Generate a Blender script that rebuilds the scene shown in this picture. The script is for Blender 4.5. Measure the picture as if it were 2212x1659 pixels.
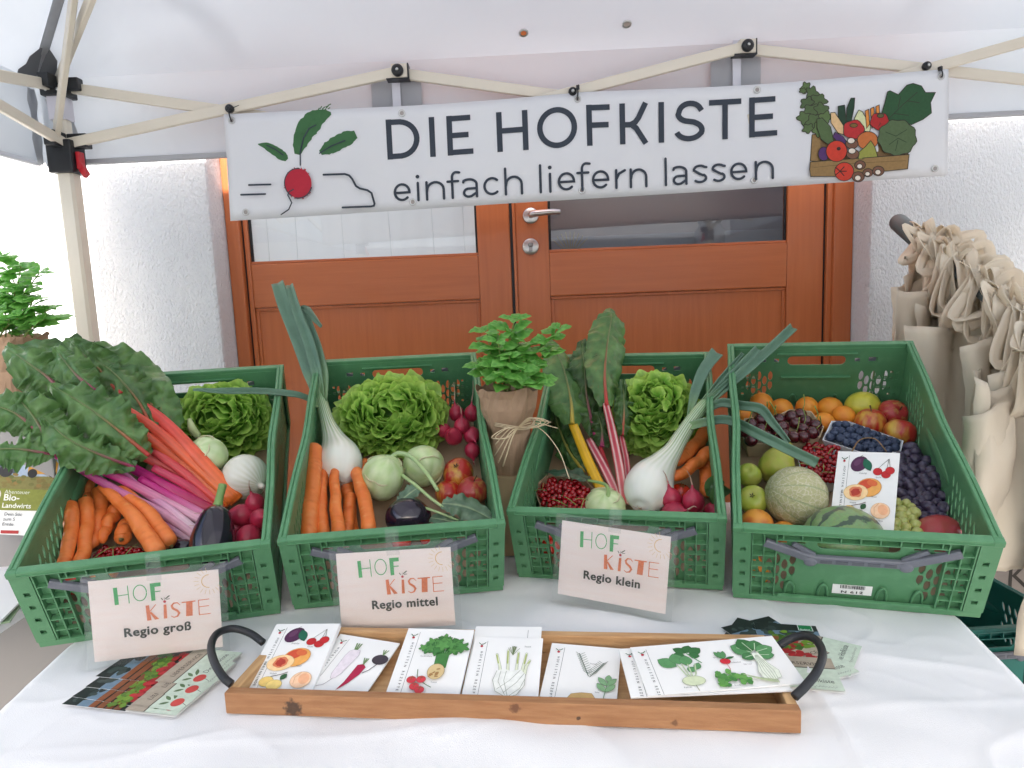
import bpy, bmesh, math, random
from mathutils import Vector, Matrix, noise, Quaternion
for o in list(bpy.data.objects): bpy.data.objects.remove(o)
R = math.radians; PI = math.pi; rnd = random.Random(7)
scene = bpy.context.scene; COL = scene.collection
# ---------------------------------------------------------------- camera
F_PX, CX, CY = 1471.0, 1106.0, 829.5          # focal length in units of a 2212 px wide picture
PITCH, ROLL, CAM_H = R(7.5), R(-2.33), 1.314
fw = Vector((0, math.cos(PITCH), -math.sin(PITCH))); up0 = Vector((0, math.sin(PITCH), math.cos(PITCH)))
c_, s_ = math.cos(ROLL), math.sin(ROLL)
cr_ = Vector((1, 0, 0))*c_ + up0*s_; cu_ = Vector((-1, 0, 0))*s_ + up0*c_
cd = bpy.data.cameras.new('camera'); cam = bpy.data.objects.new('camera', cd); COL.objects.link(cam)
cd.sensor_width = 36; cd.lens = 36*F_PX/2212; cd.clip_start = .02; cd.clip_end = 500
m = Matrix((cr_, cu_, -fw)).transposed().to_4x4(); m.translation = (0, 0, CAM_H); cam.matrix_world = m
scene.camera = cam
CAM = Vector((0, 0, CAM_H))
# ---------------------------------------------------------------- sky, sun, exposure
SUN_EL, SUN_AZ = R(36), R(180-2)            # azimuth clockwise from +y (north): the sun stands behind the camera
w = bpy.data.worlds.new('World'); scene.world = w; w.use_nodes = True
nt = w.node_tree; bg = nt.nodes['Background']; sky = nt.nodes.new('ShaderNodeTexSky')
sky.sky_type = 'NISHITA'; sky.sun_disc = False; sky.sun_elevation = SUN_EL; sky.sun_rotation = SUN_AZ
sky.air_density = 1.0; sky.dust_density = 3.6; sky.ozone_density = 1
nt.links.new(sky.outputs[0], bg.inputs[0]); bg.inputs[1].default_value = .15
sd = bpy.data.lights.new('sun', 'SUN'); sun = bpy.data.objects.new('sun', sd); COL.objects.link(sun)
sd.energy = 4.2; sd.angle = R(2.5); sd.color = (1, .97, .93)
sdir = Vector((math.sin(SUN_AZ)*math.cos(SUN_EL), math.cos(SUN_AZ)*math.cos(SUN_EL), math.sin(SUN_EL)))
sun.rotation_euler = sdir.to_track_quat('Z', 'Y').to_euler(); sun.location = (0, -3, 6)
vs_ = scene.view_settings; vs_.view_transform = 'Standard'; vs_.look = 'None'; vs_.exposure = 1.45; vs_.gamma = 1
vs_.use_curve_mapping = False
scene.cycles.max_bounces = 7; scene.cycles.diffuse_bounces = 4; scene.cycles.glossy_bounces = 3; scene.cycles.transmission_bounces = 4; scene.cycles.transparent_max_bounces = 8
# ---------------------------------------------------------------- pixel -> place
def ray(x, y): return fw + cr_*((x-CX)/F_PX) - cu_*((y-CY)/F_PX)
def onY(x, y, Y): d = ray(x, y); return CAM + d*(Y/d.y)
def onZ(x, y, z): d = ray(x, y); return CAM + d*((z-CAM_H)/d.z)
def onD(x, y, D): return CAM + ray(x, y)*D          # at depth D along the view axis
def radpx(P, w): return (P-CAM).dot(fw)*w/F_PX/2    # radius of something w picture units wide at P
# ---------------------------------------------------------------- helpers
def tag(o, label=None, cat=None, group=None, kind=None):
    if label: o['label'] = label
    if cat: o['category'] = cat
    if group: o['group'] = group
    if kind: o['kind'] = kind
    return o
def link(name, data, parent=None, mat=None, M=None):
    o = bpy.data.objects.new(name, data); COL.objects.link(o)
    if parent is not None: o.parent = parent
    if mat is not None and data is not None:
        if not data.materials: data.materials.append(mat)
    if M is not None: o.matrix_local = M
    return o
def thing(name, label, cat, M=None, group=None):
    o = link(name, None); o.empty_display_size = .02
    if M is not None: o.matrix_world = M if isinstance(M, Matrix) else Matrix.Translation(M)
    return tag(o, label, cat, group)
class MB:
    def __init__(s): s.v = []; s.f = []; s.sm = []; s.mi = []; s.c = []; s.hc = False
    def add(s, vs, fs, smooth=True, mi=0, cols=None):
        b = len(s.v); s.v += [Vector(p) for p in vs]
        for f in fs: s.f.append(tuple(i+b for i in f)); s.sm.append(smooth); s.mi.append(mi)
        if cols is not None: s.hc = True; s.c += list(cols)
        else: s.c += [(1, 1, 1)]*len(vs)
        return s
    def box(s, lo, hi, mi=0, M=None, bev=0):
        (x0, y0, z0), (x1, y1, z1) = lo, hi
        if bev:
            bm = bmesh.new(); bmesh.ops.create_cube(bm, size=1)
            for v in bm.verts: v.co = Vector(((x0+x1)/2+v.co.x*(x1-x0), (y0+y1)/2+v.co.y*(y1-y0), (z0+z1)/2+v.co.z*(z1-z0)))
            bmesh.ops.bevel(bm, geom=bm.edges[:], offset=bev, segments=2, affect='EDGES', profile=.6)
            bm.verts.index_update(); vs = [v.co.copy() for v in bm.verts]; fs = [[v.index for v in f.verts] for f in bm.faces]; bm.free()
        else:
            vs = [Vector((x, y, z)) for z in (z0, z1) for y in (y0, y1) for x in (x0, x1)]
            fs = [(0, 2, 3, 1), (4, 5, 7, 6), (0, 1, 5, 4), (2, 6, 7, 3), (0, 4, 6, 2), (1, 3, 7, 5)]
        if M is not None: vs = [M @ v for v in vs]
        return s.add(vs, fs, False, mi)
    def beam(s, p, q, w, h, mi=0, upv=(0, 0, 1), ch=.15):
        p, q = Vector(p), Vector(q); d = (q-p).normalized(); u = Vector(upv); a = d.cross(u).normalized(); b = a.cross(d)
        c = ch*min(w, h); W, H = w/2, h/2
        sec = [(W-c, -H), (W, -H+c), (W, H-c), (W-c, H), (-W+c, H), (-W, H-c), (-W, -H+c), (-W+c, -H)]
        vs = [P+a*x+b*y for P in (p, q) for x, y in sec]
        fs = [(i, (i+1) % 8, 8+(i+1) % 8, 8+i) for i in range(8)]+[tuple(range(7, -1, -1)), tuple(range(8, 16))]
        return s.add(vs, fs, False, mi)
    def mesh(s, name='mesh'):
        me = bpy.data.meshes.new(name); me.from_pydata(s.v, [], s.f)
        me.polygons.foreach_set('use_smooth', s.sm); me.polygons.foreach_set('material_index', s.mi)
        if s.hc:
            a = me.color_attributes.new('Col', 'FLOAT_COLOR', 'POINT')
            a.data.foreach_set('color', [x for c in s.c for x in (c[0], c[1], c[2], 1.0)])
        me.update(); return me
    def build(s, name, mats, parent=None, M=None):
        me = s.mesh(name)
        for mt in (mats if isinstance(mats, (list, tuple)) else [mats]): me.materials.append(mt)
        return link(name, me, parent, None, M)
def spl(pts, n=8):
    P = [Vector(p) for p in pts]
    if len(P) == 2: return [P[0].lerp(P[1], i/n) for i in range(n+1)]
    Q = [P[0]*2-P[1]]+P+[P[-1]*2-P[-2]]; out = []
    for i in range(1, len(Q)-2):
        a, b, c, d = Q[i-1:i+3]
        for k in range(n):
            t = k/n; out.append(.5*((2*b)+(c-a)*t+(2*a-5*b+4*c-d)*t*t+(3*b-a-3*c+d)*t**3))
    return out+[P[-1]]
def interp(xs, t):
    f = t*(len(xs)-1); i = min(int(f), len(xs)-2); return xs[i]+(xs[i+1]-xs[i])*(f-i)
def frames(P, hint=None):
    T = [(P[min(i+1, len(P)-1)]-P[max(i-1, 0)]).normalized() for i in range(len(P))]
    a = Vector(hint) if hint is not None else (Vector((0, 0, 1)) if abs(T[0].z) < .9 else Vector((0, 1, 0)))
    out = []
    for t in T:
        a = (a-t*a.dot(t))
        if a.length < 1e-6: a = t.orthogonal()
        a.normalize(); out.append((t, a.copy(), t.cross(a)))
    return out
def tube(P, rad, n=10, hint=None, flat=1.0, cap=True, colf=None, wob=0, seed=0):
    """rad: list spread along the path; flat: thickness ratio of the section"""
    P = [Vector(p) for p in P]; fr = frames(P, hint); vs = []; cs = []; N = len(P)
    for i, (p, (t, a, b)) in enumerate(zip(P, fr)):
        tt = i/(N-1); r = interp(rad, tt)
        for k in range(n):
            an = 2*PI*k/n; rr = r
            if wob: rr *= 1+wob*noise.noise(Vector((math.cos(an)*1.3+seed, math.sin(an)*1.3, tt*4)))
            vs.append(p+b*(math.cos(an)*rr)+a*(math.sin(an)*rr*flat))
            cs.append(colf(tt, k/n) if colf else (1, 1, 1))
    fs = [(i*n+k, i*n+(k+1) % n, (i+1)*n+(k+1) % n, (i+1)*n+k) for i in range(N-1) for k in range(n)]
    if cap: fs += [tuple(range(n-1, -1, -1)), tuple(range((N-1)*n, N*n))]
    return vs, fs, cs
def lathe(prof, n=24, f=None):
    """prof: (r,z) from bottom to top along local z; f(v, a, t) may move a vertex"""
    vs = []; N = len(prof)
    for i, (r, z) in enumerate(prof):
        for k in range(n):
            a = 2*PI*k/n; v = Vector((r*math.cos(a), r*math.sin(a), z))
            vs.append(f(v, a, i/(N-1)) if f else v)
    fs = [(i*n+k, i*n+(k+1) % n, (i+1)*n+(k+1) % n, (i+1)*n+k) for i in range(N-1) for k in range(n)]
    fs += [tuple(range(n-1, -1, -1)), tuple(range((N-1)*n, N*n))]
    return vs, fs
def leafsurf(P, wid, nrm, nv=10, fold=0.0, ruf=0.0, rk=5, bump=0.0, bs=70, curl=0.0, colf=None, seed=0, asym=0):
    """a leaf blade along P; wid: half-widths along it; fold: V angle; ruf: wavy margin; bump: blisters; curl: sag of the margin"""
    fr = frames(P, nrm); vs = []; cs = []; N = len(P); L = sum((P[i+1]-P[i]).length for i in range(N-1))
    for i, (p, (t, a, b)) in enumerate(zip(P, fr)):
        tt = i/(N-1); w = interp(wid, tt)
        for k in range(nv+1):
            u = 2*k/nv-1; x = u*w
            sd = 7.3 if u > 0 else 0
            z = abs(x)*fold-curl*x*x/max(w, 1e-4)
            x2 = x
            if ruf:
                n1 = noise.noise(Vector((tt*rk*1.5+seed*3.1, sd, 0))); n2 = noise.noise(Vector((tt*rk*3.6+seed, sd, 4)))
                z += ruf*(abs(u)**1.6)*(2.0*n1+1.5*n2)*min(1, w*30); x2 = x*(1+(.10*n2+.05*noise.noise(Vector((tt*rk*6+seed, sd, 9))))*u*u*ruf/.012)
            q = p+b*x2+a*z
            if bump:
                m_ = min(1, abs(u)*4)
                q = q+a*(bump*m_*(.8-2.2*abs(noise.noise(q*bs+Vector((seed, 0, 0))))+.5*noise.noise(q*bs*.4)+.35*noise.noise(q*bs*2.3)))
            vs.append(q); cs.append(colf(tt, u, q) if colf else (1, 1, 1))
    n = nv+1
    fs = [(i*n+k, i*n+k+1, (i+1)*n+k+1, (i+1)*n+k) for i in range(N-1) for k in range(nv)]
    return vs, fs, cs
def sphere_prof(r, h, n=9, e=1.0):
    return [(max(r*math.sin(PI*i/n)**e, r*.02), -h/2*math.cos(PI*i/n)) for i in range(n+1)]
def rot_to(d, spin=0):
    return (Vector(d).normalized().to_track_quat('Z', 'Y') @ Quaternion((0, 0, 1), spin)).to_matrix().to_4x4()
def at(P, d=(0, 0, 1), spin=0, s=1.0): return Matrix.Translation(P) @ rot_to(d, spin) @ Matrix.Scale(s, 4)
def mix3(a, b, t): t = max(0, min(1, t)); return tuple(x+(y-x)*t for x, y in zip(a, b))
def srgb(r, g, b):
    f = lambda c: (c/255/12.92 if c <= 10 else ((c/255+.055)/1.055)**2.4); return (f(r), f(g), f(b))
def copy_tree(o, M=None, label=None):
    c = o.copy(); COL.objects.link(c)
    if M is not None: c.matrix_world = M
    if label: c['label'] = label
    for ch in o.children:
        d = ch.copy(); COL.objects.link(d); d.parent = c
        for g in ch.children: e = g.copy(); COL.objects.link(e); e.parent = d
    return c
def panel(outer, holes, th):
    cu = bpy.data.curves.new('c', 'CURVE'); cu.dimensions = '2D'; cu.fill_mode = 'BOTH'; cu.extrude = th/2
    for pts in [outer]+holes:
        s = cu.splines.new('POLY'); s.points.add(len(pts)-1); s.use_cyclic_u = True
        for q, p in zip(s.points, pts): q.co = (p[0], p[1], 0, 1)
    o = bpy.data.objects.new('c', cu); me = bpy.data.meshes.new_from_object(o)
    vs = [v.co.copy() for v in me.vertices]; fs = [tuple(p.vertices) for p in me.polygons]
    bpy.data.objects.remove(o); bpy.data.curves.remove(cu); bpy.data.meshes.remove(me)
    return vs, fs
_txt = {}
def text2d(s, offset=0.0, space=1.0):
    k = (s, offset, space)
    if k not in _txt:
        cu = bpy.data.curves.new('t', 'FONT'); cu.body = s; cu.size = 1; cu.offset = offset; cu.space_character = space; cu.resolution_u = 3
        cu.dimensions = '2D'; cu.fill_mode = 'FRONT'
        o = bpy.data.objects.new('t', cu); me = bpy.data.meshes.new_from_object(o)
        _txt[k] = ([(v.co.x, v.co.y) for v in me.vertices], [tuple(p.vertices) for p in me.polygons])
        bpy.data.objects.remove(o); bpy.data.curves.remove(cu); bpy.data.meshes.remove(me)
    return _txt[k]
class Print:
    """flat print: coloured shapes in sheet coordinates, each laid a hair above the last"""
    def __init__(s, eps=3e-5, base=0): s.it = []; s.eps = eps; s.base = base
    def poly(s, pts, col, fs=None): s.it.append((list(pts), fs or [tuple(range(len(pts)))], col)); return s
    def ell(s, cx, cy, rx, ry, col, rot=0, n=18, jit=0):
        c, q = math.cos(rot), math.sin(rot); P = []
        for i in range(n):
            a = 2*PI*i/n; k = 1+jit*(rnd.random()-.5); x, y = rx*math.cos(a)*k, ry*math.sin(a)*k; P.append((cx+x*c-y*q, cy+x*q+y*c))
        return s.poly(P, col)
    def stroke(s, pts, w, col, cap=True, wid=None):
        P = [Vector((p[0], p[1])) for p in pts]; L = []; N = len(P)
        for i in range(N):
            d0 = (P[i]-P[i-1]).normalized() if i else None; d1 = (P[i+1]-P[i]).normalized() if i < N-1 else None
            d0 = d0 or d1; d1 = d1 or d0; n0 = Vector((-d0.y, d0.x)); n1 = Vector((-d1.y, d1.x)); nn = (n0+n1)
            nn = nn.normalized() if nn.length > .2 else n0
            k = min(1/max(nn.dot(n0), .35), 2); ww = w*(interp(wid, i/(N-1)) if wid else 1)
            L.append((P[i]+nn*(ww/2*k), P[i]-nn*(ww/2*k)))
        V = [v for ab in L for v in ab]; fs = [(2*i, 2*i+1, 2*i+3, 2*i+2) for i in range(N-1)]
        if cap:
            for i, sg in ((0, -1), (N-1, 1)):
                d = ((P[1]-P[0]) if i == 0 else (P[-1]-P[-2])).normalized()*sg; n_ = Vector((-d.y, d.x)); r = (L[i][0]-L[i][1]).length/2
                b = len(V); V += [P[i]+n_*(r*math.cos(a))+d*(r*math.sin(a)) for a in [PI*j/6 for j in range(7)]]
                fs.append(tuple(range(b, b+7)))
        return s.poly([(v.x, v.y) for v in V], col, fs)
    def text(s, t, x, y, size, col, rot=0, offset=0, space=1.0, sx=1.0, align=0):
        V, fs = text2d(t, offset, space); wmax = max(v[0] for v in V)
        c, q = math.cos(rot), math.sin(rot); P = []
        for a, b in V: a, b = (a-align*wmax)*size*sx, b*size; P.append((x+a*c-b*q, y+a*q+b*c))
        return s.poly(P, col, fs)
    def build(s, name, mat, parent, mapf, flip=False):
        mb = MB(); h = s.eps+s.base
        for P, fs, col in s.it:
            vs = [mapf(x, y, h) for x, y in P]; mb.add(vs, fs, False, 0, [col]*len(vs)); h += s.eps
        me = mb.mesh(name); me.materials.append(mat); return link(name, me, parent)
def arc(cx, cy, rx, ry, a0, a1, n=10): return [(cx+rx*math.cos(R(a0+(a1-a0)*i/n)), cy+ry*math.sin(R(a0+(a1-a0)*i/n))) for i in range(n+1)]
# ---------------------------------------------------------------- materials
def newmat(name):
    m = bpy.data.materials.new(name); m.use_nodes = True; return m, m.node_tree, m.node_tree.nodes['Principled BSDF']
def N(nt, t, **kw):
    n = nt.nodes.new(t)
    for k, v in kw.items():
        if k.startswith('i_'): n.inputs[k[2:].replace('_', ' ')].default_value = v
        else: setattr(n, k, v)
    return n
def mat(name, col, rough=.5, col2=None, scale=20, var=.5, bump=0, bscale=60, coat=0, sss=0, metal=0, spec=.5, detail=3, stretch=None, use_col=False, lo=.35, hi=.65, transl=0):
    m, nt, b = newmat(name); L = nt.links.new
    b.inputs['Roughness'].default_value = rough; b.inputs['Metallic'].default_value = metal; b.inputs['Specular IOR Level'].default_value = spec
    b.inputs['Coat Weight'].default_value = coat; b.inputs['Coat Roughness'].default_value = .12
    if sss: b.inputs['Subsurface Weight'].default_value = sss; b.inputs['Subsurface Radius'].default_value = (.006, .003, .002)
    tc = N(nt, 'ShaderNodeTexCoord'); src = tc.outputs['Object']
    if stretch:
        mp = N(nt, 'ShaderNodeMapping'); mp.inputs['Scale'].default_value = stretch; L(src, mp.inputs[0]); src = mp.outputs[0]
    cs = None
    if use_col: at_ = N(nt, 'ShaderNodeAttribute', attribute_name='Col'); cs = at_.outputs['Color']
    if col2 is not None or use_col:
        nz = N(nt, 'ShaderNodeTexNoise'); nz.inputs['Scale'].default_value = scale; nz.inputs['Detail'].default_value = detail; L(src, nz.inputs['Vector'])
        rp = N(nt, 'ShaderNodeValToRGB'); rp.color_ramp.elements[0].position = lo; rp.color_ramp.elements[1].position = hi; L(nz.outputs['Fac'], rp.inputs[0])
        mx = N(nt, 'ShaderNodeMix', data_type='RGBA')
        if use_col:
            mx.blend_type = 'MULTIPLY'; mx.inputs['Factor'].default_value = var; L(cs, mx.inputs['A']); L(rp.outputs[0], mx.inputs['B'])
            rp.color_ramp.elements[0].color = (.45, .45, .45, 1); rp.color_ramp.elements[1].color = (1, 1, 1, 1)
        else:
            mx.inputs['A'].default_value = (*col, 1); mx.inputs['B'].default_value = (*col2, 1); L(rp.outputs[0], mx.inputs['Factor'])
        out = mx.outputs['Result']; L(out, b.inputs['Base Color'])
    else:
        b.inputs['Base Color'].default_value = (*col, 1); out = None
    if bump:
        n2 = N(nt, 'ShaderNodeTexNoise'); n2.inputs['Scale'].default_value = bscale; n2.inputs['Detail'].default_value = 4; L(src, n2.inputs['Vector'])
        bp = N(nt, 'ShaderNodeBump'); bp.inputs['Strength'].default_value = 1; bp.inputs['Distance'].default_value = bump; L(n2.outputs['Fac'], bp.inputs['Height']); L(bp.outputs[0], b.inputs['Normal'])
    if transl:
        tr = N(nt, 'ShaderNodeBsdfTranslucent'); ms = N(nt, 'ShaderNodeMixShader'); ms.inputs[0].default_value = transl
        if out is not None: L(out, tr.inputs[0])
        else: tr.inputs[0].default_value = (*col, 1)
        L(b.outputs[0], ms.inputs[1]); L(tr.outputs[0], ms.inputs[2]); L(ms.outputs[0], nt.nodes['Material Output'].inputs[0])
    return m
MT = {}
MT['print'] = mat('print ink', (1, 1, 1), .55, use_col=True, scale=140, var=.22, spec=.3)
MT['crispprint'] = mat('vinyl ink', (1, 1, 1), .5, use_col=True, scale=90, var=.12, spec=.3)
MT['paper'] = mat('card paper', (.86, .86, .84), .5, (.82, .82, .8), 8, spec=.3)
MT['stucco'] = None
# ================================================================ setting
def stucco(name, c):
    m, nt, b = newmat(name); L = nt.links.new; tc = N(nt, 'ShaderNodeTexCoord'); b.inputs['Roughness'].default_value = .9; b.inputs['Specular IOR Level'].default_value = .15
    mp = N(nt, 'ShaderNodeMapping'); mp.inputs['Scale'].default_value = (1, 1, .62); mp.inputs['Rotation'].default_value = (0, R(25), 0); L(tc.outputs['Object'], mp.inputs[0])
    n1 = N(nt, 'ShaderNodeTexNoise'); n1.inputs['Scale'].default_value = 125; n1.inputs['Detail'].default_value = 6; n1.inputs['Distortion'].default_value = .15; L(mp.outputs[0], n1.inputs['Vector'])
    n2 = N(nt, 'ShaderNodeTexNoise'); n2.inputs['Scale'].default_value = 230; n2.inputs['Detail'].default_value = 2; L(mp.outputs[0], n2.inputs['Vector'])
    ad = N(nt, 'ShaderNodeMath', operation='MULTIPLY_ADD'); ad.inputs[1].default_value = .4; L(n2.outputs['Fac'], ad.inputs[0]); L(n1.outputs['Fac'], ad.inputs[2])
    bp = N(nt, 'ShaderNodeBump'); bp.inputs['Strength'].default_value = 1; bp.inputs['Distance'].default_value = .009; L(ad.outputs[0], bp.inputs['Height']); L(bp.outputs[0], b.inputs['Normal'])
    n3 = N(nt, 'ShaderNodeTexNoise'); n3.inputs['Scale'].default_value = 2.5; L(tc.outputs['Object'], n3.inputs['Vector'])
    mx = N(nt, 'ShaderNodeMix', data_type='RGBA'); mx.inputs['A'].default_value = (*c, 1); mx.inputs['B'].default_value = (*[x*.93 for x in c], 1); L(n3.outputs['Fac'], mx.inputs['Factor']); L(mx.outputs['Result'], b.inputs['Base Color'])
    return m
MT['stucco'] = stucco('white stucco', (.79, .80, .80))
MT['ground'] = mat('grey concrete ground', (.26, .25, .24), .9, (.2, .195, .19), 3, bump=.004, bscale=120)
MT['wood_door'] = mat('red brown stained wood', (.55, .160, .050), .34, (.49, .135, .041), 7, stretch=(1, 1, 9), coat=.25, bump=.0006, bscale=60, lo=.3, hi=.7)
MT['wood_door_h'] = mat('red brown stained wood, level grain', (.55, .160, .050), .34, (.49, .135, .041), 7, stretch=(9, 1, 1), coat=.25, bump=.0006, bscale=60, lo=.3, hi=.7)
# horizontal grain: noise is stretched where the scale is small
MT['wood_door'].node_tree.nodes['Mapping'].inputs['Scale'].default_value = (9, 9, .5)
MT['wood_door_h'].node_tree.nodes['Mapping'].inputs['Scale'].default_value = (.5, 9, 9)
MT['seal'] = mat('black rubber seal', (.012, .012, .013), .6)
MT['steel'] = mat('brushed steel', (.62, .62, .61), .28, metal=1)
MT['dark'] = mat('dark metal', (.03, .03, .032), .5)
MT['cream'] = mat('cream painted metal', (.74, .68, .575), .38, (.70, .645, .54), 6, spec=.5)
MT['black'] = mat('black plastic', (.009, .010, .013), .45, (.015, .017, .02), 30)
MT['red_pl'] = mat('red plastic', (.55, .02, .03), .4)
def glassmat():
    m, nt, b = newmat('window glass'); L = nt.links.new; nt.nodes.remove(b)
    g = N(nt, 'ShaderNodeBsdfGlossy'); g.inputs['Roughness'].default_value = .01; t = N(nt, 'ShaderNodeBsdfTransparent'); t.inputs[0].default_value = (.93, .96, .95, 1)
    fz = N(nt, 'ShaderNodeFresnel'); fz.inputs[0].default_value = 2.0; ms = N(nt, 'ShaderNodeMixShader')
    L(fz.outputs[0], ms.inputs[0]); L(t.outputs[0], ms.inputs[1]); L(g.outputs[0], ms.inputs[2]); L(ms.outputs[0], nt.nodes['Material Output'].inputs[0]); return m
MT['glass'] = glassmat()
mb = MB(); mb.add([(-80, -80, 0), (80, -80, 0), (80, 80, 0), (-80, 80, 0)], [(0, 1, 2, 3)], False)
tag(mb.build('ground', MT['ground']), 'grey concrete ground under the stall', None, None, 'structure')
YW, YD = 2.17, 2.30
bld = thing('building', 'white stucco house wall around the brown double door', 'building', (0, YW, 0))
def wallbox(name, x0, x1, y0, y1, z0, z1, parent=bld, mt='stucco', org=(0, YW, 0)):
    b = MB(); b.box((x0-org[0], y0-org[1], z0-org[2]), (x1-org[0], y1-org[1], z1-org[2]), bev=.012); return b.build(name, MT[mt], parent)
wallbox('wall', -7, -.916, YW, YW+.3, 0, 2.75); wallbox('wall', 1.142, 7, YW, YW+.3, 0, 2.75); wallbox('wall', -.9165, 1.1425, YW+.002, YW+.3, 2.34, 2.75)  # walls end low so sun clears them and reaches the added rear wall
b = MB(); b.box((-.915, -.06, 0), (1.141, .3, .12), bev=.008); b.build('threshold', MT['ground'], bld)
# dim room behind the glass; boards inside stand in for the pane's reflection
MT['room'] = mat('grey room paint', (.35, .34, .34), .8, (.3, .29, .29), 3); MT['panedark'] = mat('dark pane tone', (.36, .34, .36), .6)  # dark tone for the reflection band, also vase and mirrored roof
sun_wall = thing('bounce_wall', 'added white wall behind the house front, bouncing sun onto the blind from behind', 'wall', (0, 4.9, 0)); b = MB(); b.box((-3, 0, 0), (3, .1, 2.75)); b.build('wall', MT['stucco'], sun_wall)  # added sunlit wall, bounces light through the blind and into the room
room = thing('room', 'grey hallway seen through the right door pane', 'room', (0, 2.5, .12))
b = MB()  # left without a ceiling so sky light falls in
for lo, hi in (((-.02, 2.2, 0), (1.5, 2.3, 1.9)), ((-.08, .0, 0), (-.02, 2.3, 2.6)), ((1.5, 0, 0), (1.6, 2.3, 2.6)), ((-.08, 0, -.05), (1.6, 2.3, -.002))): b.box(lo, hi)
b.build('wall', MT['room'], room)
b = MB(); b.box((.0, .40, 1.30), (1.49, .44, 2.3)); b.build('dark_band', MT['panedark'], room)  # board added for the dark upper band of the pane's reflection
refl = thing('reflection_block', 'added pale grey block standing in for the reflection in the lower right pane', 'reflection_block', (.6, 2.42, .121))
b = MB(); b.box((-.5, .03, 0), (.5, .3, 1.385), bev=.006); b.build('grey_block', mat('pale grey cupboard', (.5, .51, .54), .5, (.44, .45, .49), 3), refl)  # pale block added for the pane's light lower reflection
b = MB(); b.box((-.495, .02, .02), (-.004, .0295, 1.33), bev=.003); b.build('block_front', mat('grey board', (.74, .76, .79), .45), refl)
b = MB(); b.box((.004, .02, .02), (.495, .0295, 1.33), bev=.003); b.build('block_front', mat('grey board 2', (.82, .84, .86), .45), refl)  # right half lighter, like the reflection it stands in for
dv = thing('dried_grass', 'tuft of dried straw grass behind the right pane near the handle', 'dried grass', (.22, 2.385, 1.2)); b = MB()
for k in range(9):
    a = -.6+.15*k; P_ = spl([(0, 0, 0), (.012*a, 0, .22), (.1*a, .0, .30+.02*math.cos(a*3))], 4); v, f, c = tube(P_, [.0012, .001, .0025, .0012], 5); b.add(v, f)
b.build('stalk', mat('straw', (.55, .47, .26), .8), dv)
ob = thing('vase', 'dark rounded vase behind the right door pane', 'vase', (.70, 2.385, 1.2)); b = MB(); v, f = lathe([(.03, 0), (.03, .19), (.035, .22), (.05, .26), (.05, .30), (.035, .325), (.042, .335), (.002, .335)], 20); b.add(v, f); b.build('body', MT['panedark'], ob)
# ---------------------------------------------------------------- double door
door = thing('double_door', 'red-brown wooden double door with two glass panes and steel handle', 'door', (0, YD, .12))
def dpart(name, boxes, mt, parent=door, bev=.004):
    b = MB()
    for lo, hi in boxes: b.box((lo[0], lo[1], lo[2]-.12), (hi[0], hi[1], hi[2]-.12), bev=bev)
    return b.build(name, MT[mt], parent)
ZT = 2.2
dpart('frame', [((-.9145, -.022, .121), (-.872, .06, ZT+.1)), ((1.078, -.022, .121), (1.141, .06, ZT+.1))], 'wood_door')
dpart('frame', [((-.872, -.0215, ZT+.005), (1.078, .06, ZT+.1))], 'wood_door_h')
dpart('frame_rebate', [((1.0605, -.010, .121), (1.0785, .05, ZT+.004))], 'wood_door', bev=.003)
dpart('frame_seal', [((1.055, .004, .121), (1.0605, .05, ZT+.004)), ((-.872, .004, .121), (-.868, .05, ZT+.004))], 'seal', bev=.001)
def leaf(x0, x1, gx0, gx1, label):
    lf = dpart('door_leaf', [((x0, 0, .135), (gx0, .045, ZT)), ((gx1, 0, .135), (x1, .045, ZT))], 'wood_door')
    lf['label'] = label
    def sub(n, bx, mt, bev=.004): return dpart(n, bx, mt, lf, bev)
    sub('rail', [((gx0, .0008, 1.302), (gx1, .045, 1.447)), ((gx0, .0008, .135), (gx1, .045, .32)), ((gx0, .0008, 2.02), (gx1, .045, ZT))], 'wood_door_h')
    sub('panel', [((gx0+.001, .016, .321), (gx1-.001, .034, 1.301))], 'wood_door', .002)
    sub('panel_moulding', [((gx0, .009, 1.291), (gx1, .0162, 1.3015)), ((gx0+.0001, .009, .32), (gx0+.011, .016, 1.2909)), ((gx1-.011, .009, .32), (gx1-.0001, .016, 1.2909))], 'wood_door', .003)
    sub('glazing_bead', [((gx0, .006, 1.4472), (gx1, .0158, 1.456))], 'wood_door_h', .002)
    sub('pane_gasket', [((gx0, .010, 1.456), (gx0+.009, .0155, 2.02)), ((gx1-.007, .010, 1.456), (gx1, .0155, 2.02))], 'seal', .001)
    b = MB(); b.add([(gx0, .0165, 1.447-.12), (gx1, .0165, 1.447-.12), (gx1, .0165, 2.02-.12), (gx0, .0165, 2.02-.12)], [(0, 1, 2, 3)], False); b.build('pane', MT['glass'], lf)
    return lf
l1 = leaf(-.867, .014, -.852, -.095, 'left door leaf with a bright white blind behind its pane')
l2 = leaf(.032, 1.054, .141, .933, 'right door leaf with steel lever handle and dark pane')
dpart('meeting_seal', [((.0142, -.004, .135), (.0225, .04, ZT))], 'seal', bev=.001)
dpart('meeting_stile_edge', [((.0226, -.006, .135), (.0318, .04, ZT))], 'wood_door', bev=.002)
def steel(name, parent, fn):
    b = MB(); fn(b); return b.build(name, MT['steel'], parent)
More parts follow.
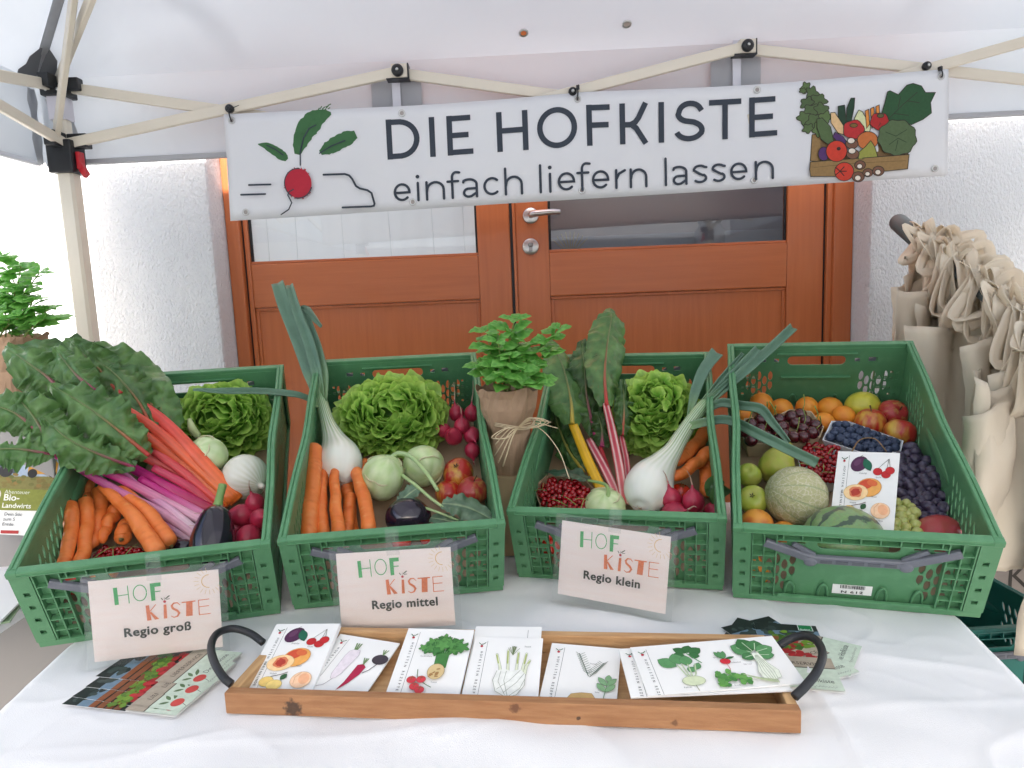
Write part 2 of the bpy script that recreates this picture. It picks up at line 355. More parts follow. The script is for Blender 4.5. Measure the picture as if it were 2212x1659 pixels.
def ydisc(b, x, z, r, y0, y1, n=28):
    pr = [(r*.02, 0), (r*.93, 0), (r, .12), (r, .75), (r*.9, 1), (r*.02, 1)]
    vs = []; fs = []
    for q, t in pr:
        for k in range(n): a = 2*PI*k/n; vs.append((x+q*math.cos(a), y0+(y1-y0)*t, z+q*math.sin(a)))
    fs = [(i*n+k, i*n+(k+1) % n, (i+1)*n+(k+1) % n, (i+1)*n+k) for i in range(len(pr)-1) for k in range(n)]+[tuple(range((len(pr)-1)*n, len(pr)*n))]
    b.add(vs, fs)
def lever(b):
    ydisc(b, .084, 1.568-.12, .026, -.0005, -.009)
    P = spl([(.084, -.008, 1.448), (.084, -.04, 1.448), (.092, -.052, 1.449), (.115, -.055, 1.45), (.15, -.055, 1.452), (.178, -.054, 1.451)], 5)
    v, f, c = tube(P, [.0095, .0095, .010, .0105, .010, .009, .007], 14); b.add(v, f)
steel('door_handle', l2, lever)
b = MB(); ydisc(b, .08, 1.468-.12, .027, -.0005, -.010); cy = b.build('lock_rosette', MT['steel'], l2)
b = MB(); ydisc(b, .08, 1.474-.12, .009, -.0105, -.016); b.box((.0745, -.0155, 1.452-.12), (.0855, -.0102, 1.474-.12)); b.build('lock_cylinder', mat('dull steel', (.33, .32, .31), .4, metal=1), l2)
# blind behind the left pane
blm = mat('white blind fabric', (.94, .93, .91), .8, (.92, .91, .89), 4, transl=.75)
b = MB(); nx, nz = 60, 4
vs = [(-.865+.775*i/nx, .0+.0012*math.sin(i*.5)+.0006*math.sin(i*1.3+1), .9+1.2*j/nz) for j in range(nz+1) for i in range(nx+1)]
b.add(vs, [(j*(nx+1)+i, j*(nx+1)+i+1, (j+1)*(nx+1)+i+1, (j+1)*(nx+1)+i) for j in range(nz) for i in range(nx)])
bl = thing('window_blind', 'white fabric blind behind the left door pane', 'blind', (0, 2.330, 0)); b.build('fabric', blm, bl)
b = MB(); b.beam((-.87, .0, 2.11), (-.09, .0, 2.11), .03, .03); b.build('headrail', MT['steel'], bl)
b = MB()
for x in (-.79, -.70, -.545, -.38, -.235, -.13):
    v, f, c = tube([(x, -.008, 2.1), (x+rnd.uniform(-.012, .012), -.008, 1.7), (x+rnd.uniform(-.012, .02), -.008, .92)], [.0008, .0008], 5); b.add(v, f)
b.build('cord', mat('pale cord', (.72, .74, .72), .8), bl)
# house across the square, seen only as a reflection in the panes
opp = thing('house', 'pale house across the square, mirrored in the door panes', 'house', (0, -14, 0))
b = MB(); b.box((-12, -.3, 0), (12, 0, 3.0)); b.build('wall', MT['stucco'], opp)
b = MB(); b.add([(-12.5, .6, 2.9), (12.5, .6, 2.9), (12.5, -3, 5.6), (-12.5, -3, 5.6)], [(0, 1, 2, 3)], False); b.build('roof', MT['panedark'], opp)
for i in range(6):
    b = MB(); b.box((-10.5+i*3.9, .0, 1.0), (-9.2+i*3.9, .03, 2.3)); b.build('window', MT['seal'], opp)
# ================================================================ canopy
fab, nt, bs = newmat('white canopy fabric'); L = nt.links.new
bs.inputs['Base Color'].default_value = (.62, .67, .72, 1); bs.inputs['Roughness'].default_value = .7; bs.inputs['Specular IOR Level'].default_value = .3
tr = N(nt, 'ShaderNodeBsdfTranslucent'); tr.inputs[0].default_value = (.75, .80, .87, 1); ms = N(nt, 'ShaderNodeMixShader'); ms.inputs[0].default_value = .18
L(bs.outputs[0], ms.inputs[1]); L(tr.outputs[0], ms.inputs[2]); L(ms.outputs[0], nt.nodes['Material Output'].inputs[0])
tc = N(nt, 'ShaderNodeTexCoord'); nz_ = N(nt, 'ShaderNodeTexNoise'); nz_.inputs['Scale'].default_value = 5; nz_.inputs['Detail'].default_value = 3; L(tc.outputs['Object'], nz_.inputs['Vector'])
bp = N(nt, 'ShaderNodeBump'); bp.inputs['Distance'].default_value = .012; L(nz_.outputs['Fac'], bp.inputs['Height']); L(bp.outputs[0], bs.inputs['Normal'])
MT['fabric'] = fab
MT['hem'] = mat('pale grey hem', (.55, .56, .59), .6, transl=.3)
MT['gusset'] = mat('grey reinforcing fabric', (.5, .51, .53), .6, (.44, .45, .47), 14, transl=.5)
PX, PY = -1.165, 1.89                      # left rear post
X0, X1, Y0, Y1, ZE = -1.25, 1.80, -.95, 1.925, 1.935
PK = Vector((.23, .48, 2.72))
cano = thing('canopy', 'white pop-up canopy with cream scissor frame above the stall', 'canopy', (PX, PY, 0))
O = Vector((PX, PY, 0))
def cpart(name, mb, mats, parent=cano):
    mb.v = [v-O for v in mb.v]; return mb.build(name, mats, parent)
corners = [Vector((X0, Y1, ZE)), Vector((X1, Y1, ZE+.035)), Vector((X1, Y0, ZE)), Vector((X0, Y0, ZE))]
for e in range(4):
    A, B = corners[e], corners[(e+1) % 4]; b = MB(); n, mN = 60, 24; vs = []
    nr = (B-A).cross(PK-A).normalized()
    for j in range(mN+1):
        t = (j/mN)**1.5*.999
        for i in range(n+1):
            s = i/n; p = A.lerp(B, s).lerp(PK, t)
            ed = min(s, 1-s)*2
            wr = .020*noise.noise(Vector((p.x*1.1, p.y*1.1, e*3.1)))*min(1, t*10)*min(1, ed*8)
            wr += .010*math.sin(s*9+t*14+e)*math.exp(-t*7)*min(1, t*20)*min(1, ed*6)     # drag lines along the eave
            wr += .010*noise.noise(Vector((math.atan2(t*2, s+.02)*6, e, 1)))*math.exp(-(s*s+t*t)*14)*min(1, (s+t)*12)*min(1, t*20)*min(1, ed*25)   # creases fanning out of the corner
            wr -= .05*t*(1-t)*ed
            vs.append(p+nr*(wr if nr.z > 0 else -wr))
    b.add(vs, [(j*(n+1)+i, j*(n+1)+i+1, (j+1)*(n+1)+i+1, (j+1)*(n+1)+i) for j in range(mN) for i in range(n)])
    cpart('roof_fabric', b, MT['fabric'])
    b = MB(); vs = []; nj = 6; out = Vector(((0, 1, 0), (1, 0, 0), (0, -1, 0), (-1, 0, 0))[e])
    for j in range(nj+1):
        for i in range(n+1):
            s = i/n; p = A.lerp(B, s)-Vector((0, 0, .216*j/nj))
            p += min(1, min(s, 1-s)*20)*out*(.014*math.sin(s*11+e*2)*(j/nj)**1.3+.006*noise.noise(Vector((s*20, j*.3, e)))*min(1, j))
            vs.append(p+out*(.012 if e == 0 else .004)*min(1, j*.7)*min(1, min(s, 1-s)*20))
    b.add(vs, [(j*(n+1)+i, j*(n+1)+i+1, (j+1)*(n+1)+i+1, (j+1)*(n+1)+i) for j in range(nj) for i in range(n)])
    va = cpart('valance', b, MT['fabric'])
    b = MB(); b.beam(A-Vector((0, 0, .216))+out*.016, B-Vector((0, 0, .216))+out*.016, .014, .016, upv=out); hm = b; hm.v = [v-O for v in hm.v]; hm.build('hem', MT['hem'], va)
# hip seams
for cn in (0, 3):
    b = MB(); P = [corners[cn].lerp(PK, t)-Vector((0, 0, .012+.02*t)) for t in (0, .1, .25, .5)]
    v, f, c = tube(P, [.011, .011], 8, flat=.35); b.add(v, f); cpart('hip_seam', b, MT['gusset'])
posts = [(PX, PY), (1.62, PY), (PX, -.91), (1.62, -.91)]
for i, (x, y) in enumerate(posts):
    b = MB(); b.beam((x, y, .012), (x, y, 1.70), .044, .044, upv=(0, 1, 0)); p = cpart('post', b, MT['cream'])
    b = MB(); b.box((x-.05, y-.05, .0005), (x+.05, y+.05, .0115)); cpart('foot_plate', b, MT['cream'])
    b = MB(); b.beam((x, y, 1.69), (x, y, 1.905), .034, .034, upv=(0, 1, 0)); cpart('inner_post', b, MT['cream'])
    b = MB(); b.box((x-.021, y-.021, 1.818), (x+.021, y+.021, 1.878)); cpart('sleeve', b, mat('pale sleeve', (.62, .6, .66), .4) if i == 0 else MT['cream'])
    sx = 1 if x < 0 else -1; sy = -1 if y > 0 else 1
    b = MB(); b.box((x-.031, y-.031, 1.876), (x+.031, y+.031, 1.906), bev=.004); b.box((x-.012, y-.012, 1.9), (x+.012, y+.012, 1.93))
    b.box((min(x, x+sx*.06), y-.013, 1.892), (max(x, x+sx*.06), y+.013, 1.924), bev=.003); b.box((x-.0135, min(y, y+sy*.06), 1.891), (x+.0135, max(y, y+sy*.06), 1.9245), bev=.003)
    br = cpart('corner_bracket', b, MT['black'])
    b = MB(); b.box((x-.033, y-.033, 1.68), (x+.033, y+.033, 1.765), bev=.005)
    b.box((min(x, x+sx*.065), y-.014, 1.745), (max(x, x+sx*.065), y+.014, 1.782), bev=.003); b.box((x-.0145, min(y, y+sy*.065), 1.744), (x+.0145, max(y, y+sy*.065), 1.7825), bev=.003)
    sl = cpart('slider_bracket', b, MT['black'])
    for dx, dz in ((-.014, 1.89), (.016, 1.89)):
        b = MB(); v, f = lathe([(.0005, 0), (.004, 0), (.004, .002), (.0005, .003)], 10); b.add([Matrix.Rotation(R(90), 4, 'X') @ q+Vector((x+dx, y-.0312, dz)) for q in v], f)
        b.v = [v-O for v in b.v]; b.build('screw', MT['steel'], br)
    b = MB(); b.box((x+sx*.034, y-.018, 1.69), (x+sx*.046, y+.004, 1.735), bev=.003); b.beam((x+sx*.04, y-.01, 1.70), (x+sx*.058, y-.016, 1.672), .012, .018); b.v = [v-O for v in b.v]; b.build('release_lever', MT['red_pl'], sl)
def bar(p, q, off, name='truss_bar'):
    b = MB(); p, q = Vector(p), Vector(q); b.beam(p+off, q+off, .013, .027); return cpart(name, b, MT['cream'])
def knob(p, d, big=False):
    b = MB(); r = .0155 if big else .011
    v, f = lathe([(.0005, 0), (r, 0), (r, .008), (r*.6, .013), (.0005, .013)], 18); b.add([rot_to(d) @ q+Vector(p) for q in v], f)
    k = cpart('joint_knob', b, MT['black'])
    b = MB(); v, f = lathe([(.0005, .013), (.0045, .0131), (.003, .0165), (.0005, .0165)], 10); b.add([rot_to(d) @ q+Vector(p) for q in v], f); b.v = [v-O for v in b.v]; b.build('screw', MT['steel'], k)
def truss(PT, d):
    UB, LB, J1, K1, J2, K2, UE, LE = [Vector(p) for p in PT]; o1, o2 = Vector(d)*.009, Vector(d)*-.009
    for a, c, o in ((LB, J1, o1), (UB, K1, o2), (J1, K2, o2), (K1, J2, o1), (J2, LE, o2), (K2, UE, o1)): bar(a, c, o)
    return UB, LB, J1, K1, J2, K2
y = PY; fwd = Vector((0, -1, 0))
truss([(-1.15, y, 1.905), (-1.15, y, 1.757), (-.261, y, 1.905), (-.261, y, 1.742), (.652, y, 1.932), (.652, y, 1.748), (1.58, y, 1.962), (1.58, y, 1.80)], fwd)
for p in ((-.261, y, 1.904), (.652, y, 1.930)):
    b = MB(); b.box((p[0]-.022, y-.019, p[2]-.016), (p[0]+.02, y+.019, p[2]+.019), bev=.003); cpart('joint_cap', b, MT['cream']); knob((p[0]-.004, y-.0195, p[2]), fwd, True)
    b = MB(); b.box((p[0]-.036, y-.0165, p[2]-.019), (p[0]+.024, y+.0165, p[2]-.0165)); b.box((p[0]+.0205, y-.0165, p[2]-.0165), (p[0]+.0235, y+.0165, p[2]+.02)); cpart('joint_clip', b, MT['black'])
    b = MB(); b.box((p[0]-.028, y+.022, p[2]-.20), (p[0]-.006, y+.024, p[2]+.03)); cpart('strap', b, mat('white strap', (.7, .7, .76), .7))
    b = MB(); b.box((p[0]-.085, y+.030, p[2]-.18), (p[0]+.05, y+.0305, p[2]+.012)); cpart('patch', b, mat('pale grey patch', (.5, .51, .54), .6, transl=.3))
for p in ((-.711, y, 1.826), (.19, y, 1.834), (1.118, y, 1.862)): knob((p[0], y-.0165, p[2]), fwd)
x = PX; rt = Vector((1, 0, 0))
truss([(x, 1.875, 1.905), (x, 1.875, 1.757), (x, .96, 1.905), (x, .96, 1.742), (x, .03, 1.905), (x, .03, 1.742), (x, -.89, 1.905), (x, -.89, 1.757)], rt)
x = 1.62
truss([(x, 1.875, 1.955), (x, 1.875, 1.80), (x, .96, 1.92), (x, .96, 1.755), (x, .03, 1.905), (x, .03, 1.742), (x, -.89, 1.905), (x, -.89, 1.757)], rt)
for (x, y) in posts:                       # corner arms that carry the roof
    c = Vector((.23, .48, 2.42)); p = Vector((x, y, 1.915)); d = (c-p); bar(p+Vector((0, 0, .0)), p+d*.97, Vector((0, 0, 0)), 'roof_arm')
    p2 = Vector((x, y, 1.765)); h = Vector((d.x, d.y, 0)).normalized(); bar(p2+h*.02, p2+h*.75+Vector((0, 0, .60)), h.cross(Vector((0, 0, 1)))*.024, 'roof_arm')
# corner reinforcement
b = MB()
for sgn in (0, 1):
    vs = []
    for j in range(7):
        for i in range(5):
            u = i/4; z = 1.905-.195*j/6; wv = .004*math.sin(j*1.9+i*2.3)
            vs.append(Vector((X0+.012+.085*u*(1-.15*math.sin(j)), Y1+.004+wv, z)) if sgn == 0 else Vector((X0+.008+wv, Y1-.012-.03*u, z)))
    b.add(vs, [(j*5+i, j*5+i+1, (j+1)*5+i+1, (j+1)*5+i) for j in range(6) for i in range(4)])
cpart('corner_gusset', b, MT['gusset'])
b = MB(); A0 = corners[0]; vs = []
for t, wv in ((0, .065), (.015, .065), (.03, .045), (.045, .04), (.06, .022), (.075, .004)):
    p = A0.lerp(PK, t)-Vector((0, 0, .012)); q1 = A0.lerp(corners[1], wv/2.8)-A0; q2 = A0.lerp(corners[3], wv/2.8)-A0; vs += [p+q2, p-Vector((0, 0, .004)), p+q1]
b.add(vs, [(i*3+k, i*3+k+1, (i+1)*3+k+1, (i+1)*3+k) for i in range(5) for k in range(2)]); cpart('corner_gusset', b, mat('dark grey corner patch', (.12, .125, .135), .6))
nrm = (corners[1]-corners[0]).cross(PK-corners[0]).normalized()
for (px, py, cc) in ((1130, 57, (.75, .2, .06)), (1352, 38, (.5, .42, .38))):
    d = ray(px, py); t = (corners[0]-CAM).dot(nrm)/d.dot(nrm); P = CAM+d*t+nrm*(-.022 if nrm.z > 0 else .022)
    dn = -nrm if nrm.z > 0 else nrm
    b = MB(); v, f = lathe([(.0075, 0), (.0125, 0), (.0125, .002), (.010, .0035), (.0075, .002)], 22); b.add([rot_to(dn) @ q+P for q in v], f[:-2]); g = cpart('grommet', b, MT['steel'])
    b = MB(); b.add([rot_to(dn) @ Vector((.0076*math.cos(a), .0076*math.sin(a), .0008))+P for a in [2*PI*k/20 for k in range(20)]], [tuple(range(20))], False); b.v = [v-O for v in b.v]; b.build('grommet_hole', mat('cloth behind grommet', cc, .7), g)
# ================================================================ banner
BTL, BTR, BBR, BBL = onY(483, 247, 1.868), onY(2047, 150, 1.868), onY(2043, 380, 1.868), onY(500, 478, 1.868)
def bmap(x, d, h=0):
    u = (x-483)/1564; v = d/231
    p = BTL.lerp(BTR, u).lerp(BBL.lerp(BBR, u), v)
    wv = .008*math.sin(u*7+.5)*v+.004*math.sin(u*15+v*2)+.003*math.sin(u*9-v*3)+.010*max(0, u-.93)*14*v*0.3
    p.z -= .007*math.sin(PI*((u*2) % 1))*(1-v); p.y += -wv-h; return p
vin = mat('white vinyl', (.84, .85, .87), .42, (.81, .82, .85), 3, spec=.4, transl=.12)
ban = thing('banner', 'long white printed vinyl banner hanging across the top of the door', 'banner', bmap(1265, 231)); BO = Vector(ban.location)
def bm2(x, d, h=0): return bmap(x, d, h)-BO
b = MB(); nx, nz = 120, 10
b.add([bm2(483+1564*i/nx, 231*j/nz) for j in range(nz+1) for i in range(nx+1)], [(j*(nx+1)+i, (j+1)*(nx+1)+i, (j+1)*(nx+1)+i+1, j*(nx+1)+i+1) for j in range(nz) for i in range(nx)])
so = b.build('sheet', vin, ban); md = so.modifiers.new('t', 'SOLIDIFY'); md.thickness = .0006; md.offset = -1
INK = srgb(58, 66, 78); INK = tuple(x*.9 for x in INK)
P = Print(6e-5, 9e-4); W_ = 12
def T(y): return 28+6.5+(88-13)*(1-y)      # cap letters: y 0..1 between stroke centres
def S(pts, w=W_, cap=False): P.stroke([(x, d) for x, d in pts], w, INK, cap)
def cap_d(x0, x1): S([(x0+6, 28), (x0+6, 116)]); r = 37.5; S([(x0+6, T(1)), (x1-r-4, T(1))]+arc(x1-6.5-r, T(.5), r, r, -86, 86, 16)+[(x1-r-4, T(0)), (x0+6, T(0))])
def cap_e(x0, x1): S([(x0+6, 28), (x0+6, 116)]); [S([(x0+6, d), (x1-k, d)]) for d, k in ((T(1), 0), (T(.5), 5), (T(0), -4))]
def cap_i(x): S([(x, 28), (x, 116)])
cap_d(832, 904); cap_i(931); cap_e(963, 1015); S([(1077, 28), (1077, 116)]); S([(1133, 28), (1133, 116)]); S([(1077, 70), (1133, 70)])
S(arc(1202, 72, 37.5, 38.5, 0, 361, 40)); S([(1272, 28), (1272, 116)]); S([(1272, T(1)), (1317, T(1))]); S([(1272, 72), (1314, 72)])
S([(1344, 28), (1344, 116)]); S([(1344, 74), (1362, 74), (1372, 69), (1379, 60), (1395, 28)]); S([(1366, 76), (1374, 82), (1395, 116)]); cap_i(1429)
S([(1517, 50)]+arc(1492, 52.5, 24, 19, -20, -160, 10)+arc(1490, 55, 24, 17, 175, 110, 5)+[(1500, 74)]+arc(1492, 92, 26, 18, -55, 20, 6)+arc(1490, 90, 28, 20, 30, 165, 12))
S([(1568, 36), (1568, 116)]); S([(1533, T(1)), (1603, T(1))]); cap_e(1620, 1676)
w2 = 5.5; bl_, xh, asc = 211, 170, 152
def s2(pts): P.stroke(pts, w2, INK, True)
def lc(ch, x0, x1):
    cx, rx = (x0+x1)/2, (x1-x0)/2-3; cy = (bl_+xh)/2; ry = (bl_-xh)/2-3
    if ch == 'e': s2([(x0+4, cy+1), (x1-3, cy+1)]+arc(cx, cy, rx, ry, -6, -330+15, 22))
    if ch == 'c': s2(arc(cx, cy, rx, ry, -48, -312, 20))
    if ch == 'i': s2([(x0, xh+2), (x0, bl_)]); P.ell(x0, xh-12, 4.2, 4.2, INK)
    if ch == 'l': s2([(x0, asc), (x0, bl_)])
    if ch in 'nh': s2([(x0+3, (xh if ch == 'n' else asc)+2), (x0+3, bl_)]); s2([(x0+3, cy+4)]+arc(cx+1, xh+20, rx, 17, 200, 360, 10)+[(x1-2, bl_)])
    if ch == 'r': s2([(x0+3, xh+2), (x0+3, bl_)]); s2([(x0+3, cy+2), (x0+9, xh+10), (x1, xh+3)])
    if ch == 'f': s2([(x1, asc+3)]+arc(x0+19, asc+13, 9, 11, -80, -180, 6)+[(x0+10, bl_)]); s2([(x0, xh+4), (x1-3, xh+4)])
    if ch == 'a': s2([(x0+4, xh+8)]+arc(cx-2, xh+13, rx+2, 11, -130, -5, 8)+[(x1-3, bl_)]); s2([(x1-3, cy+2), (cx, cy+2)]+arc(cx-3, cy+11, 10, 9, -100, -280, 8)+[(cx+3, bl_-1.5), (x1-3, bl_-9)])
    if ch == 's': s2([(x1-3, xh+6)]+arc(cx, xh+11, rx-1, 9, -40, -190, 8)+[(cx, cy), (cx+6, cy+3)]+arc(cx, bl_-11, rx-1, 9, -50, 140, 10))
for ch, a, c in (('e', 841, 879), ('i', 895, 0), ('n', 911, 953), ('f', 960, 986), ('a', 990, 1026), ('c', 1037, 1076), ('h', 1083, 1123), ('l', 1162, 0), ('i', 1183, 0), ('e', 1199, 1238), ('f', 1243, 1270), ('e', 1274, 1313), ('r', 1325, 1347), ('n', 1357, 1396), ('l', 1437, 0), ('a', 1450, 1485), ('s', 1495, 1529), ('s', 1536, 1569), ('e', 1577, 1615), ('n', 1630, 1671)): lc(ch, a, c)
P.build('lettering', MT['crispprint'], ban, bm2)
# radish logo with a van outline; picture y -> depth below the banner's top edge
def dd(x, y): return (x, y-(247-.0620*(x-483)))
def r2(px, py): return dd(442.4+.375*px, 138.25+.375*py)       # from an enlarged view of the logo
P = Print(6e-5, 9e-4); GR = srgb(62, 108, 66); GD = srgb(40, 62, 50); RD = srgb(186, 38, 58)
def leafpoly(axis, wids, c, jag=.0):
    A = [Vector((*a, 0)) for a in axis]; wids = [q.x for q in spl([Vector((k, 0, 0)) for k in wids], 5)]; A = [Vector((q.x, q.y)) for q in spl(A, 5)]; l = []; r = []
    for i, a in enumerate(A):
        t = (A[min(i+1, len(A)-1)]-A[max(i-1, 0)]).normalized(); n = Vector((-t.y, t.x)); k = wids[i]
        l.append(a+n*k*(1+jag*(rnd.random()-.5))); r.append(a-n*k*(1+jag*(rnd.random()-.5)))
    n_ = len(l); P.poly([(v.x, v.y) for v in l+r], c, [(q, q+1, n_+q+1, n_+q) for q in range(n_-1)])
leafpoly([r2(*p) for p in ((298, 458), (350, 470), (400, 500), (440, 530), (458, 548))], [1, 8, 10, 10, 4], GR, .15)
leafpoly([Vector(r2(*p)) for p in ((522, 515), (545, 440), (590, 360), (640, 310), (690, 285), (730, 275))], [6, 17, 22, 20, 13, 3], GR, .18)
leafpoly([Vector(r2(*p)) for p in ((655, 505), (700, 478), (760, 445), (820, 415), (865, 395))], [5, 14, 16, 15, 9], GR, .18)
for i in range(26):
    a = r2(520+rnd.random()*190, 500-rnd.random()*220); t = rnd.random(); x = 515+200*t; yy = 480-230*t**.7
    q = r2(x+rnd.uniform(-6, 14), yy-20+rnd.uniform(-20, 10)); P.stroke([q, (q[0]+rnd.uniform(2, 6), q[1]-rnd.uniform(1, 5))], 2.2, GR)
P.stroke([r2(*p) for p in ((350, 465), (400, 490), (440, 520))], 2.6, INK); P.stroke([r2(*p) for p in ((535, 578), (540, 500), (565, 420), (600, 365), (640, 345))], 2.6, INK); P.stroke([r2(*p) for p in ((650, 508), (720, 465), (800, 432))], 2.6, INK)
cx, cy_ = r2(518, 685)
for i in range(90):
    a = rnd.uniform(0, 2*PI); rr = rnd.uniform(29, 37) if -2.6 < a-PI < 2.6 else 30
    P.stroke([(cx+rr*.9*math.cos(a), cy_+rr*math.sin(a)), (cx+(rr-9)*.9*math.cos(a+.1), cy_+(rr-9)*math.sin(a+.1))], 1.8, RD, False)
P.ell(cx, cy_, 29.5, 32, RD, 0, 30, .05)
P.stroke([(cx+29*math.cos(R(a)), cy_+32*math.sin(R(a))) for a in range(280, 120, -12)], 2.4, INK); P.stroke([(cx+30*math.cos(R(a)), cy_+33*math.sin(R(a))) for a in range(20, 110, 12)], 3, INK)
P.stroke([r2(*p) for p in ((490, 722), (465, 735), (455, 755), (475, 800), (455, 840), (410, 870))], 2.6, INK)
P.stroke([r2(235, 698), r2(360, 694)], 4, INK); P.stroke([r2(186, 755), r2(326, 750)], 4, INK)
P.stroke([r2(*p) for p in ((668, 635), (790, 630), (815, 638), (832, 660), (850, 700), (872, 715), (915, 725), (938, 742), (952, 805), (948, 818), (930, 822), (766, 828))], 4.4, INK)
P.build('radish_logo', MT['crispprint'], ban, bm2)
# crate of vegetables
def r3(px, py): return dd(1216.6+.45*px, 83+.45*py)
P = Print(6e-5, 9e-4); OL = srgb(52, 48, 40)
def shape(pts, c, ol=True, w=1.6):
    q = [r3(*p) for p in pts]; P.poly(q, c)
    if ol: P.stroke(q+[q[0]], w, OL, False)
def blob(px, py, rx, ry, c, rot=0, ol=True, n=20, lob=0, nl=6):
    pts = [(px+math.cos(rot)*rx*math.cos(a)*(1+lob*math.cos(nl*a))-math.sin(rot)*ry*math.sin(a)*(1+lob*math.cos(nl*a)), py+math.sin(rot)*rx*math.cos(a)*(1+lob*math.cos(nl*a))+math.cos(rot)*ry*math.sin(a)*(1+lob*math.cos(nl*a))) for a in [2*PI*k/n for k in range(n)]]
    shape(pts, c, ol)
BW = srgb(150, 120, 76); BW2 = srgb(120, 94, 60)
shape([(1195, 455), (1240, 450), (1235, 590), (1187, 585)], BW); shape([(1590, 525), (1655, 515), (1655, 575), (1590, 580)], BW)
shape([(1235, 470), (1640, 500), (1640, 575), (1235, 585)], BW2, False)
CG = srgb(76, 96, 62)
for px, py, s in ((1165, 225, 26), (1195, 255, 34), (1225, 290, 38), (1170, 300, 32), (1190, 340, 40), (1240, 335, 36), (1160, 375, 36), (1210, 390, 44), (1255, 375, 34), (1175, 425, 26), (1225, 430, 34), (1150, 240, 16)): blob(px, py, s, s*.8, mix3(CG, srgb(96, 120, 72), rnd.random()), rnd.random()*3, True, 24, .22, 5)
GV = srgb(44, 84, 52)
shape([(1560, 250), (1600, 270), (1640, 225), (1670, 217), (1710, 230), (1730, 262), (1778, 262), (1755, 310), (1760, 360), (1720, 390), (1665, 415), (1600, 400), (1540, 390), (1520, 360), (1535, 310), (1548, 255)], GV)
for q in (((1560, 380), (1620, 320), (1690, 260)), ((1600, 330), (1610, 280)), ((1640, 300), (1700, 310)), ((1580, 360), (1650, 370))): P.stroke([r3(*p) for p in q], 1.4, OL)
shape([(1315, 320), (1345, 315), (1355, 400), (1330, 420), (1316, 380)], srgb(38, 66, 48)); shape([(1375, 282), (1393, 282), (1390, 330), (1375, 405), (1352, 410), (1356, 330)], srgb(38, 66, 48))
shape([(1280, 350), (1300, 350), (1345, 420), (1345, 460), (1315, 450), (1282, 400)], srgb(226, 190, 140)); shape([(1412, 340), (1430, 350), (1470, 420), (1465, 450), (1400, 430), (1392, 380)], srgb(214, 218, 170))
for i, px in enumerate((1450, 1475, 1500)): shape([(px-8, 345-10*i), (px+8, 338-10*i), (px+14, 410), (px, 430)], srgb(222, 140, 66))
blob(1512, 398, 46, 42, srgb(176, 42, 42), .3, True, 20, .06, 5); blob(1515, 370, 16, 10, srgb(90, 90, 50), 0)
shape([(1215, 380), (1240, 375), (1280, 420), (1295, 490), (1268, 505), (1235, 480), (1215, 420)], srgb(84, 106, 66))
shape([(1300, 445), (1340, 470), (1360, 500), (1330, 510), (1290, 470)], srgb(84, 52, 106)); blob(1248, 552, 26, 34, srgb(84, 52, 106))
blob(1388, 435, 50, 46, srgb(182, 46, 48), 0, True, 20, .06, 5); blob(1388, 415, 18, 10, srgb(126, 96, 50), 0)
blob(1455, 490, 50, 44, srgb(196, 112, 58)); shape([(1470, 490), (1490, 520), (1506, 570), (1480, 580), (1412, 580), (1415, 545), (1445, 520)], srgb(150, 152, 72))
blob(1596, 478, 92, 86, srgb(84, 104, 70), .2, True, 40, .05, 9)
for q in (((1540, 450), (1590, 470), (1640, 440)), ((1560, 510), (1600, 480), (1640, 500)), ((1590, 540), (1600, 490))): P.stroke([r3(*p) for p in q], 1.5, srgb(50, 70, 46))
blob(1308, 540, 50, 52, srgb(204, 62, 44)); blob(1318, 528, 10, 9, srgb(60, 40, 34), 0, False)
for px, py in ((1380, 500), (1385, 550)): blob(px, py+6, 30, 24, srgb(122, 84, 66)); blob(px-4, py-10, 18, 14, srgb(232, 220, 206))
shape([(1183, 592), (1655, 560), (1650, 630), (1300, 665), (1185, 665), (1180, 630)], BW); P.stroke([r3(*p) for p in ((1200, 620), (1400, 600), (1640, 590))], 1.2, BW2)
blob(1345, 642, 46, 46, srgb(204, 62, 44)); [P.stroke([r3(1325, 640), r3(1325+30*math.cos(a), 640+28*math.sin(a))], 2.2, srgb(60, 40, 34)) for a in (-.9, 0, .9, 2.4, 3.9)]
for px, py, s in ((1420, 610, 26), (1412, 668, 30), (1458, 648, 24), (1508, 640, 28)): blob(px, py, s, s*.85, srgb(122, 84, 66)); blob(px-2, py+6, s*.5, s*.45, srgb(232, 220, 206))
P.build('vegetable_crate_picture', MT['print'], ban, bm2)
for x, d in ((500, 14), (868, 16), (1248, 14), (1637, 12), (2030, 15), (518, 214), (882, 214), (1252, 212), (1630, 213), (2020, 214)):
    c = bmap(x, d)-BO+Vector((0, -.0012, 0)); b = MB(); v, f = lathe([(.0055, 0), (.0095, 0), (.0095, .0012), (.0076, .0022), (.0055, .001)], 22)
    b.add([Matrix.Rotation(R(90), 4, 'X') @ q+c for q in v], f[:-2]); g = b.build('eyelet', MT['steel'], ban)
    b = MB(); b.add([c+Vector((.0056*math.cos(a), -.0004, .0056*math.sin(a))) for a in [2*PI*k/18 for k in range(18)]], [tuple(range(18))], False); b.build('eyelet_hole', mat('eyelet shadow', (.35, .32, .3), .8), g)
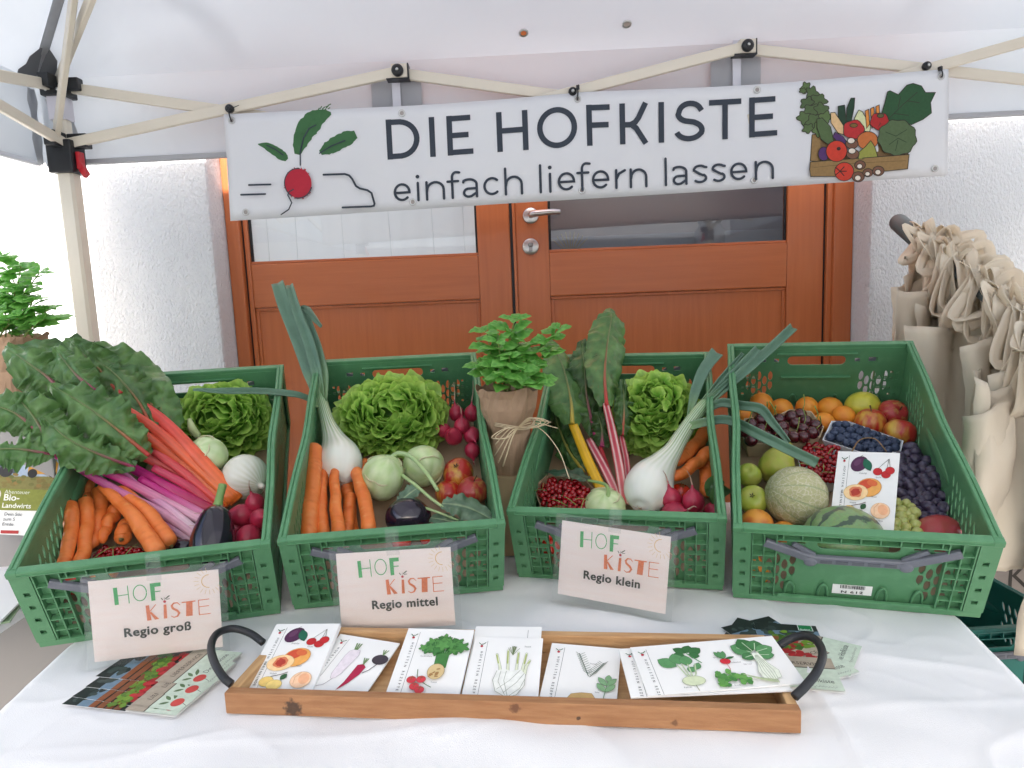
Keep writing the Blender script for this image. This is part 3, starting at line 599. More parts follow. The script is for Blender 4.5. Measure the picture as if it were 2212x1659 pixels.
for x, d, top, lb in ((500, 14, (495, 236), 'left corner'), (1248, 14, (1248, 190), 'middle'), (2030, 15, (2030, 150), 'right corner')):
    a = bmap(x, d); q = onY(top[0], top[1], 1.862); b = MB()
    v, f, c = tube(spl([a+Vector((0, .004, -.002)), a+Vector((0, -.006, 0)), a.lerp(q, .6)+Vector((0, -.008, 0)), q, q+Vector((.01, .03, .004))], 5), [.0017, .0017], 8); b.add(v, f)
    b.box((q.x-.004, q.y-.006, q.z-.004), (q.x+.004, q.y+.003, q.z+.006)); v, f, c = tube([q, q+Vector((.028 if x < 600 else .002, -.004, .008))], [.001, .0008], 6); b.add(v, f)
    b.v = [v-q for v in b.v]; o = b.build('cable_tie', MT['black'], None, Matrix.Translation(q)); tag(o, 'black cable tie through the eyelet at the banner\'s '+lb, 'cable tie', 'cable ties holding the banner')
# ================================================================ table and cloth
MT['cloth'] = mat('white tablecloth', (.82, .82, .82), .85, (.78, .78, .785), 5, bump=.0006, bscale=900, spec=.2)
tb = thing('market_table', 'folding market table under the white cloth', 'table', (0, 1.1, 0))
b = MB(); b.box((-.735, -.5, .715), (.66, .62, .742)); b.build('tabletop', mat('table board', (.5, .45, .38), .6), tb)
for x in (-.66, .6):
    for y in (-.44, .56): b = MB(); b.beam((x, y, 0), (x, y, .715), .03, .03, upv=(0, 1, 0)); b.build('leg', MT['steel'], tb)
def cloth_z(x, y):
    z = .004*noise.noise(Vector((x*6, y*6, 1)))+.0022*noise.noise(Vector((x*18, y*14, 5)))
    z += .011*max(0, noise.noise(Vector((x*3.1+y*7, y*2-x*1.5, 9))))**2*2                         # long creases
    z += .0034*math.exp(-((y-.83-.02*x)/.009)**2)*(.5+.5*noise.noise(Vector((x*4, 0, 3))))            # fold from the packet
    z += .0035*math.exp(-((x-.40-.1*(y-.8))/.009)**2)
    r_ = 1-abs(noise.noise(Vector((x*4.2+y*2.2+3, y*7-x*1.2, 2.5))))*2.4; z += .0045*max(0, r_)**6*(.5+.5*noise.noise(Vector((x*3, y*3, 7))))
    r_ = 1-abs(noise.noise(Vector((x*9-y*3+1, y*10+x*5, 8.5))))*2.4; z += .0022*max(0, r_)**5*max(0, noise.noise(Vector((x*2.2, y*2.2, 4)))+.3)
    return max(z, -.0025)
b = MB(); NX, NY = 280, 210; xs0 = lambda y: -.763+.09*max(0, 1.1-y); xs1 = lambda y: .718-.19*max(0, 1.07-y)
yA, yB = .56, 1.72; vs = []
DR = [(0, 0), (.006, .0008), (.012, .004), (.016, .010), (.018, .03), (.02, .10), (.022, .2), (.024, .3)]
cols = [-d for d in range(len(DR)-1, 0, -1)]+[i/NX for i in range(NX+1)]+[1+d for d in range(1, len(DR))]
rows = [-d for d in range(len(DR)-1, 0, -1)]+[j/NY for j in range(NY+1)]+[1+d for d in range(1, len(DR))]
for rj in rows:
    ty = min(max(rj, 0), 1); y = yA+(yB-yA)*ty; oy, zy = (0, 0)
    if rj < 0: oy, zy = -DR[-int(rj)][0], DR[-int(rj)][1]
    if rj > 1: oy, zy = DR[int(rj-1)][0], DR[int(rj-1)][1]
    for ci in cols:
        tx = min(max(ci, 0), 1); x = xs0(y)+(xs1(y)-xs0(y))*tx; ox, zx = (0, 0)
        if ci < 0: ox, zx = -DR[-int(ci)][0], DR[-int(ci)][1]
        if ci > 1: ox, zx = DR[int(ci-1)][0], DR[int(ci-1)][1]
        dz = max(zx, zy); fx = .03*math.sin(y*22+1)*min(1, zx*5)+.02*math.sin(x*19)*0; fy = .03*math.sin(x*17)*min(1, zy*5)
        vs.append(Vector((x+ox+(fx if ox else 0), y+oy+(fy if oy else 0), .7505+(cloth_z(x, y) if dz == 0 else cloth_z(x, y)*.5)-dz)))
n = len(cols); b.add([v-Vector((0, 1.1, 0)) for v in vs], [(j*n+i, j*n+i+1, (j+1)*n+i+1, (j+1)*n+i) for j in range(len(rows)-1) for i in range(n-1)])
clo = b.build('tablecloth', MT['cloth'], None, Matrix.Translation((0, 1.1, 0))); tag(clo, 'creased white cloth covering the market table', 'tablecloth')
# ================================================================ folding crates
CW, CLn, CH = .392, .6, .179
CR_POSE = [(-.628, 1.1352, 13.7, 24.9), (-.2256, 1.218, 7.0, 25.6), (.187, 1.247, -13.5, 23.2), (.5705, 1.1157, -16.7, 25.9)]
CM = [Matrix.Translation((x, y, .7535)) @ Matrix.Rotation(R(a), 4, 'Z') @ Matrix.Rotation(R(t), 4, 'X') for x, y, a, t in CR_POSE]
CMI = [m.inverted() for m in CM]
def inC(i, x, y, lz):
    """the point inside crate i, lz above its floor plane, that shows at picture point x, y"""
    o = CMI[i] @ CAM; d = CMI[i].to_3x3() @ ray(x, y); t = (lz-o.z)/d.z; return CM[i] @ (o+d*t)
CUP = [m.to_3x3() @ Vector((0, 0, 1)) for m in CM]; CBK = [m.to_3x3() @ Vector((0, 1, 0)) for m in CM]; CRT = [m.to_3x3() @ Vector((1, 0, 0)) for m in CM]
MT['green'] = mat('green crate plastic', (.088, .25, .115), .44, (.120, .30, .150), 34, detail=7, lo=.5, hi=.8, bump=.0003, bscale=300, spec=.5)
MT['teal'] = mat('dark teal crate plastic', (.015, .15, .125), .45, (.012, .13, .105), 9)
MT['greyp'] = mat('grey plastic', (.17, .18, .21), .45, (.14, .15, .18), 20)
def leafhole(cx, cz, w=.0052, h=.0125, sl=0):
    return [(cx+sl*h*math.cos(a)+w*math.sin(a), cz+h*math.cos(a)*(1 if abs(math.cos(a)) < .99 else 1.12)) for a in [2*PI*k/10 for k in range(10)]]
def rr(x0, z0, x1, z1, r=.01):
    return [p for cx, cz, a in ((x1-r, z1-r, 0), (x0+r, z1-r, 90), (x0+r, z0+r, 180), (x1-r, z0+r, 270)) for p in arc(cx, cz, r, r, a, a+90, 4)]
def sq(cx, cz, w, h): return [(cx-w/2, cz-h/2), (cx+w/2, cz-h/2), (cx+w/2, cz+h/2), (cx-w/2, cz+h/2)]
eh = [rr(-.062, .126, .062, .150, .0105)]
for s in (-1, 1):
    for i in range(5):
        for j in range(3):
            z = .096-.026*j-(.013 if i % 2 else 0); x = s*(.098+.0125*i)
            if (i in (0, 4) and j == 2): continue
            eh.append(leafhole(x, z))
    eh += [sq(s*.086, .139, .011, .010), sq(s*.118, .14, .018, .012)]
    for x in (.160, .172):
        for z in (.045, .062, .088, .105): eh.append(sq(s*x, z, .006, .006))
def to_xz(v, y): return Vector((v.x, y-v.z, v.y))
b = MB(); v, f = panel([(-.188, .010), (.188, .010), (.188, .170), (-.188, .170)], eh, .003); b.add([to_xz(q, 0) for q in v], f, False)
for x in (-.10, -.046, .046, .10):            # arched pegs near the foot
    for s in (-1, 1):
        v, f, c = tube(spl([(x-.008, s*.003, .012), (x-.006, s*.005, .035), (x, s*.006, .046), (x+.006, s*.005, .035), (x+.008, s*.003, .012)], 4), [.0022, .0022], 6); b.add(v, f)
b.box((-.075, .0016, .092), (.075, .008, .097), bev=.002); b.box((-.085, .0016, .155), (.085, .006, .159), bev=.001)
ME_END = b.mesh('end_panel')
def ribgrid(s):
    b = MB(); t = .0011
    for x in (.126, .1455, .164): b.box((s*x-t, .0005, .014), (s*x+t, .0108, .1668))
    for z in (.034, .06, .086, .112, .138): b.box((min(s*.1272, s*.1628), .001, z-t), (max(s*.1272, s*.1628), .0104, z+t))
    return b.mesh('rib_grid')
ME_GRID = [ribgrid(-1), ribgrid(1)]
b = MB()
for k in range(-4, 5):
    x = k*.029; b.box((x-.0011, .0006, .1535), (x+.0011, .0108, .1668))
b.box((-.1248, .0004, .1510), (.1248, .0106, .1533)); ME_BAND = b.mesh('rib_band')
def handle_mesh():
    b = MB(); pts = [(-.145, .143), (-.11, .128), (-.078, .114), (-.066, .110), (.066, .110), (.078, .114), (.11, .128), (.145, .143)]
    for (p, q) in zip(pts, pts[1:]): b.beam((p[0], .0035, p[1]), (q[0], .0035, q[1]), .009, .016, upv=(0, 0, 1), ch=.2)
    for s in (-1, 1):
        v, f = lathe([(.0005, 0), (.0105, 0), (.0105, .008), (.009, .0095), (.0005, .0095)], 16); b.add([Matrix.Rotation(R(90), 4, 'X') @ q+Vector((s*.072, .0075, .106)) for q in v], f)
        b.beam((s*.066, .006, .117), (s*.1, .006, .141), .006, .008)
    for k in range(-2, 3): b.box((k*.024-.009, -.0022, .1065), (k*.024+.009, -.001, .1125), mi=1)
    return b.mesh('grip')
ME_GRIP = handle_mesh(); ME_GRIP.materials.append(MT['greyp']); ME_GRIP.materials.append(mat('grey plastic recess', (.11, .115, .135), .5))
def side_mesh():
    h = []
    for c in (.13, .47):
        for i in range(7):
            for j in range(4): h.append(leafhole(c-.06+.02*i+(.01 if j % 2 else 0), .045+.026*j, .0042, .011, .3))
    v, f = panel([(.014, .010), (.586, .010), (.586, .168), (.014, .168)], h, .003); return [Vector((-q.z, q.x, q.y)) for q in v], f
sv, sf = side_mesh()
def crate_side(s):
    b = MB(); b.add([Vector((q.x+s*.1865, q.y, q.z)) for q in sv], sf, False)
    v, f = lathe(sphere_prof(.02, .17, 10), 14); b.add([Vector((s*.1855+q.x*.22, .30+q.z, .10+q.y*.75)) for q in v], f)
    return b.mesh('side_panel')
ME_SIDE = [crate_side(-1), crate_side(1)]
def rim_long(s):
    b = MB(); n = 24; sec = [(-.0075, .166), (-.0075, .177), (-.006, .179), (-.002, .179), (-.0005, .1768), (.001, .179), (.0058, .179), (.0075, .177), (.0075, .164), (.0045, .162), (.0045, .168), (-.0045, .168)]
    vs = []
    for i in range(n+1):
        y = .0065+.588*i/n; bul = .005*math.exp(-((y-.3)/.1)**2)
        for x, z in sec: vs.append((s*.1885-s*bul+x, y, z+(-.004*math.exp(-((y-.3)/.11)**2) if z < .17 else 0)))
    k = len(sec); b.add(vs, [(i*k+j, i*k+(j+1) % k, (i+1)*k+(j+1) % k, (i+1)*k+j) for i in range(n) for j in range(k)]+[tuple(range(k-1, -1, -1)), tuple(range(n*k, n*k+k))], False); return b.mesh('rim')
ME_RIML = [rim_long(-1), rim_long(1)]
b = MB(); b.box((-.181, -.003, .167), (.181, .012, .1785), bev=.002); b.box((-.181, -.0045, .1695), (.181, -.003, .172), bev=.0005); ME_RIMS = b.mesh('rim')
b = MB(); b.box((-.19, .004, .002), (.19, .596, .007)); b.box((-.194, 0, 0), (.194, .006, .0125), bev=.001); b.box((-.194, .594, 0), (.194, .6, .0125), bev=.001)
for s in (-1, 1): b.box((min(s*.188, s*.194), .0062, 0), (max(s*.188, s*.194), .5938, .0122), bev=.001)
b.box((-.12, -.002, .0128), (.12, .004, .018), bev=.001); ME_BASE = b.mesh('base')
def post_mesh(s, back):
    b = MB(); hs = [sq(s*.1795, z, .009, .009) for z in (.036, .066, .096, .126)]
    v, f = panel([(s*.1665, .0126), (s*.1955, .0126), (s*.1955, .1665), (s*.1665, .1665)], hs, .003); y0 = .0015 if not back else .5985
    b.add([to_xz(q, y0) for q in v], f, False)
    ya, yb = (.006, .012) if not back else (.588, .594)
    b.box((min(s*.1665, s*.1955), ya, .0126), (max(s*.1665, s*.1955), yb, .1665)); b.box((min(s*.192, s*.1955), min(y0, .03 if not back else .57), .0127), (max(s*.192, s*.1955), max(y0, .03 if not back else .57), .1664))
    b.box((min(s*.1805, s*.1965), (-.003 if not back else .588), .1668), (max(s*.1805, s*.1965), (.012 if not back else .603), .1782), bev=.002)
    return b.mesh('corner_post')
ME_POST = [post_mesh(s, k) for k in (0, 1) for s in (-1, 1)]
def crate(M, label, mt, group):
    t = thing('folding_crate', label, 'crate', M, group)
    def pt(name, me, loc=(0, 0, 0), rz=0, parent=t):
        o = link(name, me, parent, None, Matrix.Translation(loc) @ Matrix.Rotation(rz, 4, 'Z'))
        if not me.materials: me.materials.append(mt)
        if me.materials[0] is not mt and me is not ME_GRIP:
            o.material_slots[0].link = 'OBJECT'; o.material_slots[0].material = mt
        return o
    pt('base', ME_BASE)
    for k, (loc, rz) in enumerate((((0, .012, 0), 0), ((0, .588, 0), PI))):
        e = pt('end_panel', ME_END, loc, rz)
        lo2 = (0, -.012, 0)
        for g in ME_GRID: pt('rib_grid', g, lo2, 0, e)
        pt('rib_band', ME_BAND, lo2, 0, e); pt('grip', ME_GRIP, lo2, 0, e)
        pt('rim', ME_RIMS, (0, 0, 0) if k == 0 else (0, .6, 0), rz)
    for s in (0, 1): pt('side_panel', ME_SIDE[s]); pt('rim', ME_RIML[s])
    for q in ME_POST: pt('corner_post', q)
    return t
G = 'green crates on the table'
CRATES = [crate(CM[0], 'leftmost green crate on the table, with red chard leaves spilling out', MT['green'], G), crate(CM[1], 'green crate with tall spring onion and two kohlrabi, second from left', MT['green'], G),
          crate(CM[2], 'green crate with yellow and red chard stalks, third from left', MT['green'], G), crate(CM[3], 'rightmost green crate full of fruit with a barcode label', MT['green'], G)]
stick = MB(); stick.box((-.031, .0094, .022), (.031, .0098, .045)); so = stick.build('barcode_label', MT['paper'], CRATES[3])
P = Print(); x = -.019
while x < .019: w = rnd.choice((.0006, .001, .0016)); P.poly([(x, .036), (x+w, .036), (x+w, .0445), (x, .0445)], (.03, .03, .03)); x += w+rnd.choice((.0006, .001))
P.text('N 612', 0, .0252, .0085, (.03, .03, .03), 0, .02, 1.1, 1.5, .5)
P.build('barcode_print', MT['print'], so, lambda x, y, h: Vector((x, .0093-h, y)))
MT['kraft'] = mat('brown cardboard', (.36, .25, .16), .8, (.31, .21, .13), 30)
for i in range(4):                             # cardboard liner in each crate and a wooden block behind that props it up
    b = MB(); b.box((-.183, .02, .008), (.183, .58, .011)); o = b.build('cardboard_liner', MT['kraft'], None, CM[i])
    tag(o, 'brown cardboard sheet lining the floor of the %s green crate' % ('leftmost', 'second', 'third', 'rightmost')[i], 'cardboard', 'crate liners')
    x, y, a, t = CR_POSE[i]; h = .50*math.sin(R(t))+.0025; M = Matrix.Translation((x, y, .7535)) @ Matrix.Rotation(R(a), 4, 'Z') @ Matrix.Translation((0, .50*math.cos(R(t)), 0))
    b = MB(); b.box((-.15, 0, 0), (.15, .035, h-.002), bev=.002)
    tag(b.build('wooden_prop', mat('pine prop', (.5, .36, .2), .7), None, M), 'wooden block propping up the back of the %s green crate' % ('leftmost', 'second', 'third', 'rightmost')[i], 'block', 'props under the crates')
for k in range(3):
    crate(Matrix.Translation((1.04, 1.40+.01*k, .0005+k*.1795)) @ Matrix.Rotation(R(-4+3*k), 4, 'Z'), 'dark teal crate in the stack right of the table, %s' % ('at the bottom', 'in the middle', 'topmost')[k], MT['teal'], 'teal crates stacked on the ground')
# ================================================================ tray
TA = R(-6.9); TM = Matrix.Translation((-.415, .879, .7535)) @ Matrix.Rotation(TA, 4, 'Z'); TL, TDp, TH = .765, .188, .031
MT['tray'] = mat('worn pine', (.60, .36, .17), .55, (.46, .24, .095), 10, bump=.0008, bscale=90, stretch=(1.5, 14, 14), lo=.35, hi=.75)
def traywood():
    m = mat('stained pine front', (.42, .21, .09), .6, (.31, .135, .053), 8, bump=.001, bscale=60, stretch=(2, 16, 16), lo=.3, hi=.7); nt = m.node_tree; L = nt.links.new; b = nt.nodes['Principled BSDF']
    src = b.inputs['Base Color'].links[0].from_socket; tc = [n for n in nt.nodes if n.type == 'TEX_COORD'][0]; prev = src
    for cx, cz, sx, sz, col in ((.098, .012, .014, .014, (.03, .018, .012)), (.405, .022, .008, .008, (.13, .05, .02)), (.487, .011, .0035, .0035, (.03, .015, .01)), (.61, .009, .005, .005, (.16, .07, .03))):
        mp = N(nt, 'ShaderNodeMapping'); mp.inputs['Location'].default_value = (-cx/sx, 0, -cz/sz); mp.inputs['Scale'].default_value = (1/sx, 0, 1/sz); L(tc.outputs['Object'], mp.inputs[0])
        nz = N(nt, 'ShaderNodeTexNoise'); nz.inputs['Scale'].default_value = 160; L(tc.outputs['Object'], nz.inputs['Vector'])
        ln = N(nt, 'ShaderNodeVectorMath', operation='LENGTH'); L(mp.outputs[0], ln.inputs[0]); ad = N(nt, 'ShaderNodeMath', operation='MULTIPLY_ADD'); ad.inputs[1].default_value = 1.4; ad.inputs[2].default_value = -.7; L(nz.outputs['Fac'], ad.inputs[0])
        s = N(nt, 'ShaderNodeMath', operation='ADD'); L(ln.outputs['Value'], s.inputs[0]); L(ad.outputs[0], s.inputs[1])
        rp = N(nt, 'ShaderNodeValToRGB'); rp.color_ramp.elements[0].position = .6; rp.color_ramp.elements[0].color = (.85, .85, .85, 1); rp.color_ramp.elements[1].position = 1; rp.color_ramp.elements[1].color = (0, 0, 0, 1); L(s.outputs[0], rp.inputs[0])
        mx = N(nt, 'ShaderNodeMix', data_type='RGBA'); L(rp.outputs[0], mx.inputs['Factor']); L(prev, mx.inputs['A']); mx.inputs['B'].default_value = (*col, 1); prev = mx.outputs['Result']
    L(prev, b.inputs['Base Color']); return m
tray = thing('wooden_tray', 'long wooden tray with black loop handles holding printed cards', 'tray', TM)
FW = traywood()
def tboard(name, lo, hi, m): b = MB(); b.box(lo, hi, bev=.0018); return b.build(name, m, tray)
tboard('base', (.014, .016, .001), (TL-.014, TDp-.016, .006), MT['tray'])
tboard('front_board', (0, 0, 0), (TL, .015, TH), FW); tboard('back_board', (0, TDp-.015, 0), (TL, TDp, TH+.002), MT['tray'])
for x in (0, TL-.014): tboard('side_board', (x+.0003, .0152, .0003), (x+.0137, TDp-.0152, TH-.0005), mat('pine side', (.58, .36, .17), .6, (.46, .26, .11), 10, stretch=(14, 1.5, 14)))
def lh(pts, lab):
    P_ = [TM.inverted() @ onZ(x, y, z) for x, y, z in pts]; b = MB(); v, f, c = tube(spl(P_, 8), [.0058, .0058], 12); b.add(v, f); b.build('loop_handle', MT['black'], tray)['label'] = lab
lh([(568, 1388, .79), (540, 1368, .80), (503, 1358, .808), (470, 1368, .812), (456, 1395, .812), (463, 1430, .806), (482, 1462, .797), (500, 1478, .789)], 'black loop handle at the left end')
lh([(1682, 1395, .79), (1712, 1378, .80), (1742, 1374, .808), (1766, 1386, .812), (1777, 1415, .812), (1765, 1450, .806), (1740, 1482, .797), (1716, 1505, .789)], 'black loop handle at the right end')
# ================================================================ cards in the tray
K = srgb(40, 40, 44)
def sidetext(P, W, H, s, left=.013, up=True):
    P.stroke([(-W/2+.021, -H/2+.006), (-W/2+.021, H/2-.008)], .0005, K, False)
    n = len(s); y = H/2-.030; st = (H-.052)/max(n, 15)
    for i, ch in enumerate(s):
        if ch != ' ': P.text(ch, -W/2+left, y-i*st, .0052, K, -PI/2, .012, 1, 1, 0)
    P.ell(-W/2+.0132, H/2-.020, .0022, .0022, srgb(190, 40, 60)); P.stroke([(-W/2+.0132, H/2-.0185), (-W/2+.0132, H/2-.0145)], .0006, K)
    P.stroke([(-W/2+.0125, H/2-.017), (-W/2+.0085, H/2-.013)], .0012, GR); P.stroke([(-W/2+.0145, H/2-.016), (-W/2+.0185, H/2-.0125)], .0014, GR)
def wc(P, pts, c, ol=None, w=.0005): P.poly(pts, c); P.stroke(list(pts)+[pts[0]], w, ol or mix3(c, (0, 0, 0), .45), False)
def el(cx, cy, rx, ry, rot=0, n=20): return [(cx+rx*math.cos(a)*math.cos(rot)-ry*math.sin(a)*math.sin(rot), cy+rx*math.cos(a)*math.sin(rot)+ry*math.sin(a)*math.cos(rot)) for a in [2*PI*k/n for k in range(n)]]
def lf(x0, y0, x1, y1, w, n=6):
    a, c = Vector((x0, y0)), Vector((x1, y1)); d = c-a; nn = Vector((-d.y, d.x)).normalized()*w; l = [a+d*(i/n)+nn*math.sin(PI*i/n)**.8 for i in range(n+1)]; r = [a+d*(i/n)-nn*math.sin(PI*i/n)**.8 for i in range(n-1, 0, -1)]; return [(v.x, v.y) for v in l+r]
def art_fruit(P, W, H):
    sidetext(P, W, H, 'HOFKISTEN WARENKUNDE')
    wc(P, el(-.013, .049, .013, .0165, -.6), srgb(84, 44, 78)); P.ell(-.016, .052, .005, .008, srgb(104, 62, 96), -.6); wc(P, lf(-.005, .060, .007, .036, .007), srgb(36, 104, 78)); P.stroke([(-.006, .061), (-.012, .064), (-.008, .067)], .0007, K)
    for cx, cy in ((.019, .035), (.033, .030), (.039, .038)): wc(P, el(cx, cy, .0075, .0072), srgb(196, 44, 48)); P.stroke([(cx, cy+.006), (.036, .061)], .0007, srgb(70, 80, 60))
    wc(P, el(.007, .003, .021, .018, .3), srgb(238, 172, 92)); P.ell(.002, .009, .014, .009, srgb(214, 84, 56), .5); P.ell(.012, .012, .009, .006, srgb(222, 110, 66), -.3)
    wc(P, el(-.014, -.008, .0205, .0155, .1), srgb(250, 214, 160)); P.ell(-.014, -.007, .011, .011, srgb(224, 132, 92), 0, 18, .2); P.ell(-.014, -.007, .0075, .008, srgb(186, 66, 52), 0, 16, .4)
    wc(P, el(-.022, -.043, .0105, .009), srgb(240, 206, 120)); wc(P, el(-.008, -.049, .0115, .009), srgb(246, 216, 130)); P.stroke([(-.018, -.034), (-.004, -.030), (.004, -.026)], .0012, srgb(90, 70, 56)); wc(P, lf(-.002, -.040, .004, -.029, .0045), srgb(52, 94, 58))
    wc(P, el(.029, -.040, .0155, .0148), srgb(248, 206, 168)); P.ell(.033, -.038, .008, .010, srgb(244, 182, 140), .3); P.stroke([(.026, -.026), (.019, -.036), (.020, -.048)], .0005, srgb(200, 140, 100))
    for t, x, y in (('Zwetschge', -.011, .029), ('Kirsche', .017, .022), ('Pfirsich', .013, -.016), ('Mirabelle', -.022, -.030), ('Aprikose', .024, -.060)): P.text(t, x, y, .0042, K, 0, -.005, 1, .7)
def art_roots(P, W, H):
    sidetext(P, W, H, 'HOFKISTEN REZEPTE')
    wc(P, [(-.016, .040), (-.009, .046), (.000, .044), (.003, .034), (.000, .014), (-.003, -.006), (-.008, -.018), (-.014, -.020), (-.018, -.010), (-.018, .012), (-.018, .030)], srgb(236, 226, 232), srgb(170, 160, 168)); P.stroke([(-.011, -.020), (-.018, -.034), (-.030, -.040)], .0009, srgb(150, 140, 148))
    for dx in (-.006, -.002, .002): P.stroke([(-.007+dx*.5, .045), (-.007+dx, .058)], .0022, srgb(116, 146, 96))
    wc(P, [(.012, .014), (.020, .018), (.026, .012), (.024, -.004), (.016, -.024), (.006, -.040), (.010, -.022), (.011, -.004)], srgb(176, 34, 72)); [P.stroke([(.020, .017), (.019+dx, .030)], .0018, srgb(116, 146, 96)) for dx in (-.004, 0, .003)]
    wc(P, el(.040, .032, .0125, .0105), srgb(70, 62, 70)); P.stroke([(.040, .022), (.034, .008), (.027, .0)], .0012, srgb(70, 62, 70)); [P.stroke([(.040, .042), (.040+dx, .053)], .0016, srgb(116, 146, 96)) for dx in (-.004, 0, .004)]
    P.text('Rettich', .022, -.044, .0075, srgb(120, 120, 130), 0, -.005, 1, .8)
def art_celeriac(P, W, H):
    sidetext(P, W, H, 'HOFKISTEN REZEPTE')
    for i in range(9): a = -1.0+.25*i; P.stroke([(.014+.002*(i-4), -.004), (.014+.010*math.sin(a), .02), (.014+.024*math.sin(a), .022+.02*math.cos(a))], .0028, srgb(70, 128, 66))
    for i in range(34):
        a = rnd.uniform(-1.5, 1.5); r = rnd.uniform(.012, .031); cx, cy = .014+r*math.sin(a)*1.05, .026+r*math.cos(a)*.95; s = rnd.uniform(.006, .010)
        pts = [(cx+s*(1+.35*math.cos(5*q+i))*math.cos(q), cy+s*(1+.35*math.cos(5*q+i))*math.sin(q)) for q in [2*PI*k/20 for k in range(20)]]; wc(P, pts, mix3(srgb(58, 118, 60), srgb(100, 160, 84), rnd.random()), srgb(38, 84, 44), .0004)
    wc(P, el(.011, -.014, .0125, .0145), srgb(214, 190, 140), srgb(130, 100, 60)); [P.ell(.011+rnd.uniform(-.008, .008), -.014+rnd.uniform(-.01, .01), .003, .0013, srgb(160, 120, 72), rnd.random()) for _ in range(9)]
    P.stroke([(-.016, -.012), (-.014, -.024), (-.008, -.032), (.004, -.040), (.010, -.043)], .0012, srgb(80, 110, 60))
    for cx, cy in ((-.021, -.031), (-.007, -.030), (-.014, -.043), (-.005, -.049)): wc(P, el(cx, cy, .0068, .0062), srgb(206, 62, 72)); [P.stroke([(cx, cy+.003), (cx+.005*math.cos(a), cy+.003+.004*math.sin(a))], .0006, srgb(70, 100, 54)) for a in (.5, 1.6, 2.7, 4.6)]
    P.text('Knollensellerie', -.018, .012, .0042, K, 0, -.005, 1, .7); P.text('Tomate', .008, -.036, .0042, K, 0, -.005, 1, .7)
def art_fennel(P, W, H):
    sidetext(P, W, H, 'HOFKISTEN REZEPTE'); lg = srgb(150, 156, 140); G1 = srgb(178, 190, 110)
    for x0, x1, y1 in ((-.004, -.014, .038), (.006, .002, .046), (.018, .018, .042), (.026, .030, .040), (.030, .036, .026)): P.stroke([(x0, -.002), (x0*.7+x1*.3, .014), (x1, y1)], .0055, lg, True, [1, .8, .7]); P.stroke([(x0, -.002), (x0*.7+x1*.3, .014), (x1, y1)], .0043, srgb(226, 232, 206), True, [1, .8, .7]); P.stroke([(x0*.4+x1*.6, .02), (x1, y1-.002)], .002, G1)
    for i in range(16): a = rnd.uniform(-.7, .7); P.stroke([(.010, .036), (.010+.014*math.sin(a), .036+.018*math.cos(a))], .0007, srgb(120, 136, 96))
    P.poly([(-.010, .004), (-.014, -.014), (-.008, -.034), (.008, -.044), (.022, -.040), (.032, -.022), (.032, -.002), (.024, .008), (.010, .004), (0, .008)], srgb(238, 240, 234))
    for q in ([(-.010, .004), (-.014, -.014), (-.008, -.034), (.008, -.044), (.022, -.040), (.032, -.022), (.032, -.002)], [(-.004, .004), (-.006, -.016), (.006, -.040)], [(.004, .004), (.002, -.014), (.010, -.042)], [(.024, .006), (.010, -.014), (-.006, -.030)], [(.030, 0), (.020, -.018), (.004, -.036)], [(.032, -.010), (.026, -.028), (.012, -.042)]): P.stroke(q, .0007, lg)
    P.text('Fenchel', .026, .052, .0045, K, 0, -.005, 1, .7)
def art_herbs(P, W, H):
    sidetext(P, W, H, 'HOFKISTEN REZEPTE'); HG = srgb(100, 118, 104)
    for x0, y0, x1, y1 in ((.010, .006, -.008, .054), (.012, .004, .030, .036)):
        P.stroke([(x0, y0), (x1, y1)], .0012, HG)
        for i in range(10):
            t = .12+.09*i; cx, cy = x0+(x1-x0)*t, y0+(y1-y0)*t
            for s in (-1, 1): P.stroke([(cx, cy), (cx+s*.0066, cy+.0055)], .0007, HG)
    P.stroke([(.034, -.040), (.038, -.004)], .0011, srgb(104, 140, 100))
    for x, y, l, s in ((.036, -.024, .016, 1), (.036, -.024, .016, -1), (.037, -.012, .016, 1), (.037, -.012, .016, -1), (.038, -.004, .014, .1)): wc(P, lf(x, y, x+s*l*.8, y+l, .0045), srgb(130, 172, 128), srgb(84, 120, 84), .0004)
    wc(P, [(-.016, -.046), (-.010, -.034), (.004, -.030), (.018, -.030), (.024, -.040), (.02, -.052), (-.014, -.052)], srgb(206, 170, 110), srgb(150, 110, 60)); P.text('Rosmarin', .010, .030, .004, K, 0, -.005, 1, .7); P.text('Salbei', .022, -.028, .004, K, 0, -.005, 1, .7)
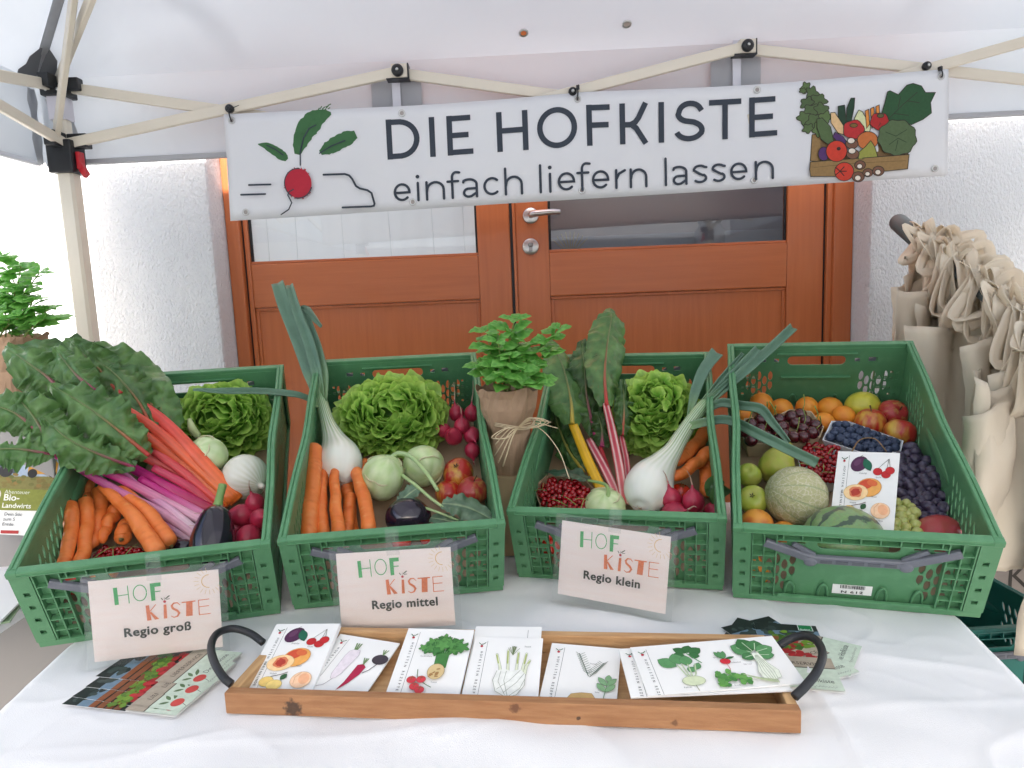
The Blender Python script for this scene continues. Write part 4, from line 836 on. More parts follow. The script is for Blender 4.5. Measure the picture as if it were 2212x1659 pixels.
def art_greens(P, W, H):
    sidetext(P, W, H, 'HOFKISTEN REZEPTE'); g1, g2 = srgb(92, 150, 96), srgb(54, 112, 62)
    for x0, y0, x1, y1, w in ((-.030, .050, -.046, .062, .007), (-.030, .050, -.022, .066, .008), (-.026, .048, -.008, .058, .008), (-.034, .046, -.052, .044, .007), (-.028, .046, -.014, .040, .007)): wc(P, lf(x0, y0, x1, y1, w), g2)
    P.stroke([(-.030, .048), (-.020, .032), (-.016, .026)], .0016, g1)
    for x0, y0, x1, y1, w in ((-.052, .022, -.074, .040, .011), (-.046, .026, -.050, .050, .010), (-.038, .022, -.034, .044, .009), (-.028, .012, -.020, .026, .005), (-.038, .008, -.030, .018, .006)): wc(P, lf(x0, y0, x1, y1, w), g1, srgb(70, 110, 76))
    for x in (-.05, -.044, -.036, -.026): P.stroke([(x, .024), (x*.6-.015, .004), (-.038, -.008)], .002, srgb(190, 206, 170))
    wc(P, el(-.038, -.010, .0155, .0095), srgb(212, 222, 186), srgb(140, 156, 120)); P.stroke([(-.038, -.019), (-.037, -.034), (-.042, -.042)], .0012, srgb(160, 166, 140))
    wc(P, el(.017, .024, .0072, .0058), srgb(206, 48, 62)); P.stroke([(.017, .018), (.018, .008), (.016, .002)], .0007, srgb(206, 48, 62)); [wc(P, lf(.016, .029, .016+dx, .046, .004), g1) for dx in (-.008, -.002, .005)]; wc(P, lf(.019, .029, .032, .032, .002), g2)
    for x0, y0, x1, y1, w in ((.060, .038, .036, .056, .014), (.062, .040, .052, .070, .013), (.066, .042, .074, .064, .012), (.066, .038, .092, .046, .011), (.064, .032, .088, .028, .010), (.060, .032, .042, .026, .008)): wc(P, lf(x0, y0, x1, y1, w), mix3(g1, g2, rnd.random()), srgb(44, 92, 52)); P.stroke([(x0, y0), (x0*.3+x1*.7, y0*.3+y1*.7)], .0012, srgb(190, 214, 180))
    wc(P, [(.058, .036), (.068, .036), (.072, .012), (.080, -.004), (.078, -.018), (.066, -.022), (.054, -.018), (.052, -.004), (.058, .012)], srgb(232, 238, 222), srgb(150, 164, 140)); [P.stroke([(.063+.001*k, .03), (.065+.004*k, -.004), (.066+.003*k, -.020)], .0007, srgb(160, 176, 150)) for k in (-2, -1, 0, 1, 2)]
    for i in range(26): cx, cy = rnd.uniform(-.006, .034), rnd.uniform(-.020, .006); P.ell(cx, cy-.006, .006, .004, mix3(srgb(110, 168, 84), srgb(70, 130, 66), rnd.random()), rnd.random()*3, 10, .4)
    for k in range(5): P.stroke([(.030, -.008), (.050, -.018-.001*k), (.070, -.024-.0018*k)], .0012, srgb(176, 190, 150))
    for t, x, y in (('Spinat', .002, .030), ('Radieschen', .022, .016), ('Pak Choi', .038, .010), ('Kohlrabi', -.056, -.026), ('Rucola', .010, -.030)): P.text(t, x, y, .0042, K, 0, -.005, 1, .75)
def card(name, label, M, W, H, art, thick=.0008, parent=None, cream=False, group=None, cat='card', cut=0):
    t = thing(name, label, cat, M, group); b = MB(); b.box((-W/2, -H/2+cut, -thick), (W/2, H/2, 0)); b.build('sheet' if thick < .002 else 'card_stack', MT['paper'], t)
    if art: P = Print(); art(P, W, H); P.build('print', MT['print'], t, lambda x, y, h: Vector((x, max(y, -H/2+cut), h)))
    return t
def plane_pt(px, py, th, back=0, z0=.0065):
    """tray plane rising with th from the foot of the front board"""
    o = TM.inverted() @ CAM; d = TM.inverted().to_3x3() @ ray(px, py); y0 = .017+back; tn = math.tan(th)
    t = (z0+(o.y-y0)*tn-o.z)/(d.z-d.y*tn); return o+d*t
def tray_card(label, tl, tr_, W, H, art, th, thick, name='recipe_card', back=0, z0=.0065):
    a, c = plane_pt(*tl, th, back, z0), plane_pt(*tr_, th, back, z0); ex = (c-a).normalized(); nz = Vector((0, -math.sin(th), math.cos(th))); ex = (ex-nz*ex.dot(nz)).normalized(); ey = nz.cross(ex)
    print(label, 'width', round((c-a).length, 4), 'top z', round(a.z, 4), 'y', round(a.y, 4), 'bottom y', round((a-ey*H).y, 3), round((c-ey*H).y, 3))
    k = min((a.y-.0165)/max(ey.y, .1), (c.y-.0165)/max(ey.y, .1))/H; s_h = min(1, k); mid = (a+c)/2-ey*(H/2); M = Matrix((ex, ey, nz)).transposed().to_4x4(); M.translation = mid
    return card(name, label, TM @ M, W, H, art, thick, group='printed cards in the tray', cut=max(0, H*(1-s_h)))
A6 = (.105, .148)
tray_card('thick stack of white cards with plum, cherries and peach printed, at tray\'s left end', (594, 1348), (738, 1347), *A6, art_fruit, R(16), .009)
tray_card('white card printed with white radish, red carrot and black turnip', (728, 1368), (872, 1391), *A6, art_roots, R(10), .002)
tray_card('cream card printed with celeriac and small tomatoes', (881, 1357), (1026, 1361), *A6, art_celeriac, R(15), .004)
tray_card('blank-topped white card sticking up behind the fennel card', (1030, 1353), (1169, 1354), *A6, lambda P, W, H: P.stroke([(W/2-.021, -H/2+.006), (W/2-.021, H/2-.008)], .0005, K, False), R(11), .0008)
tray_card('white card printed with a pale fennel bulb', (1024, 1376), (1176, 1379), *A6, art_fennel, R(13), .002)
tray_card('white card printed with rosemary, sage and a potato', (1194, 1389), (1340, 1401), *A6, art_herbs, R(8), .003)
tray_card('white booklet edge with upright lettering beside the large card', (1344, 1401), (1640, 1388), .21, .148, lambda P, W, H: sidetext(P, W, H, 'HOFKISTEN REZEPTE'), R(5), .002, z0=.0325)
tray_card('large landscape card printed with bok choy, kohlrabi and green herbs', (1368, 1398), (1661, 1374), .21, .148, art_greens, R(6), .002, z0=.0352)
# ================================================================ signs: known sheet size fitted to the picture
def fit_rect(W, H, px, P0, yaw=0, pit=R(75)):
    """least squares pose of a W x H sheet whose corners tl,tr,br,bl show at px"""
    import numpy as np
    def pose(v):
        return Matrix.Translation((v[0], v[1], v[2])) @ Matrix.Rotation(v[3], 4, 'Z') @ Matrix.Rotation(v[4], 4, 'X') @ Matrix.Rotation(v[5], 4, 'Z')
    def res(v):
        M = pose(v); r = []
        for (sx, sy), (x, y) in zip(((-1, 1), (1, 1), (1, -1), (-1, -1)), px):
            d = M @ Vector((sx*W/2, sy*H/2, 0))-CAM; z = d.dot(fw); r += [CX+F_PX*d.dot(cr_)/z-x, CY-F_PX*d.dot(cu_)/z-y]
        return np.array(r)
    v = np.array([*P0, yaw, pit, 0.]); lam = 1e-2
    for _ in range(80):
        r = res(v); J = np.array([(res(v+np.eye(6)[k]*1e-5)-r)/1e-5 for k in range(6)]).T; A = J.T @ J
        s = np.linalg.solve(A+lam*np.diag(np.diag(A)), -J.T @ r)
        if (res(v+s)**2).sum() < (r**2).sum(): v = v+s; lam *= .5
        else: lam *= 4
    print('fit', [round(float(x), 3) for x in v[:3]], [round(math.degrees(x), 1) for x in v[3:]], 'err', round(float((res(v)**2).mean()**.5), 2))
    return pose([float(x) for x in v])
MT['blush'] = mat('blush paper', (.95, .85, .82), .45, (.96, .89, .87), 14, stretch=(1, 9, 1), lo=.3, hi=.7, spec=.4)
def foil():
    m, nt, b = newmat('clear laminate'); L = nt.links.new; nt.nodes.remove(b); g = N(nt, 'ShaderNodeBsdfGlossy'); g.inputs['Roughness'].default_value = .12; t = N(nt, 'ShaderNodeBsdfTransparent'); t.inputs[0].default_value = (.97, .98, .98, 1)
    fz = N(nt, 'ShaderNodeFresnel'); fz.inputs[0].default_value = 1.5; df = N(nt, 'ShaderNodeBsdfDiffuse'); df.inputs[0].default_value = (.8, .82, .82, 1); m1 = N(nt, 'ShaderNodeMixShader'); m1.inputs[0].default_value = .07
    ms = N(nt, 'ShaderNodeMixShader'); L(t.outputs[0], m1.inputs[1]); L(df.outputs[0], m1.inputs[2]); L(fz.outputs[0], ms.inputs[0]); L(m1.outputs[0], ms.inputs[1]); L(g.outputs[0], ms.inputs[2]); L(ms.outputs[0], nt.nodes['Material Output'].inputs[0]); return m
MT['foil'] = foil()
HG_, HO_ = srgb(70, 182, 104), srgb(236, 138, 88); TX = srgb(50, 58, 50)
def sign_art(word, wx):
    def art(P, W, H):
        for k in range(13):
            a = R(100+k*19); P.stroke([(.088+.017*math.cos(a), .054+.017*math.sin(a)), (.088+.025*math.cos(a), .054+.025*math.sin(a))], .0007, srgb(232, 206, 150))
        P.stroke([(.088+.012*math.cos(R(a)), .054+.012*math.sin(R(a))) for a in range(90, 290, 20)], .0014, srgb(236, 200, 130))
        P.poly([(-.067, .058), (-.0605, .0585), (-.0595, .027), (-.066, .0265)], HG_); P.stroke([(-.060, .043), (-.044, .044)], .0014, HG_, False); P.stroke([(-.044, .060), (-.043, .0275)], .0014, HG_, False)
        P.stroke(arc(-.025, .0445, .0105, .0145, 0, 357, 30), .0016, HG_, False)
        P.poly([(-.0085, .060), (.009, .0605), (.009, .0535), (-.001, .053), (-.001, .028), (-.0075, .0275)], HG_); P.stroke([(-.001, .044), (.008, .0445)], .0016, HG_, False)
        P.ell(.0135, .024, .0024, .0024, srgb(196, 40, 60)); P.stroke([(.0135, .026), (.0135, .032)], .0005, K); P.stroke([(.0105, .028), (.0085, .031)], .0014, srgb(70, 90, 66)); P.stroke([(.0155, .0295), (.0215, .034)], .0018, srgb(70, 90, 66)); P.stroke([(.017, .028), (.022, .0285)], .001, srgb(70, 90, 66))
        P.poly([(-.0175, .020), (-.012, .0205), (-.0095, -.008), (-.0165, -.008)], HO_); P.stroke([(-.001, .0205), (-.0135, .006)], .0014, HO_, False); P.poly([(-.0125, .008), (-.009, .0075), (.003, -.007), (-.004, -.0075)], HO_)
        P.poly([(.0115, .0185), (.016, .0185), (.016, -.0075), (.0105, -.0075)], HO_)
        P.stroke([(.038, .015), (.034, .0195), (.028, .0195), (.0245, .015), (.026, .010), (.033, .005), (.036, 0), (.033, -.0055), (.027, -.007), (.0225, -.004)], .0034, HO_, True, [.3, .5, .7, 1, 1.1, 1.2, 1.1, .8, .5, .3])
        P.poly([(.041, .020), (.064, .0205), (.064, .0185), (.059, .0180), (.058, -.0075), (.047, -.0075), (.0485, .018), (.041, .018)], HO_)
        P.stroke([(.087, .0205), (.069, .020), (.069, -.0075), (.088, -.007)], .0014, HO_, False); P.stroke([(.069, .0075), (.086, .008)], .0014, HO_, False)
        [P.text(word, wx+dx, -.0335+dy, .0225, TX, 0, .014, 1.08, 1.02, .5) for dx, dy in ((-.0004, 0), (.0004, .0003), (0, -.0003))]
    return art
def sign(px, P0, yaw, word, wx, label, crate_i, dM=None):
    M = fit_rect(.21, .148, px, P0, yaw); k = 1.0
    while k > .8:                              # slide towards the viewer until the sheet hangs clear of the crate and above the cloth
        Mk = Matrix.Translation(CAM+(M.translation-CAM)*k) @ M.to_3x3().to_4x4() @ Matrix.Scale(k, 4)
        cs = [Mk @ Vector((sx*.115, sy*.08, 0)) for sx in (-1, 1) for sy in (-1, 1)]
        if all((CMI[crate_i] @ q).y < -.007 for q in cs) and all(q.z > .757 for q in cs): break
        k -= .004
    print('sign k', k); M = Mk
    t = thing('price_sign', label, 'sign', M, 'laminated crate signs'); b = MB(); b.box((-.105, -.074, -.0004), (.105, .074, 0)); b.build('paper', MT['blush'], t)
    P = Print(); sign_art(word, wx)(P, .21, .148); P.build('print', MT['print'], t, lambda x, y, h: Vector((x, y, h)))
    b = MB(); n = 12; vs = []
    for j in range(n+1):
        for i in range(n+1):
            u, v = i/n*2-1, j/n*2-1; e = max(abs(u), abs(v)); vs.append((u*.117, v*.087, .0025+(.004*noise.noise(Vector((u*2, v*2, crate_i*5.)))-.003 if e > .85 else -.0004)))
    b.add(vs, [(j*(n+1)+i, j*(n+1)+i+1, (j+1)*(n+1)+i+1, (j+1)*(n+1)+i) for j in range(n) for i in range(n)]); b.build('laminate', MT['foil'], t)
    b = MB(); b.add([(-.012, .066, .0032), (.012, .066, .0032), (.012, .115, .0036), (-.012, .115, .0036)], [(0, 1, 2, 3)], False); b.build('tape', MT['foil'], t); return t
sign([(189, 1256), (472, 1230), (481, 1397), (205, 1431)], (-.58, 1.02, .82), R(13), 'Regio groß', -.001, 'sign lettered Regio groß, hanging on the leftmost crate', 0)
sign([(727, 1202), (973, 1177), (985, 1354), (736, 1361)], (-.2, 1.12, .82), R(7), 'Regio mittel', .014, 'sign lettered Regio mittel, hanging on the second crate', 1)
sign([(1214, 1124), (1450, 1159), (1437, 1327), (1205, 1282)], (.15, 1.15, .82), R(-13), 'Regio klein', -.001, 'sign lettered Regio klein, hanging on the third crate', 2)
# ================================================================ flyers on the cloth
def flyer_art(P, W, H, logo=False):
    P.poly([(-W/2, -.012), (W/2, -.012), (W/2, H/2), (-W/2, H/2)], srgb(38, 46, 44)); P.poly([(-W/2, .040), (W/2, .046), (W/2, .076), (-W/2, .070)], srgb(112, 138, 156))
    for i in range(16): P.ell(rnd.uniform(-W/2+.01, W/2-.01), rnd.uniform(.06, H/2-.012), rnd.uniform(.004, .010), rnd.uniform(.004, .009), mix3(srgb(30, 40, 38), srgb(70, 84, 80), rnd.random()), 0, 12, .3)
    for i in range(4): y = .050-.014*i; P.poly([(-W/2, y), (.024, y+.004), (.028, y-.008), (-W/2, y-.011)], mix3(srgb(138, 82, 50), srgb(112, 66, 42), i/4))
    for i in range(40): cx = rnd.uniform(-W/2+.008, W/2-.008); cy = rnd.uniform(.0, .022)+max(0, cx)*.7; P.ell(cx, cy, .006, .005, mix3(srgb(60, 96, 40), srgb(120, 158, 52), rnd.random()), rnd.random(), 9, .5)
    for i in range(14): P.ell(rnd.uniform(-.03, .03), rnd.uniform(-.012, .004), .006, .0055, mix3(srgb(190, 44, 50), srgb(150, 40, 44), rnd.random()), 0, 10)
    P.poly([(-W/2, -.012), (W/2, -.010), (W/2, -.040), (-W/2, -.044)], srgb(176, 164, 146)); P.text('LIEFERSERVICE', 0, -.033, .011, srgb(90, 80, 70), 0, .01, 1.05, .9, .5); P.stroke([(-W/2, -.043), (W/2, -.039)], .002, srgb(70, 62, 54), False)
    P.poly([(-W/2, -.044), (W/2, -.040), (W/2, -H/2), (-W/2, -H/2)], srgb(206, 220, 202)); P.ell(-.030, -.076, .010, .009, srgb(206, 76, 70)); P.stroke([(-.030, -.085), (-.034, -.094)], .0007, K)
    for x0, y0, x1, y1 in ((-.032, -.064, -.040, -.052), (-.028, -.062, -.020, -.048), (-.024, -.066, -.008, -.056)): P.poly(lf(x0, y0, x1, y1, .0028), srgb(96, 124, 84))
    P.text('Die Hofkiste', -.016, -.078, .0125, srgb(70, 76, 74), 0, 0, 1, .85); P.stroke([(-.010+.0016*q, -.0885+.0022*math.sin(q*2.3)*(1 if q % 3 else .4)) for q in range(32)], .0004, srgb(110, 116, 112))
    if not logo: return
    P.poly([(W/2-.030, H/2-.024), (W/2-.008, H/2-.024), (W/2-.008, H/2-.005), (W/2-.030, H/2-.005)], (.8, .82, .8)); P.poly([(W/2-.029, H/2-.023), (W/2-.009, H/2-.023), (W/2-.009, H/2-.006), (W/2-.029, H/2-.006)], srgb(24, 128, 74)); P.text('Bioland', W/2-.0275, H/2-.0215, .0052, (.8, .85, .8), 0, .01, 1, .95)
FWd, FHt = .096, .19
def flyer(px0, px1, z, label, grp, logo=False):
    """px0 picture point of the foot end's middle, px1 of the top end's middle"""
    a, c = onZ(*px0, z), onZ(*px1, z); ey = (c-a); ey.z = 0; ey.normalize(); ex = ey.cross(Vector((0, 0, 1))); M = Matrix((ex, ey, Vector((0, 0, 1)))).transposed().to_4x4(); M.translation = a+ey*FHt/2
    print(label, 'len', round((c-a).length, 3)); return card('flyer', label, M, FWd, FHt, lambda P, W, H: flyer_art(P, W, H, logo), .0005, group=grp, cat='flyer')
g = 'flyers fanned out on the left of the tray'
flyer((430, 1505), (170, 1478), .7555, 'undermost flyer of the fan left of the tray', g); flyer((440, 1498), (190, 1462), .7562, 'second lowest flyer of the fan left of the tray', g)
flyer((468, 1470), (230, 1445), .7569, 'middle flyer of the fan under the Regio groß sign', g); flyer((483, 1447), (255, 1425), .7576, 'topmost flyer of the fan, with pale green foot and radish', g)
g = 'flyers behind the right end of the tray'
flyer((1850, 1430), (1555, 1355), .7555, 'lowest of the flyers behind the tray, its pale green corner sticking out right', g); flyer((1800, 1470), (1590, 1330), .7562, 'middle of the three flyers behind the right tray handle', g); flyer((1745, 1490), (1680, 1308), .7569, 'top flyer behind the right tray handle, with green square logo', g, True)
# ================================================================ produce
MT['carrot'] = mat('carrot skin', (1, 1, 1), .48, use_col=True, scale=40, var=.12, bump=.0007, bscale=110, sss=.15)
MT['veg'] = mat('vegetable skin', (1, 1, 1), .35, use_col=True, scale=30, var=.25, bump=.0004, bscale=120, sss=.12)
MT['leafm'] = mat('leaf', (1, 1, 1), .33, use_col=True, scale=60, var=.45, bump=.0008, bscale=150, transl=.18)
MT['lettuce'] = mat('lettuce leaf', (1, 1, 1), .38, use_col=True, scale=3, var=.25, transl=.35)
MT['basil'] = mat('basil leaf', (1, 1, 1), .40, use_col=True, scale=4, var=.25, bump=.0006, bscale=12, transl=.3)
MT['leek'] = mat('onion leaf', (1, 1, 1), .45, use_col=True, scale=25, var=.25, stretch=(1, 1, 1), transl=.12, bump=.0004, bscale=200)
MT['onion'] = mat('white onion skin', (1, 1, 1), .25, use_col=True, scale=14, var=.08, sss=.2, coat=.2)
MT['aub'] = mat('aubergine skin', (.012, .008, .016), .16, (.02, .01, .026), 18, coat=.5)
MT['radish'] = mat('radish skin', (.50, .03, .075), .36, (.36, .018, .05), 40, bump=.0006, bscale=120, sss=.1)
MT['root'] = mat('root hair', (.50, .33, .25), .7)
MT['currant'] = mat('red currant', (.36, .006, .012), .16, (.24, .003, .008), 3, sss=.3, coat=.4)
MT['twig'] = mat('green twig', (.22, .30, .07), .6)
MT['cherry'] = mat('dark cherry', (.055, .006, .010), .14, (.09, .008, .014), 3, coat=.5)
MT['blueb'] = mat('blueberry', (.030, .042, .085), .5, (.075, .10, .165), 4, spec=.3)
MT['dgrape'] = mat('dark grape', (.030, .014, .035), .38, (.085, .075, .13), 3, coat=.1)
MT['ggrape'] = mat('green grape', (.42, .47, .13), .3, (.50, .52, .20), 3, sss=.35)
MT['lemon'] = mat('yellow apple', (.62, .56, .06), .32, (.52, .50, .06), 3, bump=.0003, bscale=12)
MT['gapple'] = mat('green apple', (.36, .45, .05), .3, (.44, .46, .09), 3, coat=.1)
MT['pear'] = mat('pear skin', (.42, .47, .06), .4, (.48, .44, .09), 4, bump=.0005, bscale=14)
MT['apricot'] = mat('apricot skin', (.82, .33, .03), .5, (.80, .24, .025), 2, sss=.1)
MT['nectar'] = mat('nectarine skin', (.80, .34, .05), .4, (.58, .10, .03), 1.6, lo=.45, hi=.68)
MT['rapple'] = mat('red apple', (.42, .028, .03), .3, (.50, .26, .07), 3, lo=.5, hi=.75, coat=.15, stretch=(2.2, 2.2, .35))
MT['yrapple'] = mat('red and yellow apple', (.46, .025, .02), .28, (.66, .42, .06), 2.2, lo=.46, hi=.70, coat=.15, stretch=(1.3, 1.3, .35))
MT['mango'] = mat('red mango', (.40, .035, .05), .38, (.34, .07, .05), 2)
MT['tomato'] = mat('tomato skin', (.62, .03, .012), .2, coat=.3)
MT['board'] = mat('pale wood punnet', (.62, .50, .33), .7, (.56, .44, .28), 20, stretch=(1, 1, 6)); MT['cardp'] = mat('brown punnet', (.42, .28, .18), .8, (.38, .25, .15), 25); MT['whitep'] = mat('white punnet', (.72, .75, .80), .5)
WHERE = ('leftmost crate', 'second crate', 'third crate', 'fruit crate')
# ---- round fruit
def apple_mesh(k=.9, dim=.2):
    pr = []
    for i in range(15):
        a = PI*i/14; s = math.sin(a); z = -math.cos(a)*k*(1-.05*math.cos(a)); z += (dim*math.exp(-(s/.32)**2))*(1 if z < 0 else -1.2); pr.append((max(s*(1.0+.07*math.cos(a+PI)*-1), .015), z))
    b = MB(); v, f = lathe(pr, 24, lambda v, a, t: Vector((v.x*(1+.025*math.cos(5*a)*(1-t)), v.y*(1+.025*math.cos(5*a)*(1-t)), v.z))); b.add([q*.5 for q in v], f); return b.mesh('apple')
def round_mesh(nm, h=1.0, crease=0, n=20, m=12):
    b = MB()
    def fn(v, a, t):
        d = abs((a+PI) % (2*PI)-PI); k = 1-crease*math.exp(-(d/.16)**2)*math.sin(PI*t)**.5; return Vector((v.x*k, v.y*k, v.z))
    v, f = lathe(sphere_prof(.5, h, m), n, fn); b.add(v, f); return b.mesh(nm)
def pear_mesh():
    pr = [(.01, -.5), (.2, -.5), (.36, -.44), (.46, -.28), (.48, -.1), (.44, .1), (.35, .28), (.27, .42), (.23, .56), (.19, .68), (.11, .75), (.01, .755)]
    b = MB(); v, f = lathe(pr, 22, lambda v, a, t: v*(1+.02*math.sin(2*a+t*4))); b.add(v, f); return b.mesh('pear')
STEM = MB(); v, f, c = tube(spl([(0, 0, .30), (.01, 0, .42), (.05, .01, .55)], 4), [.022, .018, .025], 7); STEM.add(v, f); STEM = STEM.mesh('stem'); STEM.materials.append(mat('brown stem', (.10, .06, .03), .8))
CALX = MB()
for k in range(5): a = k*2*PI/5; CALX.add([(.0, 0, -.33), (.06*math.cos(a-.4), .06*math.sin(a-.4), -.36), (.10*math.cos(a), .10*math.sin(a), -.40), (.06*math.cos(a+.4), .06*math.sin(a+.4), -.36)], [(0, 1, 2, 3)])
CALX = CALX.mesh('calyx'); CALX.materials.append(mat('dry calyx', (.06, .05, .03), .9))
A_ME = {k: apple_mesh() for k in ('rapple', 'yrapple', 'gapple')}; A_ME['lemon'] = round_mesh('lemon', 1.08)
R_ME = {'apricot': round_mesh('apricot', .96, .05), 'nectar': round_mesh('nectarine', .95, .05), 'tomato': round_mesh('tomato', .86), 'mango': round_mesh('mango', 1.2)}
for d_ in (A_ME, R_ME):
    for k, me in d_.items(): me.materials.append(MT[k])
def fruit(name, me, i, x, y, w, lz, label, cat, d=(0, 0, 1), group=None, stem=False, sq_=(1, 1, 1), calyx=False):
    P = inC(i, x, y, lz); s = radpx(P, w)*2; M = at(P, d, rnd.uniform(0, 6), s) @ Matrix.Diagonal((rnd.uniform(.95, 1.05), rnd.uniform(.95, 1.05), rnd.uniform(.95, 1.06), 1)); o = link(name, me, None, None, M); tag(o, label, cat, group)
    if stem: link('stem', STEM, o)
    if calyx: link('calyx', CALX, o)
    return o
# ---- carrots
def carrot_col(t_, a_, sd):
    c = mix3((.80, .175, .028), (.88, .255, .06), .5+.8*noise.noise(Vector((t_*5, math.cos(a_*6.28)*1.2, sd))))
    g = noise.noise(Vector((t_*46, math.cos(a_*6.28+sd)*1.1, math.sin(a_*6.28)*1.1+sd)))           # growth rings, short scars across the root
    c = mix3(c, (.62, .14, .02), max(0, g-.22)*1.1); c = mix3(c, (.92, .46, .16), max(0, -g-.25)*1.0)
    return mix3(c, (.30, .15, .05), max(0, .05-t_)*8+max(0, t_-.97)*8)
def carrot(i, a, c, w0, w1, label, bend=0, group=None):
    """a, c: (picture x, y, height above crate floor) of shoulder and tip; w0, w1 picture widths"""
    A, B = inC(i, *a), inC(i, *c); r0, r1 = radpx(A, w0), radpx(B, w1); L_ = (B-A).length; side = (B-A).cross(A-CAM).normalized()
    n = 44; P_ = [A.lerp(B, t/n)+side*(bend*L_*math.sin(PI*t/n))+CUP[i]*(.0025*math.sin(t*.4+A.x*40))+side*(.0022*noise.noise(Vector((t*.12, A.x*90, 2)))) for t in range(n+1)]; rad = []
    for k in range(n+1):
        t = k/n; r = r0+(r1-r0)*t; e0 = min(1, t*L_/(r0*.8)); e1 = min(1, (1-t)*L_/(r1*1.3)); r *= max(.12, math.sin(PI/2*e0)**.6)*max(.12, math.sin(PI/2*e1)**.6); r *= 1+.05*noise.noise(Vector((t*8, A.x*30, A.y*30)))-.035*max(0, noise.noise(Vector((t*38, A.x*50, 0)))); rad.append(r)
    b = MB(); v, f, cc = tube(P_, rad, 18, wob=.07, seed=A.x*50, colf=lambda t_, a_: carrot_col(t_, a_, A.x*71)); b.add([q-A for q in v], f, True, 0, cc); o = b.build('carrot', MT['carrot'], None, Matrix.Translation(A)); tag(o, label, 'carrot', group or 'carrots in the '+WHERE[i])
    b = MB(); d = (A-P_[2]).normalized(); v, f, _ = tube([A-d*.002-A, A+d*.003-A], [r0*.3, r0*.18], 8); b.add(v, f); b.build('crown_scar', mat('carrot crown', (.16, .14, .05), .9), o)
# ---- radish bunches
def radish(parent, O_, P, r, d, tail=None):
    b = MB(); pr = [(r*.05, -r*1.12), (r*.4, -r*1.0), (r*.8, -r*.65), (r, -r*.05), (r*.88, r*.5), (r*.5, r*.92), (r*.2, r*1.15), (r*.1, r*1.45), (r*.04, r*1.9)]
    v, f = lathe(pr, 16); b.add(v, f); o = b.build('radish', MT['radish'], parent, Matrix.Translation(P-O_) @ rot_to(d, rnd.uniform(0, 6)))
    if tail:
        b = MB(); e = Vector((0, 0, r*1.6)); M = rot_to(d).inverted().to_3x3(); v, f, _ = tube(spl([e, e+M @ (Vector(tail)*.45+Vector((.004, 0, .004))), e+M @ Vector(tail)], 5), [r*.10, r*.05, .0006], 6); b.add(v, f); b.build('root', MT['root'], o)
def radish_bunch(i, L_, label, leaves=()):
    O_ = inC(i, L_[0][0], L_[0][1], .02); t = thing('radish_bunch', label, 'radishes', O_)
    for x, y, w, lz, d, tail in L_: P = inC(i, x, y, lz); radish(t, O_, P, radpx(P, w), Vector(d), tail)
    for x, y, lz in leaves:
        P = inC(i, x, y, lz); pts = spl([P, P+Vector((.01, 0, .025)), P+Vector((.03, -.01, .03))], 5); v, f, c = leafsurf(pts, [.004, .014, .016, .003], (0, -.5, .8), 6, .3, .004, 2, colf=lambda t, u, q: mix3(srgb(70, 110, 60), srgb(110, 150, 80), abs(u)*.5)); b = MB(); b.add([q-O_ for q in v], f, True, 0, c); b.build('leaf', MT['leafm'], t)
# ---- lettuce
def lettuce_leaf(seed, R0=1.0):
    rg = random.Random(seed); b = MB(); na, nr_ = 22, 6; vs = []; cs = []; ph = rg.uniform(0, 6)
    for j in range(nr_+1):
        q = j/nr_
        for i in range(na+1):
            a = R(-82+164*i/na); Rr = R0*(1+.13*math.cos(4*a+ph)+.05*math.cos(9*a+ph*2)); r = q*Rr
            x, y = r*math.sin(a), r*math.cos(a)*.95; z = .42*q*q*R0*(.35+.65*abs(math.sin(a)))-.20*q**3*R0+R0*.16*q**2.5*math.sin(5*a+ph)+.05*R0*q*q*math.sin(11*a+ph*1.7)
            vs.append((x, y, z)); e = q**1.8; cs.append(mix3(srgb(122, 186, 66), srgb(212, 244, 128), e*(.75+.3*rg.random())) if q > .15 else srgb(190, 210, 130))
    b.add(vs, [(j*(na+1)+i, j*(na+1)+i+1, (j+1)*(na+1)+i+1, (j+1)*(na+1)+i) for j in range(nr_) for i in range(na)], True, 0, cs); me = b.mesh('leaf'); me.materials.append(MT['lettuce']); return me
LL = [lettuce_leaf(s) for s in range(7)]
